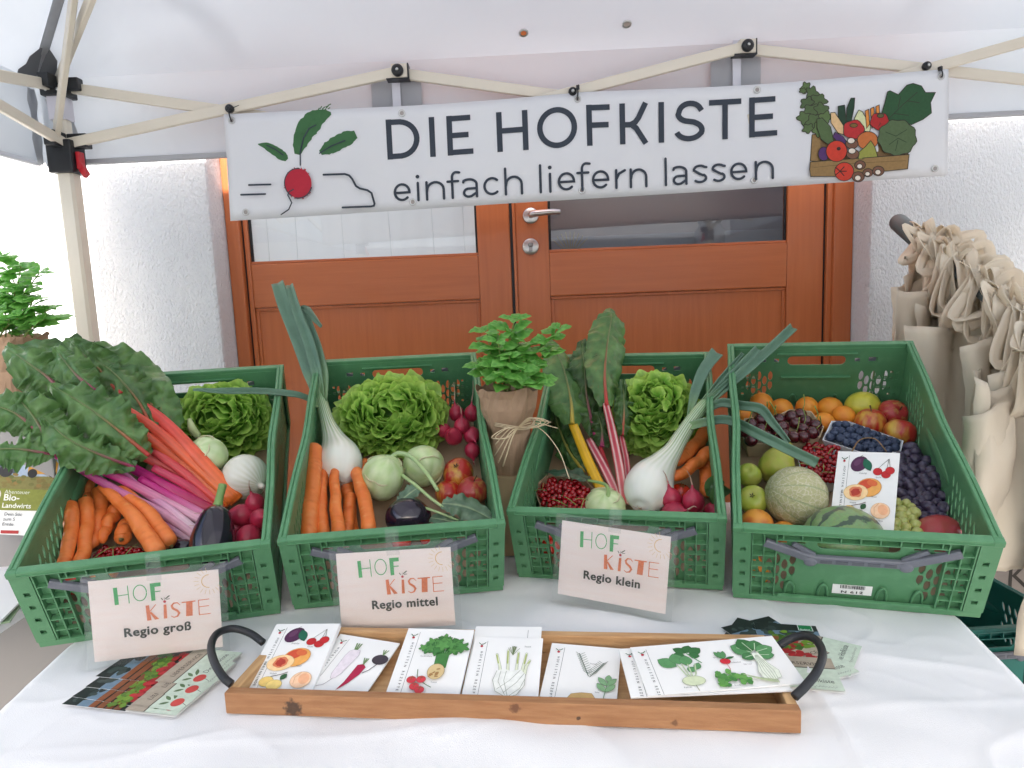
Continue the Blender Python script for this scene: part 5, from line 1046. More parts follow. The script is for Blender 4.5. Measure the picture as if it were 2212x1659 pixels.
def lettuce(i, x, y, lz, rx, ry, rz, label, n=150, lean=(0, 0, 0), size=.034, seed=0):
    """rx, ry, rz in metres along the crate's right, back and up directions; the head's heart faces up and outwards"""
    rg = random.Random(seed+3); C = inC(i, x, y, lz); t = thing('lettuce', label, 'lettuce', C); ax = (CUP[i]*.75-CBK[i]*.65+Vector(lean)).normalized(); B3 = Matrix((CRT[i], CBK[i], CUP[i])).transposed()
    sax = Vector((CRT[i].dot(ax), CBK[i].dot(ax), CUP[i].dot(ax)))
    for k in range(n):
        zz = 1-1.45*(k+.5)/n; a = k*2.39996; s = math.sqrt(max(0, 1-zz*zz)); loc = Vector((s*math.cos(a), s*math.sin(a), zz)); q = sax.to_track_quat('Z', 'Y'); nl = q @ loc
        nrm = (B3 @ Vector((nl.x/rx, nl.y/ry, nl.z/rz))).normalized(); pos = B3 @ Vector((nl.x*rx, nl.y*ry, nl.z*rz))
        tg = (ax-nrm*ax.dot(nrm)); tg = tg.normalized() if tg.length > .15 else nrm.orthogonal().normalized()
        g_ = (nrm*rg.uniform(.55, 1.1)+tg*rg.uniform(.1, .8)+Vector((rg.uniform(-1, 1), rg.uniform(-1, 1), rg.uniform(-1, 1)))*.35).normalized()
        fz = (tg*-.9+nrm*.55+Vector((rg.uniform(-1, 1), rg.uniform(-1, 1), rg.uniform(-1, 1)))*.45); fz = (fz-g_*fz.dot(g_)).normalized(); fx = g_.cross(fz)
        sz = size*rg.uniform(.6, 1.45)*(.8+.35*(1-zz)/2); M = Matrix((fx, g_, -fz)).transposed().to_4x4() @ Matrix.Scale(sz, 4); M.translation = pos*rg.uniform(.84, 1.04)-g_*sz*.55
        link('leaf', LL[rg.randrange(7)], t, None, M)
    b = MB(); v, f = lathe(sphere_prof(1, 2, 8), 14); b.add([B3 @ Vector((q.x*rx*.62, q.y*ry*.62, q.z*rz*.62)) for q in v], f, True, 0, [srgb(110, 160, 60)]*len(v)); b.build('heart', MT['lettuce'], t)
# ---- spring onion
def spring_onion(i, bulb, label, leaves, lz_=None, M_=None):
    """bulb: list of (x, y, lz, width); leaves: (points (x, y, lz), widths, fold)"""
    P_ = [inC(i, x, y, z) for x, y, z, w in bulb]; rr_ = [radpx(p, w) for p, (x, y, z, w) in zip(P_, bulb)]; O_ = P_[0]; t = thing('spring_onion', label, 'onion', O_)
    S_ = spl(P_, 8)
    def rc(k):                                     # smooth radii with the same spline
        return [max(.0012, q.x) for q in spl([Vector((r, 0, 0)) for r in rr_], 8)]
    Wt, Gn = srgb(238, 238, 228), srgb(150, 178, 104)
    def cf(tt, a):
        st = .5+.5*math.cos(a*2*PI*22+math.sin(a*40)*.6); g = max(0, (tt-.30)/.7); return mix3(Wt, mix3(Gn, srgb(104, 150, 92), g), min(1, (st**6)*min(1, g*1.9+.04)+g*g*.85))
    b = MB(); v, f, c = tube(S_, rc(0), 44, colf=cf); b.add([q-O_ for q in v], f, True, 0, c); b.build('bulb', MT['onion'], t)
    b = MB()
    for k in range(9): a = k*.7; e = S_[0]; d = (S_[0]-S_[4]).normalized(); q = d.orthogonal().normalized(); q = Quaternion(d, a) @ q; v, f, _ = tube(spl([e-O_, e+d*.006+q*.006-O_, e+d*.010+q*.016-O_], 3), [.0007, .0004], 4); b.add(v, f)
    b.build('root', MT['root'], t)
    for pts, ws, fold, nh in leaves:
        L3 = [inC(i, *p) if len(p) == 3 else onD(p[0], p[1], p[2]+p[3]*0) for p in pts]; hw = [radpx(L3[min(k, len(L3)-1)], w*1.75) for k, w in enumerate(ws)]; S2 = spl(L3, 7)
        def lc_(tt, u, q): return mix3(mix3(srgb(150, 180, 110), srgb(92, 128, 104), min(1, tt*3.5)), srgb(124, 158, 134), .35*abs(u)**2+.25*(.5+.5*math.cos(u*26)))
        v, f, c = leafsurf(S2, hw, nh, 8, fold, 0, 1, .0010, 60, 0, lc_, seed=len(pts)); b = MB(); b.add([q-O_ for q in v], f, True, 0, c); o = b.build('leaf', MT['leek'], t); md = o.modifiers.new('t', 'SOLIDIFY'); md.thickness = .0022; md.offset = 0
    return t
TOC = Vector((0, -1, .5))
# ---- kohlrabi
def kohlrabi(i, x, y, lz, w, d, label, h=.92):
    P = inC(i, x, y, lz); r = radpx(P, w); pr = [(max(.02, math.sin(PI*k/16)**.85)*r, -h*r*math.cos(PI*k/16)) for k in range(17)]
    cols = []; b = MB(); v, f = lathe(pr, 32, lambda v, a, t: v*(1+.02*math.sin(3*a+1)))
    for q in v: n_ = noise.noise(q*60); cols.append(mix3(srgb(222, 234, 190), srgb(190, 214, 148), .5+.6*n_+.25*math.cos(math.atan2(q.y, q.x)*9)))
    b.add(v, f, True, 0, cols); o = b.build('kohlrabi', MT['veg'], None, at(P, d)); tag(o, label, 'kohlrabi')
    for k in range(6):                              # leaf scars
        a = k*1.9; ph = .7+.35*(k % 3); c = Vector((math.cos(a)*math.sin(ph)*r, math.sin(a)*math.sin(ph)*r, math.cos(ph)*r*h)); nn = c.normalized(); tx = nn.cross(Vector((0, 0, 1))).normalized()
        S2 = [c*1.0+tx*(u*r*.34)+nn*(.0015*(1-u*u)+.001-.02*r*u*u)-nn.cross(tx)*(abs(u)*.10*r) for u in (-1, -.6, -.2, .2, .6, 1)]; v, f, _ = tube(S2, [.0006, .0016, .0022, .0016, .0006], 6); b = MB(); b.add(v, f, True, 0, [srgb(214, 210, 170)]*len(v)); b.build('leaf_scar', MT['veg'], o)
    return o, P, r
# ---- punnets and small berries
def punnet(i, corners, lz, h, label, mt, group=None):
    """corners: picture points of the rim, in order"""
    R_ = [inC(i, x, y, lz) for x, y in corners]; c = sum(R_, Vector())/len(R_); B_ = [c+(p-c)*.78-CUP[i]*h for p in R_]; O_ = c-CUP[i]*h; t = thing('punnet', label, 'punnet', O_); n = len(R_)
    b = MB(); I_ = [c+(p-c)*.965 for p in R_]; J_ = [c+(p-c)*.75-CUP[i]*(h-.003) for p in R_]; vs = [q-O_ for q in R_+B_+I_+J_]
    b.add(vs, [(k, (k+1) % n, n+(k+1) % n, n+k) for k in range(n)]+[(2*n+k, 3*n+k, 3*n+(k+1) % n, 2*n+(k+1) % n) for k in range(n)]+[(k, 2*n+k, 2*n+(k+1) % n, (k+1) % n) for k in range(n)]+[tuple(range(n, 2*n)), tuple(range(4*n-1, 3*n-1, -1))], False); b.build('box', MT[mt], t); return c, R_
BER = {}
def berry(kind, n=12, m=8, h=1.0):
    if kind not in BER:
        b = MB(); v, f = lathe(sphere_prof(.5, h, m), n); b.add(v, f); BER[kind] = b.mesh(kind); BER[kind].materials.append(MT[kind])
    return BER[kind]
def scatter(i, quad, n, seed=0, mind=.0):
    """n spread picture points inside a polygon"""
    rg = random.Random(seed); out = []; xs = [p[0] for p in quad]; ys = [p[1] for p in quad]
    def inside(x, y):
        c = False; j = len(quad)-1
        for k in range(len(quad)):
            (x1, y1), (x2, y2) = quad[k], quad[j]
            if (y1 > y) != (y2 > y) and x < (x2-x1)*(y-y1)/(y2-y1)+x1: c = not c
            j = k
        return c
    tr_ = 0
    while len(out) < n and tr_ < 20000:
        tr_ += 1; x, y = rg.uniform(min(xs), max(xs)), rg.uniform(min(ys), max(ys))
        if inside(x, y) and all((x-a)**2+((y-b)*1.15)**2 > mind**2 for a, b in out): out.append((x, y))
    return out
def currants(i, quad, lz, label, n, seed, w=11.5, dome=.012):
    c = sum((inC(i, x, y, lz) for x, y in quad), Vector())/len(quad); O_ = c-CUP[i]*.02; t = thing('red_currants', label, 'currants', O_); me = berry('currant', 12, 8); rg = random.Random(seed)
    pts = scatter(i, quad, n, seed, w*.72); cx = sum(p[0] for p in quad)/len(quad); cy = sum(p[1] for p in quad)/len(quad); rmax = max(abs(p[0]-cx) for p in quad)
    for layer in (0, 1):
        for x, y in pts:
            dd_ = min(1, math.hypot((x-cx)/rmax, (y-cy)/(rmax*.8))); P = inC(i, x+layer*rg.uniform(-5, 5), y+layer*rg.uniform(-5, 5), lz+dome*(1-dd_*dd_)-layer*.008+rg.uniform(-.002, .002)); r = radpx(P, w)*rg.uniform(.85, 1.1)
            link('berry', me, t, None, Matrix.Translation(P-O_) @ rot_to((rg.uniform(-1, 1), rg.uniform(-1, 1), rg.uniform(-1, 1))) @ Matrix.Scale(r*2, 4))
    b = MB()
    for k in range(7):
        x, y = pts[k*3 % len(pts)]; P = inC(i, x, y, lz+dome+.004); d = Vector((rg.uniform(-1, 1), rg.uniform(-1, 1), .3))*.018; v, f, _ = tube(spl([P-O_-d, P-O_+Vector((0, 0, .003)), P-O_+d], 4), [.0009, .0007], 5); b.add(v, f)
    b.build('twig', MT['twig'], t)
# ---- aubergine
def aubergine(i, pts, label, calyx=True):
    P_ = [inC(i, x, y, z) for x, y, z, w in pts]; rr_ = [radpx(p, w) for p, (x, y, z, w) in zip(P_, pts)]; O_ = P_[0]; t = thing('aubergine', label, 'aubergine', O_)
    S_ = spl(P_, 7); rad = [max(.001, q.x) for q in spl([Vector((r, 0, 0)) for r in rr_], 7)]; b = MB(); v, f, _ = tube(S_, rad, 24); b.add([q-O_ for q in v], f); b.build('fruit', MT['aub'], t)
    if calyx:
        A = S_[-1]; d = (S_[-1]-S_[-6]).normalized(); n = 24; rings = []; q0 = d.orthogonal().normalized()
        for k, (dz, s) in enumerate(((.004, .30), (-.004, .6), (-.014, .9), (-.024, 1.07), (-.034, 1.14))):
            ring = []
            for j in range(n):
                a = 2*PI*j/n; lobe = .5+.5*math.cos(5*a); e = Quaternion(d, a) @ q0; dz2 = dz*(1 if k < 3 else (.55+.75*lobe)); ring.append(A+d*dz2+e*(rad[-9]*s*.98 if k > 1 else rad[-5]*s)-O_)
            rings.append(ring)
        vs = [p for r in rings for p in r]; b = MB(); b.add(vs, [(k*n+j, k*n+(j+1) % n, (k+1)*n+(j+1) % n, (k+1)*n+j) for k in range(4) for j in range(n)], True, 0, [mix3(srgb(120, 160, 90), srgb(160, 176, 120), k/4) for k in range(5) for _ in range(n)])
        v, f, c = tube(spl([A-O_, A+d*.018-O_, A+d*.045+Vector((.003, 0, .004))-O_], 5), [.011, .0085, .0075, .008], 10, colf=lambda t_, a: srgb(132, 166, 96)); b.add(v, f, True, 0, c); b.build('calyx', MT['veg'], t)
# ---------------------------------------------------------------- chard
def chard_leaf(parent, O_, spine, ws, nh, vein, seed, name='leaf_blade', dark=1.0, ruf=.022, bump=.009, label=None, fold=-.10, curl=.45):
    S_ = spl(spine, 16); G1, G2 = srgb(66, 110, 62), srgb(130, 170, 98); rg = random.Random(seed); hw = [max(.001, q.x) for q in spl([Vector((w, 0, 0)) for w in ws], 16)]; N_ = len(S_)
    def cf(tt, u, q):
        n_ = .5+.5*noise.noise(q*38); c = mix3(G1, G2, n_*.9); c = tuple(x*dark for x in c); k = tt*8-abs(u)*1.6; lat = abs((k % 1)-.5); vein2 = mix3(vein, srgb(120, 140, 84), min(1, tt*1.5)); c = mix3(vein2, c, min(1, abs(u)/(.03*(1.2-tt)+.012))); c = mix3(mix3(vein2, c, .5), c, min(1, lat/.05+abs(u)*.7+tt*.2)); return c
    v, f, c = leafsurf(S_, hw, nh, 34, fold, ruf, 5, bump, 40, curl, cf, seed); b = MB(); b.add([q-O_ for q in v], f, True, 0, c); o = b.build(name, MT['leafm'], parent)
    if label: o['label'] = label
    rib = [p+Vector(nh).normalized()*.0015-O_ for p in S_]; r0 = ws[0]*.35
    v, f, c = tube(rib[:int(N_*.85)], [max(.0035, min(.006, r0)), .0022, .0009], 7, colf=lambda t, a: mix3(vein, srgb(120, 134, 84), min(1, t*1.5))); b = MB(); b.add(v, f, True, 0, c); b.build('midrib', MT['veg'], o)
    return o
def stalk(parent, O_, pts, ws, c0, c1, seed, white=.0, flat=.55):
    S_ = spl(pts, 8); hw = [radpx(pts[min(k, len(pts)-1)], w*1.75) for k, w in enumerate(ws)]
    def cf(t, a): st = .5+.5*math.cos(a*2*PI*9+seed); c = mix3(c0, c1, min(1, t*1.7)); c = mix3(c, tuple(x*.72 for x in c), .5*st**2); return mix3(c, srgb(236, 214, 206), white*(.5+.5*math.cos(a*2*PI*5+1))**3)
    v, f, c = tube(S_, hw, 36, hint=TOC, flat=flat, colf=cf); b = MB(); b.add([q-O_ for q in v], f, True, 0, c); return b.build('stalk', MT['veg'], parent)
# bunch spilling out of the leftmost crate
O_ = inC(0, 470, 1120, .02); ch1 = thing('chard_bunch', 'big bunch of rainbow chard with orange and magenta stalks, leaves over the left rim', 'chard', O_)
OR, RE, MG, PK_ = srgb(246, 124, 48), srgb(234, 84, 74), srgb(206, 44, 136), srgb(236, 190, 208)
def q0(x, y, z): return inC(0, x, y, z)
stalk(ch1, O_, [q0(512, 1082, .07), q0(430, 990, .13), q0(345, 905, .18), q0(262, 850, .215)], [18, 17, 15, 11], OR, RE, 1)
stalk(ch1, O_, [q0(498, 1086, .065), q0(400, 1004, .11), q0(318, 945, .165), q0(250, 905, .21)], [15, 14, 13, 8], OR, srgb(216, 80, 44), 2)
stalk(ch1, O_, [q0(480, 1092, .055), q0(395, 1030, .09), q0(312, 985, .13), q0(250, 950, .18)], [14, 13, 12, 8], RE, srgb(216, 76, 70), 3)
stalk(ch1, O_, [q0(462, 1104, .05), q0(380, 1062, .08), q0(276, 1006, .115), q0(190, 970, .17)], [14, 13, 12, 9], srgb(178, 36, 66), MG, 4)
stalk(ch1, O_, [q0(442, 1128, .045), q0(360, 1085, .075), q0(273, 1040, .115), q0(192, 1006, .16), q0(120, 985, .19)], [11, 11, 11, 9, 7], PK_, MG, 5)
stalk(ch1, O_, [q0(425, 1160, .040), q0(350, 1108, .07), q0(250, 1058, .115), q0(142, 990, .175), q0(85, 925, .2)], [10, 11, 10, 9, 6], PK_, srgb(190, 70, 140), 6)
stalk(ch1, O_, [q0(428, 1152, .042), q0(370, 1104, .068), q0(312, 1062, .09), q0(262, 1020, .12)], [12, 11, 10, 8], srgb(236, 214, 222), srgb(214, 130, 178), 7)
stalk(ch1, O_, [q0(418, 1168, .032), q0(360, 1135, .05), q0(300, 1098, .06)], [11, 9, 7], srgb(232, 206, 216), srgb(206, 110, 166), 8)
stalk(ch1, O_, [q0(470, 1098, .05), q0(405, 1050, .085), q0(330, 1010, .12)], [13, 11, 9], srgb(196, 50, 44), srgb(206, 60, 96), 9)
stalk(ch1, O_, [q0(505, 1080, .075), q0(415, 996, .125), q0(332, 925, .175), q0(268, 880, .21)], [15, 14, 12, 8], OR, srgb(230, 92, 70), 10)
stalk(ch1, O_, [q0(488, 1092, .06), q0(410, 1030, .095), q0(330, 972, .14)], [13, 12, 9], srgb(222, 70, 50), srgb(226, 80, 84), 11)
stalk(ch1, O_, [q0(450, 1118, .046), q0(372, 1076, .075), q0(300, 1034, .105)], [12, 11, 9], srgb(226, 150, 186), MG, 12)
VR, VM = srgb(196, 52, 52), srgb(170, 44, 104)
def leaf_from(pts, ws, vein, seed, nh=(.05, -.85, .5), **kw):
    P3 = [q0(*p) for p in pts]; return chard_leaf(ch1, O_, P3, [radpx(P3[min(k, len(P3)-1)], w*1.6) for k, w in enumerate(ws)], nh, vein, seed, **kw)
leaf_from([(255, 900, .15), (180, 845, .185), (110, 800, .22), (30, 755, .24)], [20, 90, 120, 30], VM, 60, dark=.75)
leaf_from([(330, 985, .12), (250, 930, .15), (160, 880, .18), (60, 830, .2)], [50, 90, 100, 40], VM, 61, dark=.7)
leaf_from([(375, 955, .14), (335, 885, .185), (275, 815, .23), (205, 765, .265), (140, 735, .28)], [16, 62, 74, 52, 8], VR, 11)
leaf_from([(262, 852, .22), (222, 805, .25), (180, 765, .28), (150, 738, .295)], [24, 44, 40, 6], VR, 12, nh=(-.3, -.8, .5))
leaf_from([(120, 985, .195), (92, 930, .225), (66, 890, .25), (30, 850, .27)], [16, 62, 60, 10], VM, 15, nh=(-.2, -.8, .55))
leaf_from([(140, 850, .235), (103, 815, .26), (62, 785, .285), (10, 748, .30)], [22, 54, 60, 14], VM, 16, nh=(-.1, -.7, .7))
leaf_from([(322, 985, .155), (262, 935, .205), (190, 880, .25), (112, 832, .28)], [20, 60, 66, 12], VR, 13, nh=(.1, -.75, .6))
leaf_from([(290, 1010, .14), (222, 985, .185), (150, 950, .225), (92, 900, .255)], [14, 46, 54, 10], VM, 14, nh=(.1, -.7, .65))
leaf_from([(85, 935, .215), (50, 905, .24), (15, 885, .255), (-40, 870, .26)], [18, 46, 50, 20], VM, 17, nh=(.1, -.6, .75))
leaf_from([(115, 985, .20), (70, 975, .22), (20, 970, .235), (-30, 975, .24)], [12, 40, 46, 20], VM, 18, nh=(.2, -.6, .75))
leaf_from([(330, 930, .165), (300, 870, .21), (250, 810, .25), (196, 770, .275)], [14, 50, 56, 10], VR, 19, nh=(.3, -.7, .6), dark=.85)
leaf_from([(205, 845, .255), (170, 815, .275), (140, 780, .29), (118, 752, .30)], [20, 42, 44, 8], VM, 20, nh=(-.3, -.6, .75))
# bunch in the third crate
O3 = inC(2, 1335, 1090, .03); ch3 = thing('chard_bunch', 'upright chard bunch with one yellow and several red striped stalks', 'chard', O3)
def q3(x, y, z): return inC(2, x, y, z)
YE, YV = srgb(232, 182, 40), srgb(206, 180, 70)
stalk(ch3, O3, [q3(1308, 1074, .06), q3(1272, 1000, .09), q3(1236, 912, .13), q3(1216, 862, .15)], [13, 13, 11, 7], YE, YE, 1, 0, .6)
stalk(ch3, O3, [q3(1290, 1050, .045), q3(1262, 1000, .06), q3(1226, 960, .08)], [8, 7, 6], srgb(226, 150, 40), YE, 2)
stalk(ch3, O3, [q3(1350, 1090, .055), q3(1338, 1010, .095), q3(1322, 930, .135), q3(1308, 870, .165)], [12, 12, 11, 8], srgb(226, 110, 110), srgb(186, 36, 60), 3, .9, .6)
stalk(ch3, O3, [q3(1340, 1086, .055), q3(1310, 1020, .08), q3(1272, 950, .10)], [11, 11, 9], srgb(226, 120, 124), srgb(196, 60, 84), 4, .9, .6)
stalk(ch3, O3, [q3(1358, 1040, .06), q3(1352, 990, .085), q3(1342, 942, .10)], [8, 8, 7], srgb(206, 60, 80), srgb(196, 50, 70), 5, .7, .6)
stalk(ch3, O3, [q3(1328, 1060, .05), q3(1312, 1010, .07), q3(1296, 965, .09)], [6, 6, 5], srgb(196, 40, 60), srgb(186, 40, 50), 6)
def leaf3(pts, ws, vein, seed, nh=(.0, -.95, .25), **kw):
    P3 = [q3(*p) for p in pts]; return chard_leaf(ch3, O3, P3, [radpx(P3[min(k, len(P3)-1)], w*1.6) for k, w in enumerate(ws)], nh, vein, seed, **kw)
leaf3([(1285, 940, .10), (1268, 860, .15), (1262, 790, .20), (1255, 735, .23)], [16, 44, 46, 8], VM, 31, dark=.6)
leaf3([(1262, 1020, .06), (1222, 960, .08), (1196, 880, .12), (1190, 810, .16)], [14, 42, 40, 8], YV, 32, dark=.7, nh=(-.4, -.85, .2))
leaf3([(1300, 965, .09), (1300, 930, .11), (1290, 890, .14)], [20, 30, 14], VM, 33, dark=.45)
leaf3([(1236, 915, .135), (1232, 860, .165), (1215, 790, .20), (1186, 730, .23)], [20, 58, 52, 10], YV, 34, nh=(.15, -.95, .2), label='chard leaf with yellow veins', bump=.003, ruf=.008)
leaf3([(1310, 875, .165), (1306, 810, .20), (1312, 740, .235), (1320, 690, .26), (1318, 664, .27)], [16, 46, 54, 44, 10], VR, 35, nh=(.1, -.95, .2), label='tall dark chard leaf with red veins', bump=.004, ruf=.010)
leaf3([(1345, 940, .11), (1348, 880, .15), (1345, 820, .19)], [12, 26, 8], VR, 36, dark=.7)
# ---------------------------------------------------------------- leftmost crate
carrot(0, (150, 1080, .115), (133, 1232, .075), 31, 27, 'thick carrot standing at the far left of the leftmost crate', .05)
carrot(0, (184, 1073, .10), (171, 1228, .07), 30, 28, 'carrot second from the left in the leftmost crate', .04)
carrot(0, (190, 1036, .075), (184, 1110, .06), 30, 28, 'dark carrot in the shade under the chard stalks')
carrot(0, (216, 1052, .085), (198, 1186, .06), 34, 26, 'carrot third from the left, dipping towards the currants', .04)
carrot(0, (236, 1080, .06), (236, 1150, .04), 26, 22, 'short shaded carrot behind the small curved one')
carrot(0, (256, 1095, .075), (221, 1172, .065), 30, 20, 'small curved carrot above the red currants', -.05)
carrot(0, (262, 1166, .060), (276, 1125, .055), 36, 30, 'stubby carrot with its end facing the viewer')
carrot(0, (344, 1202, .075), (214, 1046, .115), 42, 19, 'long carrot lying diagonally over the red currants', -.04)
carrot(0, (370, 1180, .060), (248, 1056, .10), 38, 30, 'carrot beside the magenta stalks, parallel to the long diagonal one', -.05)
lettuce(0, 482, 915, .068, .104, .08, .088, 'green oakleaf lettuce at the back of the leftmost crate', 190, size=.036, seed=1)
kohlrabi(0, 448, 985, .11, 84, (-.25, -.75, .6), 'round kohlrabi between chard stalks and lettuce in the leftmost crate')
P = inC(0, 415, 925, .13); b = MB(); v, f, c = tube(spl([Vector((.006, .01, -.02)), Vector((0, 0, .0)), Vector((-.004, 0, .022))], 5), [.008, .009, .004], 10, colf=lambda t, a: srgb(206, 216, 160)); b.add(v, f, True, 0, c); tag(b.build('vegetable_stub', MT['veg'], None, Matrix.Translation(P)), 'pale green stub peeking out beside the chard leaf', 'stub')
# plain white onion
P = inC(0, 530, 1030, .085); r = radpx(P, 97); b = MB(); pr = [(max(.015, math.sin(PI*k/20))*r, -1.03*r*math.cos(PI*k/20)) for k in range(20)]+[(r*.13, r*1.12), (r*.08, r*1.25)]
v, f = lathe(pr, 48); b.add(v, f, True, 0, [mix3(srgb(238, 236, 228), srgb(214, 212, 190), .5+.5*math.cos(math.atan2(q.y, q.x)*24)*(abs(q.z)/r)) for q in v]); o = b.build('white_onion', MT['onion'], None, at(P, (.75, -.45, -.25))); tag(o, 'large shiny white onion at the right wall of the leftmost crate', 'onion')
b = MB()
for k in range(10): a = k*.63; v, f, _ = tube(spl([(0, 0, r*1.2), (.004*math.cos(a), .004*math.sin(a), r*1.32), (.009*math.cos(a), .009*math.sin(a), r*1.36)], 3), [.0006, .0003], 4); b.add(v, f)
b.build('root', MT['root'], o)
aubergine(0, [(452, 1235, .045, 70), (455, 1215, .06, 90), (459, 1170, .085, 92), (464, 1132, .10, 76), (468, 1108, .108, 56), (470, 1097, .112, 34)], 'dark glossy aubergine with green calyx at the front of the leftmost crate')
aubergine(0, [(418, 1186, .03, 26), (400, 1184, .035, 38), (378, 1184, .035, 34), (360, 1186, .035, 16)], 'second aubergine mostly hidden behind the diagonal carrots', False)
radish_bunch(0, [(523, 1113, 50, .07, (-.7, -.2, .2), (-.05, -.01, .0)), (551, 1087, 42, .085, (-.1, -.3, .9), (.004, 0, .03)), (536, 1161, 54, .06, (-.2, -.6, -.5), None), (562, 1121, 46, .075, (.3, -.5, .2), None), (507, 1142, 44, .045, (-.6, -.3, .1), (-.05, -.01, .005)), (556, 1150, 40, .035, (0, -.6, .2), None)], 'bunch of red radishes in the right front corner of the leftmost crate')
punnet(0, [(196, 1196), (222, 1182), (296, 1180), (326, 1194), (322, 1222), (198, 1226)], .045, .035, 'small punnet of red currants under the carrots in the leftmost crate', 'cardp')
currants(0, [(202, 1200), (224, 1186), (294, 1184), (320, 1198), (316, 1220), (204, 1222)], .042, 'red currants under the carrots in the leftmost crate', 70, 5, 11)
fruit('apricot', R_ME['apricot'], 0, 226, 1232, 56, .055, 'yellow-orange apricot just behind the front rim of the leftmost crate', 'apricot', (0, -.5, .8))
fruit('tomato', R_ME['tomato'], 0, 160, 1262, 50, .045, 'red tomato seen through the front slots of the leftmost crate', 'tomato')
# ---------------------------------------------------------------- second crate
spring_onion(1, [(736, 1040, .070, 10), (737, 1034, .071, 50), (735, 1012, .076, 92), (732, 985, .082, 90), (722, 952, .095, 54), (712, 925, .107, 36), (704, 900, .12, 28), (697, 876, .132, 26), (692, 858, .14, 26)],
    'tall spring onion with blue-green leaves towering over the second crate',
    [([(692, 866, .14), (672, 805, .175), (645, 730, .22), (616, 660, .265), (600, 612, .295)], [12, 19, 19, 17, 15], .25, TOC), ([(694, 862, .143), (684, 800, .18), (668, 740, .22), (645, 680, .26), (626, 617, .295)], [10, 13, 13, 11, 9], .5, TOC),
     ([(698, 868, .14), (697, 810, .172), (682, 745, .21), (664, 695, .24), (654, 668, .255), (668, 672, .258), (682, 690, .25), (695, 706, .24)], [11, 15, 13, 11, 8, 9, 8, 4], .35, TOC),
     ([(690, 878, .135), (664, 862, .15), (628, 852, .17), (553, 846, .205), (485, 846, .235), (417, 842, .26)], [12, 9, 9, 9, 9, 3], .5, Vector((0, -.5, .9)))])
carrot(1, (326, 985, .12) if False else (677, 962, .115), (664, 1168, .075), 36, 38, 'thickest carrot, at the left wall of the second crate', .015)
carrot(1, (700, 1014, .085), (700, 1163, .07), 22, 30, 'second carrot from the left in the second crate', -.03)
carrot(1, (724, 998, .095), (734, 1162, .080), 18, 31, 'carrot third from the left, its thin end against the onion', -.02)
carrot(1, (766, 1014, .08), (798, 1155, .075), 27, 33, 'rightmost carrot in the second crate, leaning on the kohlrabi', .03)
carrot(1, (756, 1068, .055), (752, 1160, .05), 26, 26, 'small carrot tucked between two others in the second crate')
carrot(1, (748, 1035, .05), (764, 1160, .035), 26, 26, 'carrot at the bottom of the pile in the second crate')
carrot(1, (792, 998, .035), (770, 1030, .04), 24, 24, 'carrot end showing left of the kohlrabi in the second crate')
lettuce(1, 852, 905, .075, .124, .09, .098, 'large frilly green lettuce filling the back of the second crate', 260, size=.038, seed=2)
k1, kp, kr = kohlrabi(1, 827, 1031, .075, 92, (.35, -.25, .9), 'pale green kohlrabi in front of the lettuce, beside the carrots', 1.08)
k2, kp2, kr2 = kohlrabi(1, 915, 1006, .070, 90, (.3, -.6, -.3), 'second kohlrabi, behind the cut leaf stems')
def kleaf(pts, ws, seed, root=k1):
    P3 = [inC(1, *p) for p in pts]; S_ = spl(P3, 7); cf = lambda t, u, q: mix3(srgb(170, 190, 150), mix3(srgb(92, 124, 96), srgb(130, 156, 128), .5+.7*noise.noise(q*50)), min(1, abs(u)*9)); Mi = root.matrix_world.inverted() if False else (Matrix.Translation(kp) @ rot_to((.35, -.25, .9))).inverted()
    v, f, c = leafsurf(S_, [radpx(P3[min(k, len(P3)-1)], w*1.7) for k, w in enumerate(ws)], (0, -.6, .8), 16, .15, .010, 4, .003, 60, .2, cf, seed); b = MB(); b.add([Mi @ q for q in v], f, True, 0, c); b.build('leaf', MT['leafm'], root)
def kstem(pts, ws, root=k1):
    P3 = [inC(1, *p) for p in pts]; Mi = (Matrix.Translation(kp) @ rot_to((.35, -.25, .9))).inverted(); v, f, c = tube(spl(P3, 7), [radpx(P3[0], w) for w in ws], 10, colf=lambda t, a: srgb(176, 200, 140)); b = MB(); b.add([Mi @ q for q in v], f, True, 0, c); b.build('leaf_stem', MT['veg'], root)
kstem([(845, 988, .105), (862, 979, .115), (890, 988, .118), (920, 1020, .112), (946, 1060, .10)], [11, 10, 8]); kstem([(868, 1026, .09), (900, 1050, .095), (930, 1076, .09), (958, 1096, .085)], [8, 7, 6]); kstem([(915, 1096, .07), (950, 1108, .075), (990, 1124, .075)], [6, 5, 4])
kleaf([(955, 1088, .088), (985, 1090, .09), (1020, 1100, .085), (1066, 1124, .075)], [14, 34, 34, 8], 3); kleaf([(905, 1052, .095), (890, 1062, .09), (872, 1076, .082), (858, 1086, .075)], [12, 24, 22, 6], 4); kleaf([(930, 1118, .06), (965, 1124, .065), (1000, 1132, .06)], [12, 24, 8], 5)
aubergine(1, [(846, 1120, .04, 40), (858, 1119, .045, 74), (882, 1117, .048, 86), (906, 1116, .046, 74), (926, 1114, .042, 36)], 'dark aubergine lying at the front of the second crate', False)
fruit('apple', A_ME['yrapple'], 1, 990, 1023, 69, .050, 'red and yellow apple with its blossom end up in the second crate', 'apple', (.1, .55, -.75), calyx=True)
fruit('apple', A_ME['rapple'], 1, 1021, 1060, 66, .050, 'red apple nearest the right wall of the second crate', 'apple', (.2, -.2, .95), stem=True)
fruit('apple', A_ME['yrapple'], 1, 968, 1064, 58, .035, 'apple partly covered by the kohlrabi leaf', 'apple')
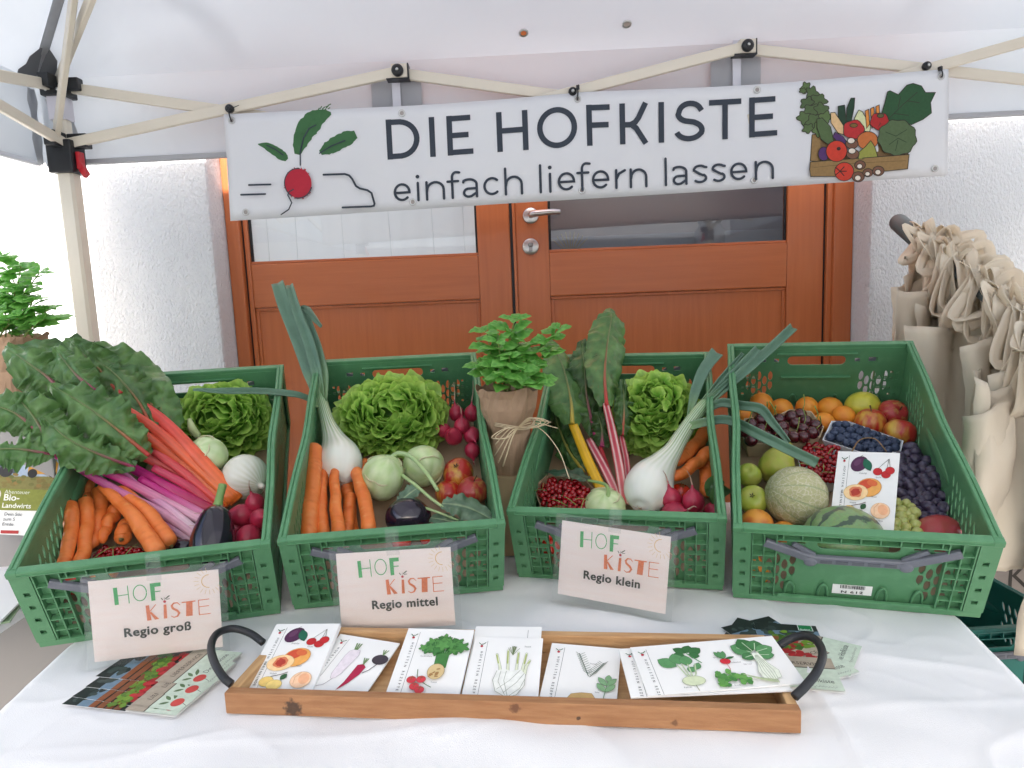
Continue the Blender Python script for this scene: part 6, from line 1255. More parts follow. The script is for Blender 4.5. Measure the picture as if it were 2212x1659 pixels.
radish_bunch(1, [(986, 893, 34, .085, (-.1, -.1, 1), (.012, 0, .045)), (1019, 893, 34, .085, (.05, -.1, 1), (.0, 0, .05)), (998, 920, 36, .085, (.05, -.3, .9), (-.004, 0, .03)), (980, 943, 40, .07, (-.2, -.6, .3), None), (1019, 940, 38, .065, (.2, -.6, -.2), None), (1020, 973, 34, .045, (.1, -.5, -.7), (.0, -.003, -.01)), (959, 930, 32, .07, (-.3, -.5, .2), None)], 'bunch of red radishes in the back right corner of the second crate')
for x, y in ((868, 1172), (928, 1160)): fruit('tomato', R_ME['tomato'], 1, x, y, 44, .04, 'red tomato showing above the Regio mittel sign through the crate front' if x < 900 else 'red tomato at the right edge of the Regio mittel sign, behind the crate front', 'tomato')
# ---------------------------------------------------------------- third crate
lettuce(2, 1420, 905, .085, .090, .08, .112, 'bright green frilly lettuce standing in the third crate', 250, size=.034, seed=3)
spring_onion(2, [(1385, 1098, .070, 12), (1388, 1092, .071, 60), (1397, 1066, .078, 104), (1410, 1035, .088, 98), (1432, 1003, .102, 62), (1452, 976, .115, 42), (1472, 943, .13, 34), (1492, 912, .145, 30), (1512, 886, .157, 29), (1524, 872, .163, 26)],
    'large white spring onion leaning right out of the third crate',
    [([(1520, 878, .16), (1560, 842, .185), (1610, 800, .21), (1665, 752, .235), (1712, 708, .26)], [8, 11, 12, 11, 11], .7, TOC), ([(1518, 876, .163), (1556, 836, .19), (1596, 795, .215), (1636, 754, .24)], [7, 9, 9, 9], .7, TOC), ([(1514, 874, .162), (1552, 826, .19), (1580, 792, .21), (1604, 764, .225)], [6, 7, 6, 4], .7, TOC),
     ([(1512, 890, .155), (1535, 880, .165), (1562, 870, .175), (1600, 876, .185), (1645, 884, .19), (1672, 915, .18), (1705, 956, .165)], [8, 9, 11, 11, 12, 10, 6], .5, TOC), ([(1488, 922, .145), (1526, 912, .16), (1576, 908, .175), (1640, 938, .18), (1700, 968, .175), (1766, 1000, .165)], [10, 11, 11, 13, 13, 13], .5, TOC),
     ([(1488, 905, .145), (1500, 850, .17), (1515, 810, .19), (1530, 785, .205), (1548, 762, .215)], [6, 12, 14, 14, 16], .3, TOC)])
carrot(2, (1530, 925, .09), (1456, 1004, .085), 32, 24, 'upper carrot right of the onion in the third crate', .03)
carrot(2, (1536, 970, .085), (1452, 1036, .08), 28, 24, 'middle carrot behind the onion bulb in the third crate', .03)
carrot(2, (1527, 985, .06), (1526, 1075, .035), 34, 30, 'shaded upright carrot at the right wall of the third crate')
o = fruit('tomato', R_ME['tomato'], 2, 1470, 1066, 48, .045, 'red tomato with green calyx behind the radishes', 'tomato', (.1, -.4, .9))
b = MB()
for k in range(6): a = k*PI/3; b.add([(0, 0, .44), (.1*math.cos(a-.3), .1*math.sin(a-.3), .45), (.26*math.cos(a), .26*math.sin(a), .46), (.1*math.cos(a+.3), .1*math.sin(a+.3), .45)], [(0, 1, 2, 3)], True, 0, [srgb(70, 100, 50)]*4)
b.build('calyx', MT['leafm'], o)
radish_bunch(2, [(1498, 1083, 49, .085, (-.1, -.1, 1), (-.024, 0, .035)), (1451, 1078, 46, .08, (-.2, -.1, .9), (-.012, 0, .03)), (1456, 1108, 52, .065, (.4, -.6, .3), (.012, -.02, .012)), (1408, 1106, 36, .045, (.7, -.6, .2), (.02, -.01, 0)), (1503, 1120, 44, .055, (-.3, -.7, .2), None), (1541, 1108, 46, .05, (.2, -.6, .4), None)], 'pink-red radishes with long tails in the third crate front', ((1530, 1072, .075), (1542, 1090, .07)))
k3, kp, kr = kohlrabi(2, 1306, 1096, .055, 90, (0, -.35, .9), 'pale kohlrabi with cut stem just behind the third crate\'s front rim', .85)
P3 = [inC(2, *p) for p in ((1312, 1078, .085), (1314, 1058, .095), (1304, 1045, .10), (1270, 1038, .095))]; Mi = (Matrix.Translation(kp) @ rot_to((0, -.35, .9))).inverted(); v, f, c = tube(spl(P3, 6), [radpx(P3[0], w) for w in (11, 8, 6)], 10, colf=lambda t, a: srgb(150, 180, 110)); b = MB(); b.add([Mi @ q for q in v], f, True, 0, c); b.build('leaf_stem', MT['veg'], k3)
P3 = [inC(2, *p) for p in ((1270, 1038, .095), (1245, 1026, .09), (1212, 1020, .085), (1178, 1022, .07))]; v, f, c = leafsurf(spl(P3, 6), [radpx(P3[0], w*1.6) for w in (12, 24, 22, 6)], (0, -.4, .9), 14, .2, .010, 4, .003, 60, .2, lambda t, u, q: mix3(srgb(46, 84, 62), srgb(86, 120, 96), .5+.6*noise.noise(q*60)), 2); b = MB(); b.add([Mi @ q for q in v], f, True, 0, c); b.build('leaf', MT['leafm'], k3)
punnet(2, [(1153, 1052), (1180, 1026), (1262, 1034), (1296, 1068), (1286, 1104), (1170, 1104)], .06, .045, 'brown cardboard punnet of red currants in the third crate', 'cardp')
currants(2, [(1162, 1060), (1186, 1038), (1250, 1040), (1284, 1072), (1272, 1100), (1176, 1100)], .060, 'bright red currants heaped in the brown punnet of the third crate', 105, 6, 12, .02)
for x, y in ((1180, 1160), (1190, 1185)): fruit('tomato', R_ME['tomato'], 2, x, y, 42, .035, 'red tomato behind the left front holes of the third crate, ' + ('upper' if y < 1170 else 'lower'), 'tomato')
# ---------------------------------------------------------------- fruit crate
g = 'apricots at the back of the fruit crate'
for x, y, w, t_ in ((1603, 896, 42, 'leftmost of the apricots, half hidden by the onion leaf'), (1645, 872, 50, 'apricot second from the left against the back panel'), (1688, 884, 48, 'apricot behind the cherries in the fruit crate'), (1743, 881, 50, 'apricot in the middle of the back row'), (1793, 882, 51, 'apricot left of the yellow apple'), (1823, 899, 48, 'small apricot in front, beside the striped apple'), (1780, 912, 44, 'apricot wedged behind the blueberry punnet')): fruit('apricot', R_ME['apricot'], 3, x, y, w, .032 if y < 890 else .038, t_, 'apricot', (rnd.uniform(-.5, .5), -.3, .8), g)
fruit('apple', A_ME['lemon'], 3, 1863, 877, 66, .036, 'plain yellow apple at the back of the fruit crate', 'apple', (.9, -.3, .1))
fruit('apple', A_ME['rapple'], 3, 1930, 894, 66, .036, 'dark red apple in the back right corner of the fruit crate', 'apple', (.1, -.8, .5), calyx=False, stem=True)
fruit('apple', A_ME['yrapple'], 3, 1880, 913, 66, .040, 'yellow-red apple with upright stem in front of the yellow one', 'apple', (0, -.1, 1), stem=True)
fruit('apple', A_ME['yrapple'], 3, 1944, 936, 69, .042, 'red-orange apple by the right wall next to the blueberries', 'apple', (-.3, -.3, -.6), calyx=True)
g_a, g_b = (1660, 898), (1690, 886)
cpA = [(1596, 930), (1608, 904), (1650, 898), (1690, 930), (1686, 960), (1612, 958)]; punnet(3, cpA, .058, .045, 'pale wooden punnet of cherries at the left wall of the fruit crate', 'board', 'cherry punnets')
cpB = [(1672, 900), (1706, 884), (1752, 888), (1780, 922), (1772, 944), (1700, 958), (1680, 940)]; punnet(3, cpB, .062, .045, 'pale octagonal punnet of cherries behind the folded onion leaf', 'board', 'cherry punnets')
def cherries(poly, n, lz, seed, lab):
    rg = random.Random(seed); me = berry('cherry', 18, 12, .94)
    for k, (x, y) in enumerate(scatter(3, poly, n, seed, 19)):
        P = inC(3, x, y, lz+rg.uniform(-.003, .006)); r = radpx(P, 29); o = link('cherry', me, None, None, at(P, (rg.uniform(-.6, .6), rg.uniform(-.6, .2), 1), 0, r*2)); tag(o, lab, 'cherry', 'cherries in punnets')
        if k % 2 == 0: b = MB(); v, f, _ = tube(spl([(0, 0, .46), (.1, 0, .9), (.5*rg.uniform(-1, 1), .3, 1.5)], 4), [.035, .03, .05], 5); b.add(v, f); b.build('stem', MT['twig'], o)
cherries([(1604, 930), (1614, 910), (1650, 906), (1682, 934), (1678, 954), (1618, 952)], 10, .062, 1, 'dark cherry in the left wooden punnet')
cherries([(1680, 902), (1708, 892), (1748, 896), (1770, 924), (1764, 940), (1704, 950), (1688, 936)], 15, .068, 2, 'dark red cherry in the punnet behind the onion leaf')
bq = [(1796, 909), (1834, 910), (1952, 952), (1946, 976), (1880, 984), (1776, 950)]; punnet(3, bq, .056, .042, 'white punnet of blueberries in the middle of the fruit crate', 'whitep')
rg = random.Random(8); me = berry('blueb', 14, 9, .9)
for lay in (0, 1):
    for x, y in scatter(3, [(1802, 918), (1832, 917), (1940, 956), (1932, 972), (1880, 976), (1788, 946)], 46, 11+lay, 13.5): P = inC(3, x, y, .058-.009*lay+rg.uniform(-.002, .003)); tag(link('blueberry', me, None, None, at(P, (rg.uniform(-1, 1), rg.uniform(-1, 1), 1), 0, radpx(P, 19)*2)), 'blueberry in the white punnet', 'blueberry', 'blueberries in the punnet')
punnet(3, [(1722, 985), (1738, 968), (1806, 972), (1822, 1000), (1812, 1046), (1735, 1040)], .045, .035, 'punnet of red currants behind the printed card', 'whitep')
currants(3, [(1728, 986), (1742, 962), (1812, 966), (1820, 1005), (1806, 1040), (1740, 1034)], .050, 'red currants beside the melon in the fruit crate', 85, 9, 12.5, .016)
o = fruit('pear', pear_mesh(), 3, 1680, 1003, 76, .055, 'yellow-green pear lying against the melon', 'pear', (.5, .5, .62)); o.data.materials.append(MT['pear']); link('stem', STEM, o, None, Matrix.Translation((0, 0, .36)))
fruit('apple', A_ME['gapple'], 3, 1618, 1026, 54, .055, 'green apple at the left wall, behind the other green one', 'apple', (-.2, -.5, .6))
fruit('apple', A_ME['gapple'], 3, 1627, 1080, 64, .060, 'green apple showing its dark blossom end, left of the melon', 'apple', (.3, .6, -.55), calyx=True)
# melon with netted skin and watermelon with stripes
def melonmat():
    m, nt, b = newmat('netted melon skin'); L = nt.links.new; tc = N(nt, 'ShaderNodeTexCoord'); b.inputs['Roughness'].default_value = .7
    vo = N(nt, 'ShaderNodeTexVoronoi', feature='DISTANCE_TO_EDGE'); vo.inputs['Scale'].default_value = 13; nz = N(nt, 'ShaderNodeTexNoise'); nz.inputs['Scale'].default_value = 9; mxv = N(nt, 'ShaderNodeMix', data_type='RGBA'); mxv.inputs['Factor'].default_value = .12
    L(tc.outputs['Object'], nz.inputs['Vector']); L(tc.outputs['Object'], mxv.inputs['A']); L(nz.outputs['Color'], mxv.inputs['B']); L(mxv.outputs['Result'], vo.inputs['Vector'])
    rp = N(nt, 'ShaderNodeValToRGB'); rp.color_ramp.elements[0].position = .02; rp.color_ramp.elements[0].color = (.58, .54, .38, 1); rp.color_ramp.elements[1].position = .09; rp.color_ramp.elements[1].color = (.44, .43, .23, 1); L(vo.outputs['Distance'], rp.inputs[0])
    sx = N(nt, 'ShaderNodeTexGradient', gradient_type='RADIAL'); L(tc.outputs['Object'], sx.inputs[0]); mu = N(nt, 'ShaderNodeMath', operation='MULTIPLY'); mu.inputs[1].default_value = 10; L(sx.outputs['Fac'], mu.inputs[0]); fr = N(nt, 'ShaderNodeMath', operation='PINGPONG'); fr.inputs[1].default_value = .5; L(mu.outputs[0], fr.inputs[0])
    rp2 = N(nt, 'ShaderNodeValToRGB'); rp2.color_ramp.elements[0].position = .015; rp2.color_ramp.elements[0].color = (.8, .8, .8, 1); rp2.color_ramp.elements[1].position = .07; rp2.color_ramp.elements[1].color = (0, 0, 0, 1); L(fr.outputs[0], rp2.inputs[0])
    mx = N(nt, 'ShaderNodeMix', data_type='RGBA'); L(rp2.outputs[0], mx.inputs['Factor']); L(rp.outputs[0], mx.inputs['A']); mx.inputs['B'].default_value = (.28, .34, .18, 1); L(mx.outputs['Result'], b.inputs['Base Color'])
    bp = N(nt, 'ShaderNodeBump', invert=True); bp.inputs['Distance'].default_value = .002; L(vo.outputs['Distance'], bp.inputs['Height']); L(bp.outputs[0], b.inputs['Normal']); return m
def wmelonmat():
    m, nt, b = newmat('striped watermelon skin'); L = nt.links.new; tc = N(nt, 'ShaderNodeTexCoord'); b.inputs['Roughness'].default_value = .28
    nz = N(nt, 'ShaderNodeTexNoise'); nz.inputs['Scale'].default_value = 7; nz.inputs['Detail'].default_value = 5; L(tc.outputs['Object'], nz.inputs['Vector'])
    sx = N(nt, 'ShaderNodeTexGradient', gradient_type='RADIAL'); L(tc.outputs['Object'], sx.inputs[0]); mu = N(nt, 'ShaderNodeMath', operation='MULTIPLY_ADD'); mu.inputs[1].default_value = 11; L(sx.outputs['Fac'], mu.inputs[0]); n2 = N(nt, 'ShaderNodeMath', operation='MULTIPLY'); n2.inputs[1].default_value = .9; L(nz.outputs['Fac'], n2.inputs[0]); L(n2.outputs[0], mu.inputs[2])
    fr = N(nt, 'ShaderNodeMath', operation='PINGPONG'); fr.inputs[1].default_value = .5; L(mu.outputs[0], fr.inputs[0]); rp = N(nt, 'ShaderNodeValToRGB'); e = rp.color_ramp.elements; e[0].position = .12; e[0].color = (.025, .07, .03, 1); e[1].position = .19; e[1].color = (.19, .34, .11, 1); L(fr.outputs[0], rp.inputs[0])
    n3 = N(nt, 'ShaderNodeTexNoise'); n3.inputs['Scale'].default_value = 26; L(tc.outputs['Object'], n3.inputs['Vector']); mx = N(nt, 'ShaderNodeMix', data_type='RGBA', blend_type='MULTIPLY'); mx.inputs['Factor'].default_value = .5; L(rp.outputs[0], mx.inputs['A']); L(n3.outputs['Color'], mx.inputs['B']); 
    br = N(nt, 'ShaderNodeBrightContrast'); br.inputs['Bright'].default_value = .03; L(mx.outputs['Result'], br.inputs['Color']); L(br.outputs[0], b.inputs['Base Color']); return m
P = inC(3, 1720, 1073, .075); r = radpx(P, 132); b = MB(); v, f = lathe(sphere_prof(.5, .98, 20), 40, lambda v, a, t: v*(1-.018*abs(math.cos(5*a))**8)); b.add(v, f); o = b.build('cantaloupe_melon', melonmat(), None, at(P, (-.75, -.15, .3), 1.2, r*2)); tag(o, 'round netted cantaloupe melon in the left half of the fruit crate', 'melon')
P = inC(3, 1822, 1176, .066); r = radpx(P, 166); b = MB(); v, f = lathe(sphere_prof(.5, 1.12, 20), 40); b.add(v, f); o = b.build('watermelon', wmelonmat(), None, at(P, (.85, .35, -.2), .4, r*2)); tag(o, 'small striped watermelon at the front of the fruit crate', 'watermelon')
fruit('nectarine', R_ME['nectar'], 3, 1635, 1135, 70, .050, 'orange nectarine with red blush in the front left corner of the fruit crate', 'nectarine', (.2, -.5, .7))
fruit('nectarine', R_ME['nectar'], 3, 1693, 1156, 62, .040, 'paler nectarine just behind the front rim, left of the watermelon', 'nectarine', (-.2, -.5, .7))
fruit('apple', A_ME['rapple'], 3, 1780, 1112, 46, .040, 'small red apple between melon and watermelon', 'apple')
fruit('mango', R_ME['mango'], 3, 2025, 1156, 90, .052, 'large dull red mango in the front right corner of the fruit crate', 'mango', (.9, .2, .1))
fruit('apple', A_ME['rapple'], 3, 2052, 1182, 62, .042, 'bright red apple at the far right behind the front rim', 'apple')
for x, y in ((1622, 1215), (1640, 1240)): fruit('apricot', R_ME['apricot'], 3, x, y, 44, .03, 'apricot showing through the left front holes of the fruit crate, ' + ('upper one' if y < 1230 else 'lower one'), 'apricot')
def grapes(poly, n, kind, lz, w, label, seed, hh, dome=.012, mind=None):
    c = sum((inC(3, x, y, lz) for x, y in poly), Vector())/len(poly); t = thing('grape_bunch', label, 'grapes', c); rg = random.Random(seed); me = berry(kind, 14, 10, hh); pts = scatter(3, poly, n, seed, mind or w*.62)
    cx = sum(p[0] for p in poly)/len(poly)
    for x, y in pts: P = inC(3, x, y, lz+dome*rg.random()); link('grape', me, t, None, Matrix.Translation(P-c) @ rot_to((rg.uniform(-1, 1), rg.uniform(-1, 1), rg.uniform(-.6, .6)), 0) @ Matrix.Scale(radpx(P, w)*2*rg.uniform(.9, 1.08), 4))
    for x, y in scatter(3, poly, n//2, seed+50, w*.7): P = inC(3, x, y, lz-.016); link('grape', me, t, None, Matrix.Translation(P-c) @ rot_to((rg.uniform(-1, 1), rg.uniform(-1, 1), .3)) @ Matrix.Scale(radpx(P, w)*2, 4))
    return t, c
t, c = grapes([(1935, 985), (1968, 965), (2000, 990), (2035, 1060), (2046, 1128), (1990, 1128), (1960, 1085), (1935, 1060)], 52, 'dgrape', .058, 25, 'dark purple grapes along the right wall of the fruit crate', 4, 1.28)
b = MB(); v, f, _ = tube(spl([inC(3, *p)-c for p in ((1840, 975, .07), (1858, 950, .085), (1890, 948, .09), (1915, 975, .085))], 6), [.0014, .0011, .0012], 7); b.add(v, f); b.build('stem', mat('grape stem', (.28, .17, .08), .8), t)
grapes([(1935, 1085), (1962, 1084), (1980, 1110), (1982, 1152), (1915, 1160), (1918, 1130)], 26, 'ggrape', .062, 23, 'green grapes in front of the dark ones', 5, 1.1)
# printed card standing in the fruit crate
M = fit_rect(.105, .148, [(1810, 973), (1945, 980), (1930, 1145), (1792, 1135)], tuple(inC(3, 1870, 1060, .08)), R(-10), R(55))
card('fruit_card', 'white card with plum, cherries and peach standing in the fruit crate', M, .105, .148, art_fruit, .0008)
# ---------------------------------------------------------------- basil
def basil_leaf(seed):
    P_ = spl([(0, 0, 0), (0, .35, .08), (0, .7, .06), (0, 1, -.08)], 4); v, f, c = leafsurf(P_, [.02, .26, .34, .29, .17, .02], (0, 0, 1), 6, .28, .03, 2, 0, 1, .35, lambda t, u, q: mix3(srgb(92, 168, 66), srgb(156, 214, 106), .35*abs(u)+.3*t+.2*math.cos(t*20-abs(u)*4)), seed); b = MB(); b.add(v, f, True, 0, c); me = b.mesh('leaf'); me.materials.append(MT['basil']); return me
BL = [basil_leaf(s) for s in range(4)]
def basil(base, stems, label, pot, tie, seed, paper_label='kraft'):
    """base: foot of the pot; stems: list of tip points (world); pot: (r0, r1, h)"""
    rg = random.Random(seed); t = thing('basil_plant', label, 'potted plant', base); r0, r1, h = pot; b = MB(); n = 40
    prof = [(r0*.2, 0), (r0, 0), (r0*1.06, h*.12), (r0*1.02, h*.35), (r0*.98, h*.5), (r0*1.12, h*.62), (r1*.98, h*.8), (r1*1.02, h*.95), (r1*1.08, h*1.05)]
    def fn(v, a, tt): k = 1+.14*noise.noise(Vector((math.cos(a)*2.2, math.sin(a)*2.2, tt*3+seed)))+.10*noise.noise(Vector((math.cos(a)*7, math.sin(a)*7, tt*5))); z = v.z*(1+(.10*noise.noise(Vector((math.cos(a)*1.8, math.sin(a)*1.8, seed))) if tt > .8 else 0)); return Vector((v.x*k, v.y*k, z))
    v, f = lathe(prof, n, fn); b.add(v, f[:-1], False); o = b.build('paper_wrap', MT['kraft2'], t); md = o.modifiers.new('t', 'SOLIDIFY'); md.thickness = .001
    b = MB(); v, f = lathe([(r1*.1, h*.86), (r1*.9, h*.88), (r1*.1, h*.9)], 20); b.add(v, f); b.build('soil', mat('potting soil', (.03, .02, .014), .95), t)
    for tip in stems:
        tip = Vector(tip)-Vector(base); foot = Vector((rg.uniform(-.5, .5)*r1, rg.uniform(-.5, .5)*r1, h*.85)); S_ = spl([foot, foot.lerp(tip, .5)+Vector((0, 0, .012)), tip], 6); b = MB(); v, f, _ = tube(S_, [.0022, .0018, .0013], 6); b.add(v, f); st = b.build('stem', MT['twig'], t); L_ = (tip-foot).length; a0 = rg.uniform(0, 6)
        nn = max(4, int(L_/.024))
        for k in range(nn):
            p = S_[min(len(S_)-1, int((.35+.65*(k+1)/nn)*(len(S_)-1)))]; sz = rg.uniform(.034, .056)*(1 if k < nn-1 else .75)
            for sgn in (0, 1) if k < nn-1 else (0, .5, 1, 1.5):
                a = a0+k*PI/2+sgn*PI; d = Vector((math.cos(a), math.sin(a), rg.uniform(-.15, .55))).normalized(); z = Vector((rg.uniform(-.3, .3), rg.uniform(-1.1, -.2), 1)); z = (z-d*d.dot(z)).normalized(); x = d.cross(z); M = Matrix((x, d, z)).transposed().to_4x4() @ Matrix.Scale(sz, 4); M.translation = p+d*.003; link('leaf', BL[rg.randrange(4)], st, None, M)
    return t
MT['kraft2'] = mat('brown wrapping paper', (.44, .29, .185), .75, (.36, .23, .14), 18, bump=.003, bscale=40)
bp_ = onY(1103, 1028, 1.44); base = Vector((bp_.x, 1.46, .93)); b = MB(); b.box((-.035, -.05, 0), (.035, .05, base.z-.7545), bev=.002); tag(b.build('wooden_prop', mat('pine prop 2', (.5, .36, .2), .7), None, Matrix.Translation((base.x, base.y, .754))), 'wooden block under the wrapped basil pot between the crates', 'block')
top = [onY(x, y, Y) for x, y, Y in ((1112, 690, 1.45), (1075, 735, 1.42), (1052, 715, 1.46), (1100, 770, 1.40), (1140, 742, 1.44), (1160, 790, 1.41), (1065, 790, 1.40), (1210, 712, 1.46), (1180, 760, 1.45), (1125, 800, 1.38), (1040, 790, 1.45), (1085, 812, 1.37), (1165, 826, 1.38), (1120, 730, 1.48))]
bas = basil(base, top, 'green basil plant in brown paper tied with raffia, between the middle crates', (.044, .062, onY(1103, 850, 1.42).z-base.z), True, 1)
b = MB(); bw = onY(1120, 922, 1.395)-base
rg = random.Random(4)
def raff(pts, r=.0019): v, f, _ = tube(spl([Vector(p) for p in pts], 6), [r, r], 5, flat=.5); b.add(v, f)
for k in range(3): raff([(bw.x+.052*math.cos(a)*.86-.010, bw.y+.052+.052*math.sin(a)-.006, bw.z+.003*k-.003+.004*math.sin(a*2)) for a in [2*PI*j/12 for j in range(13)]])
for tx, ty in ((1068, 985), (1076, 1000), (1086, 1008), (1070, 960), (1190, 912), (1175, 905), (1205, 925)): e = onY(tx, ty, 1.375)-base; raff([bw, bw.lerp(e, .4)+Vector((0, -.012, .012)), e])
for lx in (1178, 1186, 1168): e = onY(lx, 912, 1.365)-base; raff([bw, bw.lerp(e, .5)+Vector((0, -.012, .016)), e, bw.lerp(e, .5)+Vector((0, -.014, -.004)), bw])
for lx in (1062, 1070): e = onY(lx, 945, 1.37)-base; raff([bw, bw.lerp(e, .5)+Vector((0, -.012, .010)), e, bw.lerp(e, .5)+Vector((0, -.012, -.010)), bw])
e1, e2 = onY(1206, 972, 1.35)-base, onY(1230, 1034, 1.30)-base; raff([bw, onY(1165, 925, 1.37)-base, e1, e2], .0016)
b.build('raffia_bow', mat('raffia', (.66, .53, .34), .8), bas)
# ================================================================ left side table
lt = thing('side_table', 'small white-topped table at the left edge with brochures', 'table', (-1.25, 1.35, 0)); b = MB(); b.box((-.45, -.22, .715), (.262, .42, .738), bev=.004); b.build('tabletop', MT['cloth'], lt)
for x in (-.4, .21):
    for y in (-.17, .36): b = MB(); b.beam((x, y, 0), (x, y, .715), .03, .03, upv=(0, 1, 0)); b.build('leg', MT['steel'], lt)
for k in range(6):
    M = Matrix.Translation((-1.115+.006*k, 1.30-.004*k, .7386+.0042*k)) @ Matrix.Rotation(R(8+5*k % 17), 4, 'Z'); b = MB(); b.box((-.105, -.148, 0), (.105, .148, .0038)); t = thing('magazine', 'magazine in the pile on the side table, %s' % ('lowest', 'second from below', 'third from below', 'fourth from below', 'second from the top', 'topmost')[k], 'magazine', M, 'magazines piled at the left edge'); b.build('sheets', mat('magazine %d' % k, ((.75, .76, .78), (.1, .25, .5), (.78, .78, .78), (.3, .42, .25), (.2, .3, .5), (.8, .8, .8))[k], .4), t)
def bro_art(P, W, H):
    P.poly([(-W/2, -.006), (W/2, -.006), (W/2, H/2), (-W/2, H/2)], srgb(170, 186, 206)); P.poly([(-W/2, .02), (W/2, .03), (W/2, -.006), (-W/2, -.006)], srgb(132, 126, 70))
    for i in range(30): P.ell(rnd.uniform(-W/2+.006, W/2-.006), rnd.uniform(0, .03), .006, .004, mix3(srgb(150, 120, 66), srgb(96, 110, 56), rnd.random()), 0, 8, .4)
    P.poly([(-.005, .03), (.055, .034), (.055, .058), (.04, .072), (.015, .07), (-.005, .056)], srgb(206, 150, 60)); P.poly([(.008, .05), (.03, .052), (.03, .068), (.012, .066)], srgb(120, 130, 130)); P.ell(.005, .032, .010, .010, srgb(40, 40, 40)); P.ell(.046, .034, .008, .008, srgb(40, 40, 40)); P.poly([(-.07, .03), (-.03, .03), (-.03, .07), (-.07, .066)], srgb(80, 90, 100)); P.ell(-.05, .034, .014, .014, srgb(50, 50, 52))
    P.poly([(-W/2, -.006), (W/2, -.002), (W/2, -.048), (-W/2, -.054)], srgb(134, 140, 60)); P.text('Abenteuer', -.044, -.016, .012, srgb(230, 232, 214), .03, -.005); P.text('Bio-', -.044, -.031, .020, srgb(240, 240, 230), .03, .02); P.text('Landwirts', -.044, -.047, .015, srgb(240, 240, 230), .03, .015)
    for k, s in enumerate(('Dein Stic', 'zum S', 'Entde')): P.text(s, -.036, -.064-.011*k, .010, srgb(70, 74, 80), .03)
    P.poly([(-.036, -.096), (.0, -.095), (.0, -.102), (-.036, -.103)], srgb(180, 60, 60)); P.ell(-.062, -.085, .02, .03, srgb(50, 52, 56)); P.ell(-.062, -.02, .012, .014, srgb(220, 214, 206))
M = fit_rect(.148, .21, [(0, 948), (157, 958), (115, 1160), (-38, 1152)], (-.97, 1.33, .87), R(5), R(75)); M.translation = CAM+(M.translation-CAM)*1.0
card('brochure', 'brochure with a yellow tractor and the words Bio-Landwirtschaft, left of the leftmost crate', M, .148, .21, bro_art, .003, cat='brochure')
print('brochure at', M.translation)
b = MB(); sp = M @ Vector((0, -.08, -.004)); b.box((-.06, .03, .739), (.06, .05, .90)); tag(b.build('brochure_rest', mat('clear grey rest', (.5, .5, .5), .4), None, Matrix.Translation((M.translation.x, M.translation.y, 0))), 'grey stand behind the tractor brochure', 'stand')
# basil at the left edge
b0 = onY(30, 735, 1.62); base2 = Vector((b0.x-.01, 1.62, 1.11)); b = MB(); b.box((-.14, -.11, 0), (.14, .11, base2.z-.0405), bev=.004); tag(b.build('pedestal', mat('grey board', (.3, .29, .28), .7), None, Matrix.Translation((base2.x, base2.y, .0405))), 'pale pedestal carrying the basil pot at the left edge, behind the chard', 'pedestal')
b = MB(); b.box((-.17, -.14, 0), (.17, .14, .04)); tag(b.build('paving_slab', MT['ground'], None, Matrix.Translation((base2.x, base2.y, .0003))), 'slab under the pedestal at the left', 'slab')
top = [onY(x, y, Y) for x, y, Y in ((10, 555, 1.63), (45, 575, 1.62), (85, 590, 1.60), (-10, 600, 1.65), (30, 625, 1.58), (70, 650, 1.58), (105, 668, 1.60), (0, 660, 1.60), (50, 680, 1.56), (95, 690, 1.57), (20, 690, 1.55), (-25, 640, 1.62), (120, 690, 1.6))]
basil(base2, top, 'basil plant in a paper-wrapped pot at the left edge, above the chard', (.055, .075, onY(30, 735, 1.57).z-base2.z), False, 2)
# ================================================================ tote bags on a rail
MT['tote'] = mat('unbleached cotton', (.92, .835, .69), .9, (.89, .79, .645), 6, bump=.002, bscale=28, transl=.3, spec=.15)
MT['rail'] = mat('grey foam tube', (.10, .125, .13), .55, (.085, .105, .11), 20)
RA, RB = onD(1938, 478, 1.98), onD(2290, 780, 1.30)
rk = thing('bag_rail', 'grey padded tube sloping down to the right, carrying the cotton bags', 'rail', Vector((RB.x, RB.y, 0)))
O_ = Vector(rk.location); b = MB(); d = (RB-RA).normalized(); v, f, _ = tube([RA-O_, RA+d*.004-O_, RA+d*.012-O_, RA+d*.17-O_, RA+d*.175-O_, RB-O_], [.018, .0235, .025, .025, .012, .012], 18); b.add(v, f); b.build('tube', MT['rail'], rk)
for t_ in (.42, .98):
    p = RA.lerp(RB, t_); b = MB(); b.beam((p.x-O_.x, p.y-O_.y, .02), (p.x-O_.x, p.y-O_.y, p.z-.02), .03, .03, upv=(0, 1, 0)); b.build('upright', MT['dark'], rk); b = MB(); b.box((p.x-O_.x-.12, p.y-O_.y-.12, .0005), (p.x-O_.x+.12, p.y-O_.y+.12, .02)); b.build('foot', MT['dark'], rk)
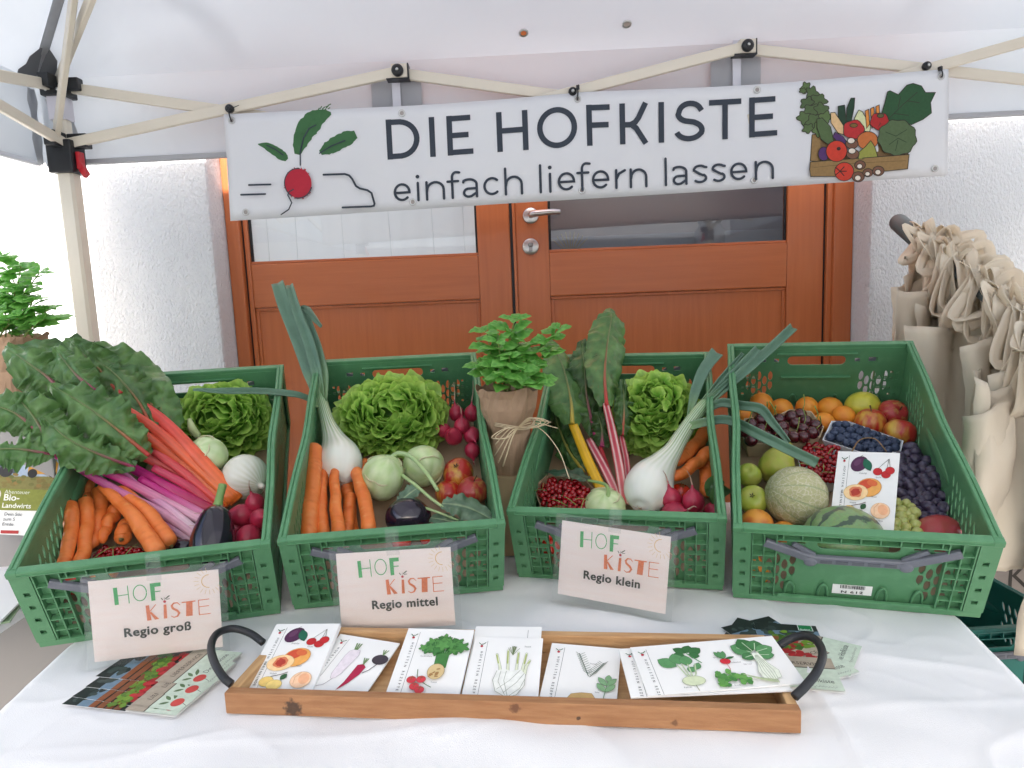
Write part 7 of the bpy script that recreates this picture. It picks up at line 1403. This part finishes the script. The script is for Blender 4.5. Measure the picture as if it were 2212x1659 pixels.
def tote(k, t_, label, wdir, w=.36, h=.40, drop=.15, shift=.06, sway=0):
    rg = random.Random(k*7+1); A = RA.lerp(RB, t_); t = thing('tote_bag', label, 'bag', A, 'cotton bags on the rail'); wd = Vector(wdir).normalized(); nd = wd.cross(Vector((0, 0, 1))).normalized()
    if nd.y > 0: nd = -nd
    def sheet(off, seed, hh, nx=22, nz=22):
        vs = []
        for j in range(nz+1):
            q = j/nz
            for i in range(nx+1):
                u = i/nx*2-1; p = wd*(shift+u*w/2*(1-.05*math.sin(PI*q)))+Vector((0, 0, -drop-hh*q))
                fl = .034*noise.noise(Vector((u*1.8+seed, q*1.2, k*3.3)))+.020*noise.noise(Vector((u*5+seed, q*1.5, k)))+.012*math.sin(u*6+seed+q*1.5)*(1-q)+.022*abs(math.sin(u*4.5+k*1.7+1.2*q))*(1-.4*q)+.007*noise.noise(Vector((u*7+k, q*9, seed)))
                p += nd*(off*(1-(abs(u))**4)*(.35+.65*math.sin(PI*min(1, q*1.1+.05)))+fl); p.z += .02*noise.noise(Vector((u*2.2, seed, k*1.7)))*(1-q)*2
                vs.append(p)
        n = nx+1; return vs, [(j*n+i, j*n+i+1, (j+1)*n+i+1, (j+1)*n+i) for j in range(nz) for i in range(nx)]
    b = MB()
    for off, sd_, hh in ((.007, 0, h), (-.006, 0, h-.004)): v, f = sheet(off, sd_, hh); b.add(v, f)
    o = b.build('body', MT['tote'], t); md = o.modifiers.new('t', 'SOLIDIFY'); md.thickness = .0012
    for sd_, off in ((1, .016), (2, -.010)):                    # two straps looped over the tube
        b = MB(); a1 = wd*(shift-w*.22)+Vector((0, 0, -drop-.03))+nd*off; a2 = wd*(shift+w*.22)+Vector((0, 0, -drop-.03))+nd*off; j1, j2 = Vector((rg.uniform(-.02, .02), rg.uniform(-.03, .0), rg.uniform(-.03, .0))), Vector((rg.uniform(-.02, .03), rg.uniform(-.03, .0), rg.uniform(-.04, .0)))
        P_ = spl([a1, a1+Vector((0, 0, .06))+j1, wd*-.035+Vector((0, 0, .005))+nd*.02*sd_, Vector((0, 0, .032))+d*rg.uniform(-.01, .01), wd*.035+Vector((0, 0, .002))+nd*.015*sd_, a2+Vector((0, 0, .06))+j2, a2], 7)
        v, f, _ = leafsurf(P_, [.016, .016], nd+d*.4, 3, 0, 0, 1, 0, 30, 0, None, k); b.add(v, f); o = b.build('strap', MT['tote'], t); md = o.modifiers.new('t', 'SOLIDIFY'); md.thickness = .0012
    for q_ in range(4):                                          # spare loops bunched up on the tube
        b = MB(); c0 = Vector((0, 0, .01))-d*rg.uniform(-.05, .05); rr_ = rg.uniform(.05, .13); e1, e2 = wd*rg.uniform(-.10, .12), wd*rg.uniform(-.12, .08)
        v, f, _ = leafsurf(spl([c0+nd*.02, c0+nd*.05+e1+Vector((0, 0, rg.uniform(.0, .03))), c0+nd*.07+e1*.6-Vector((0, 0, rr_*.8)), c0+nd*.075+e2-Vector((0, 0, rr_*1.1)), c0+nd*.045+e2*.5-Vector((0, 0, .02)), c0+nd*.026+Vector((0, 0, .02))], 7), [.0125, .0125], nd+Vector((rg.uniform(-.6, .6), 0, rg.uniform(-.2, .8))), 3, 0, 0, 1, 0, 30, 0, None, k+40+q_); b.add(v, f)
        o = b.build('strap', MT['tote'], t); md = o.modifiers.new('t', 'SOLIDIFY'); md.thickness = .0012
    return t, nd, wd
ordn = ('farthest', 'second', 'third', 'fourth', 'fifth', 'sixth', 'seventh', 'eighth', 'ninth', 'tenth', 'eleventh', 'twelfth', 'thirteenth', 'fourteenth', 'fifteenth', 'nearest')
dp = thing('shade_board', 'added dark board with lettering, standing in for the shade low behind the cotton bags', 'board', (1.45, 1.96, 0)); b = MB(); b.box((-.34, 0, .02), (.34, .03, .80), bev=.006); b.build('panel', mat('shade taupe', (.22, .19, .17), .9, (.19, .165, .15), 12), dp)  # added board carries the lettering; its dark tone stands in for shade
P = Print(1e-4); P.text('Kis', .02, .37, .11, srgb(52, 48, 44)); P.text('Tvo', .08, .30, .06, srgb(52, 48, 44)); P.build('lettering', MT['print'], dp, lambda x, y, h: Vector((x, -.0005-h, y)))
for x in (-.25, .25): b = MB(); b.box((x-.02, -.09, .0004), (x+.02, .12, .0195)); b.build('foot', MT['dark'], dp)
for k in range(16):
    t_ = .165+.053*k+.010*math.sin(k*5.1); t, nd, wd = tote(k, t_, 'beige cotton bag on the grey rail, %s from the tube\'s free end' % ordn[k] if 0 < k < 15 else ('beige cotton bag nearest the free end of the grey rail' if k == 0 else 'beige cotton bag at the right picture edge with dark lettering'), (1, .35+.45*math.sin(k*2.1+1), .10*math.sin(k*3.3)), .38, .38+.03*math.sin(k*1.7), .10+.05*math.sin(k*2.9), .06+.045*math.sin(k*1.3)) if k < 15 else tote(k, .96, 'beige cotton bag hanging lowest at the right picture edge', (1, .2, 0), .38, .46, .16, .145)
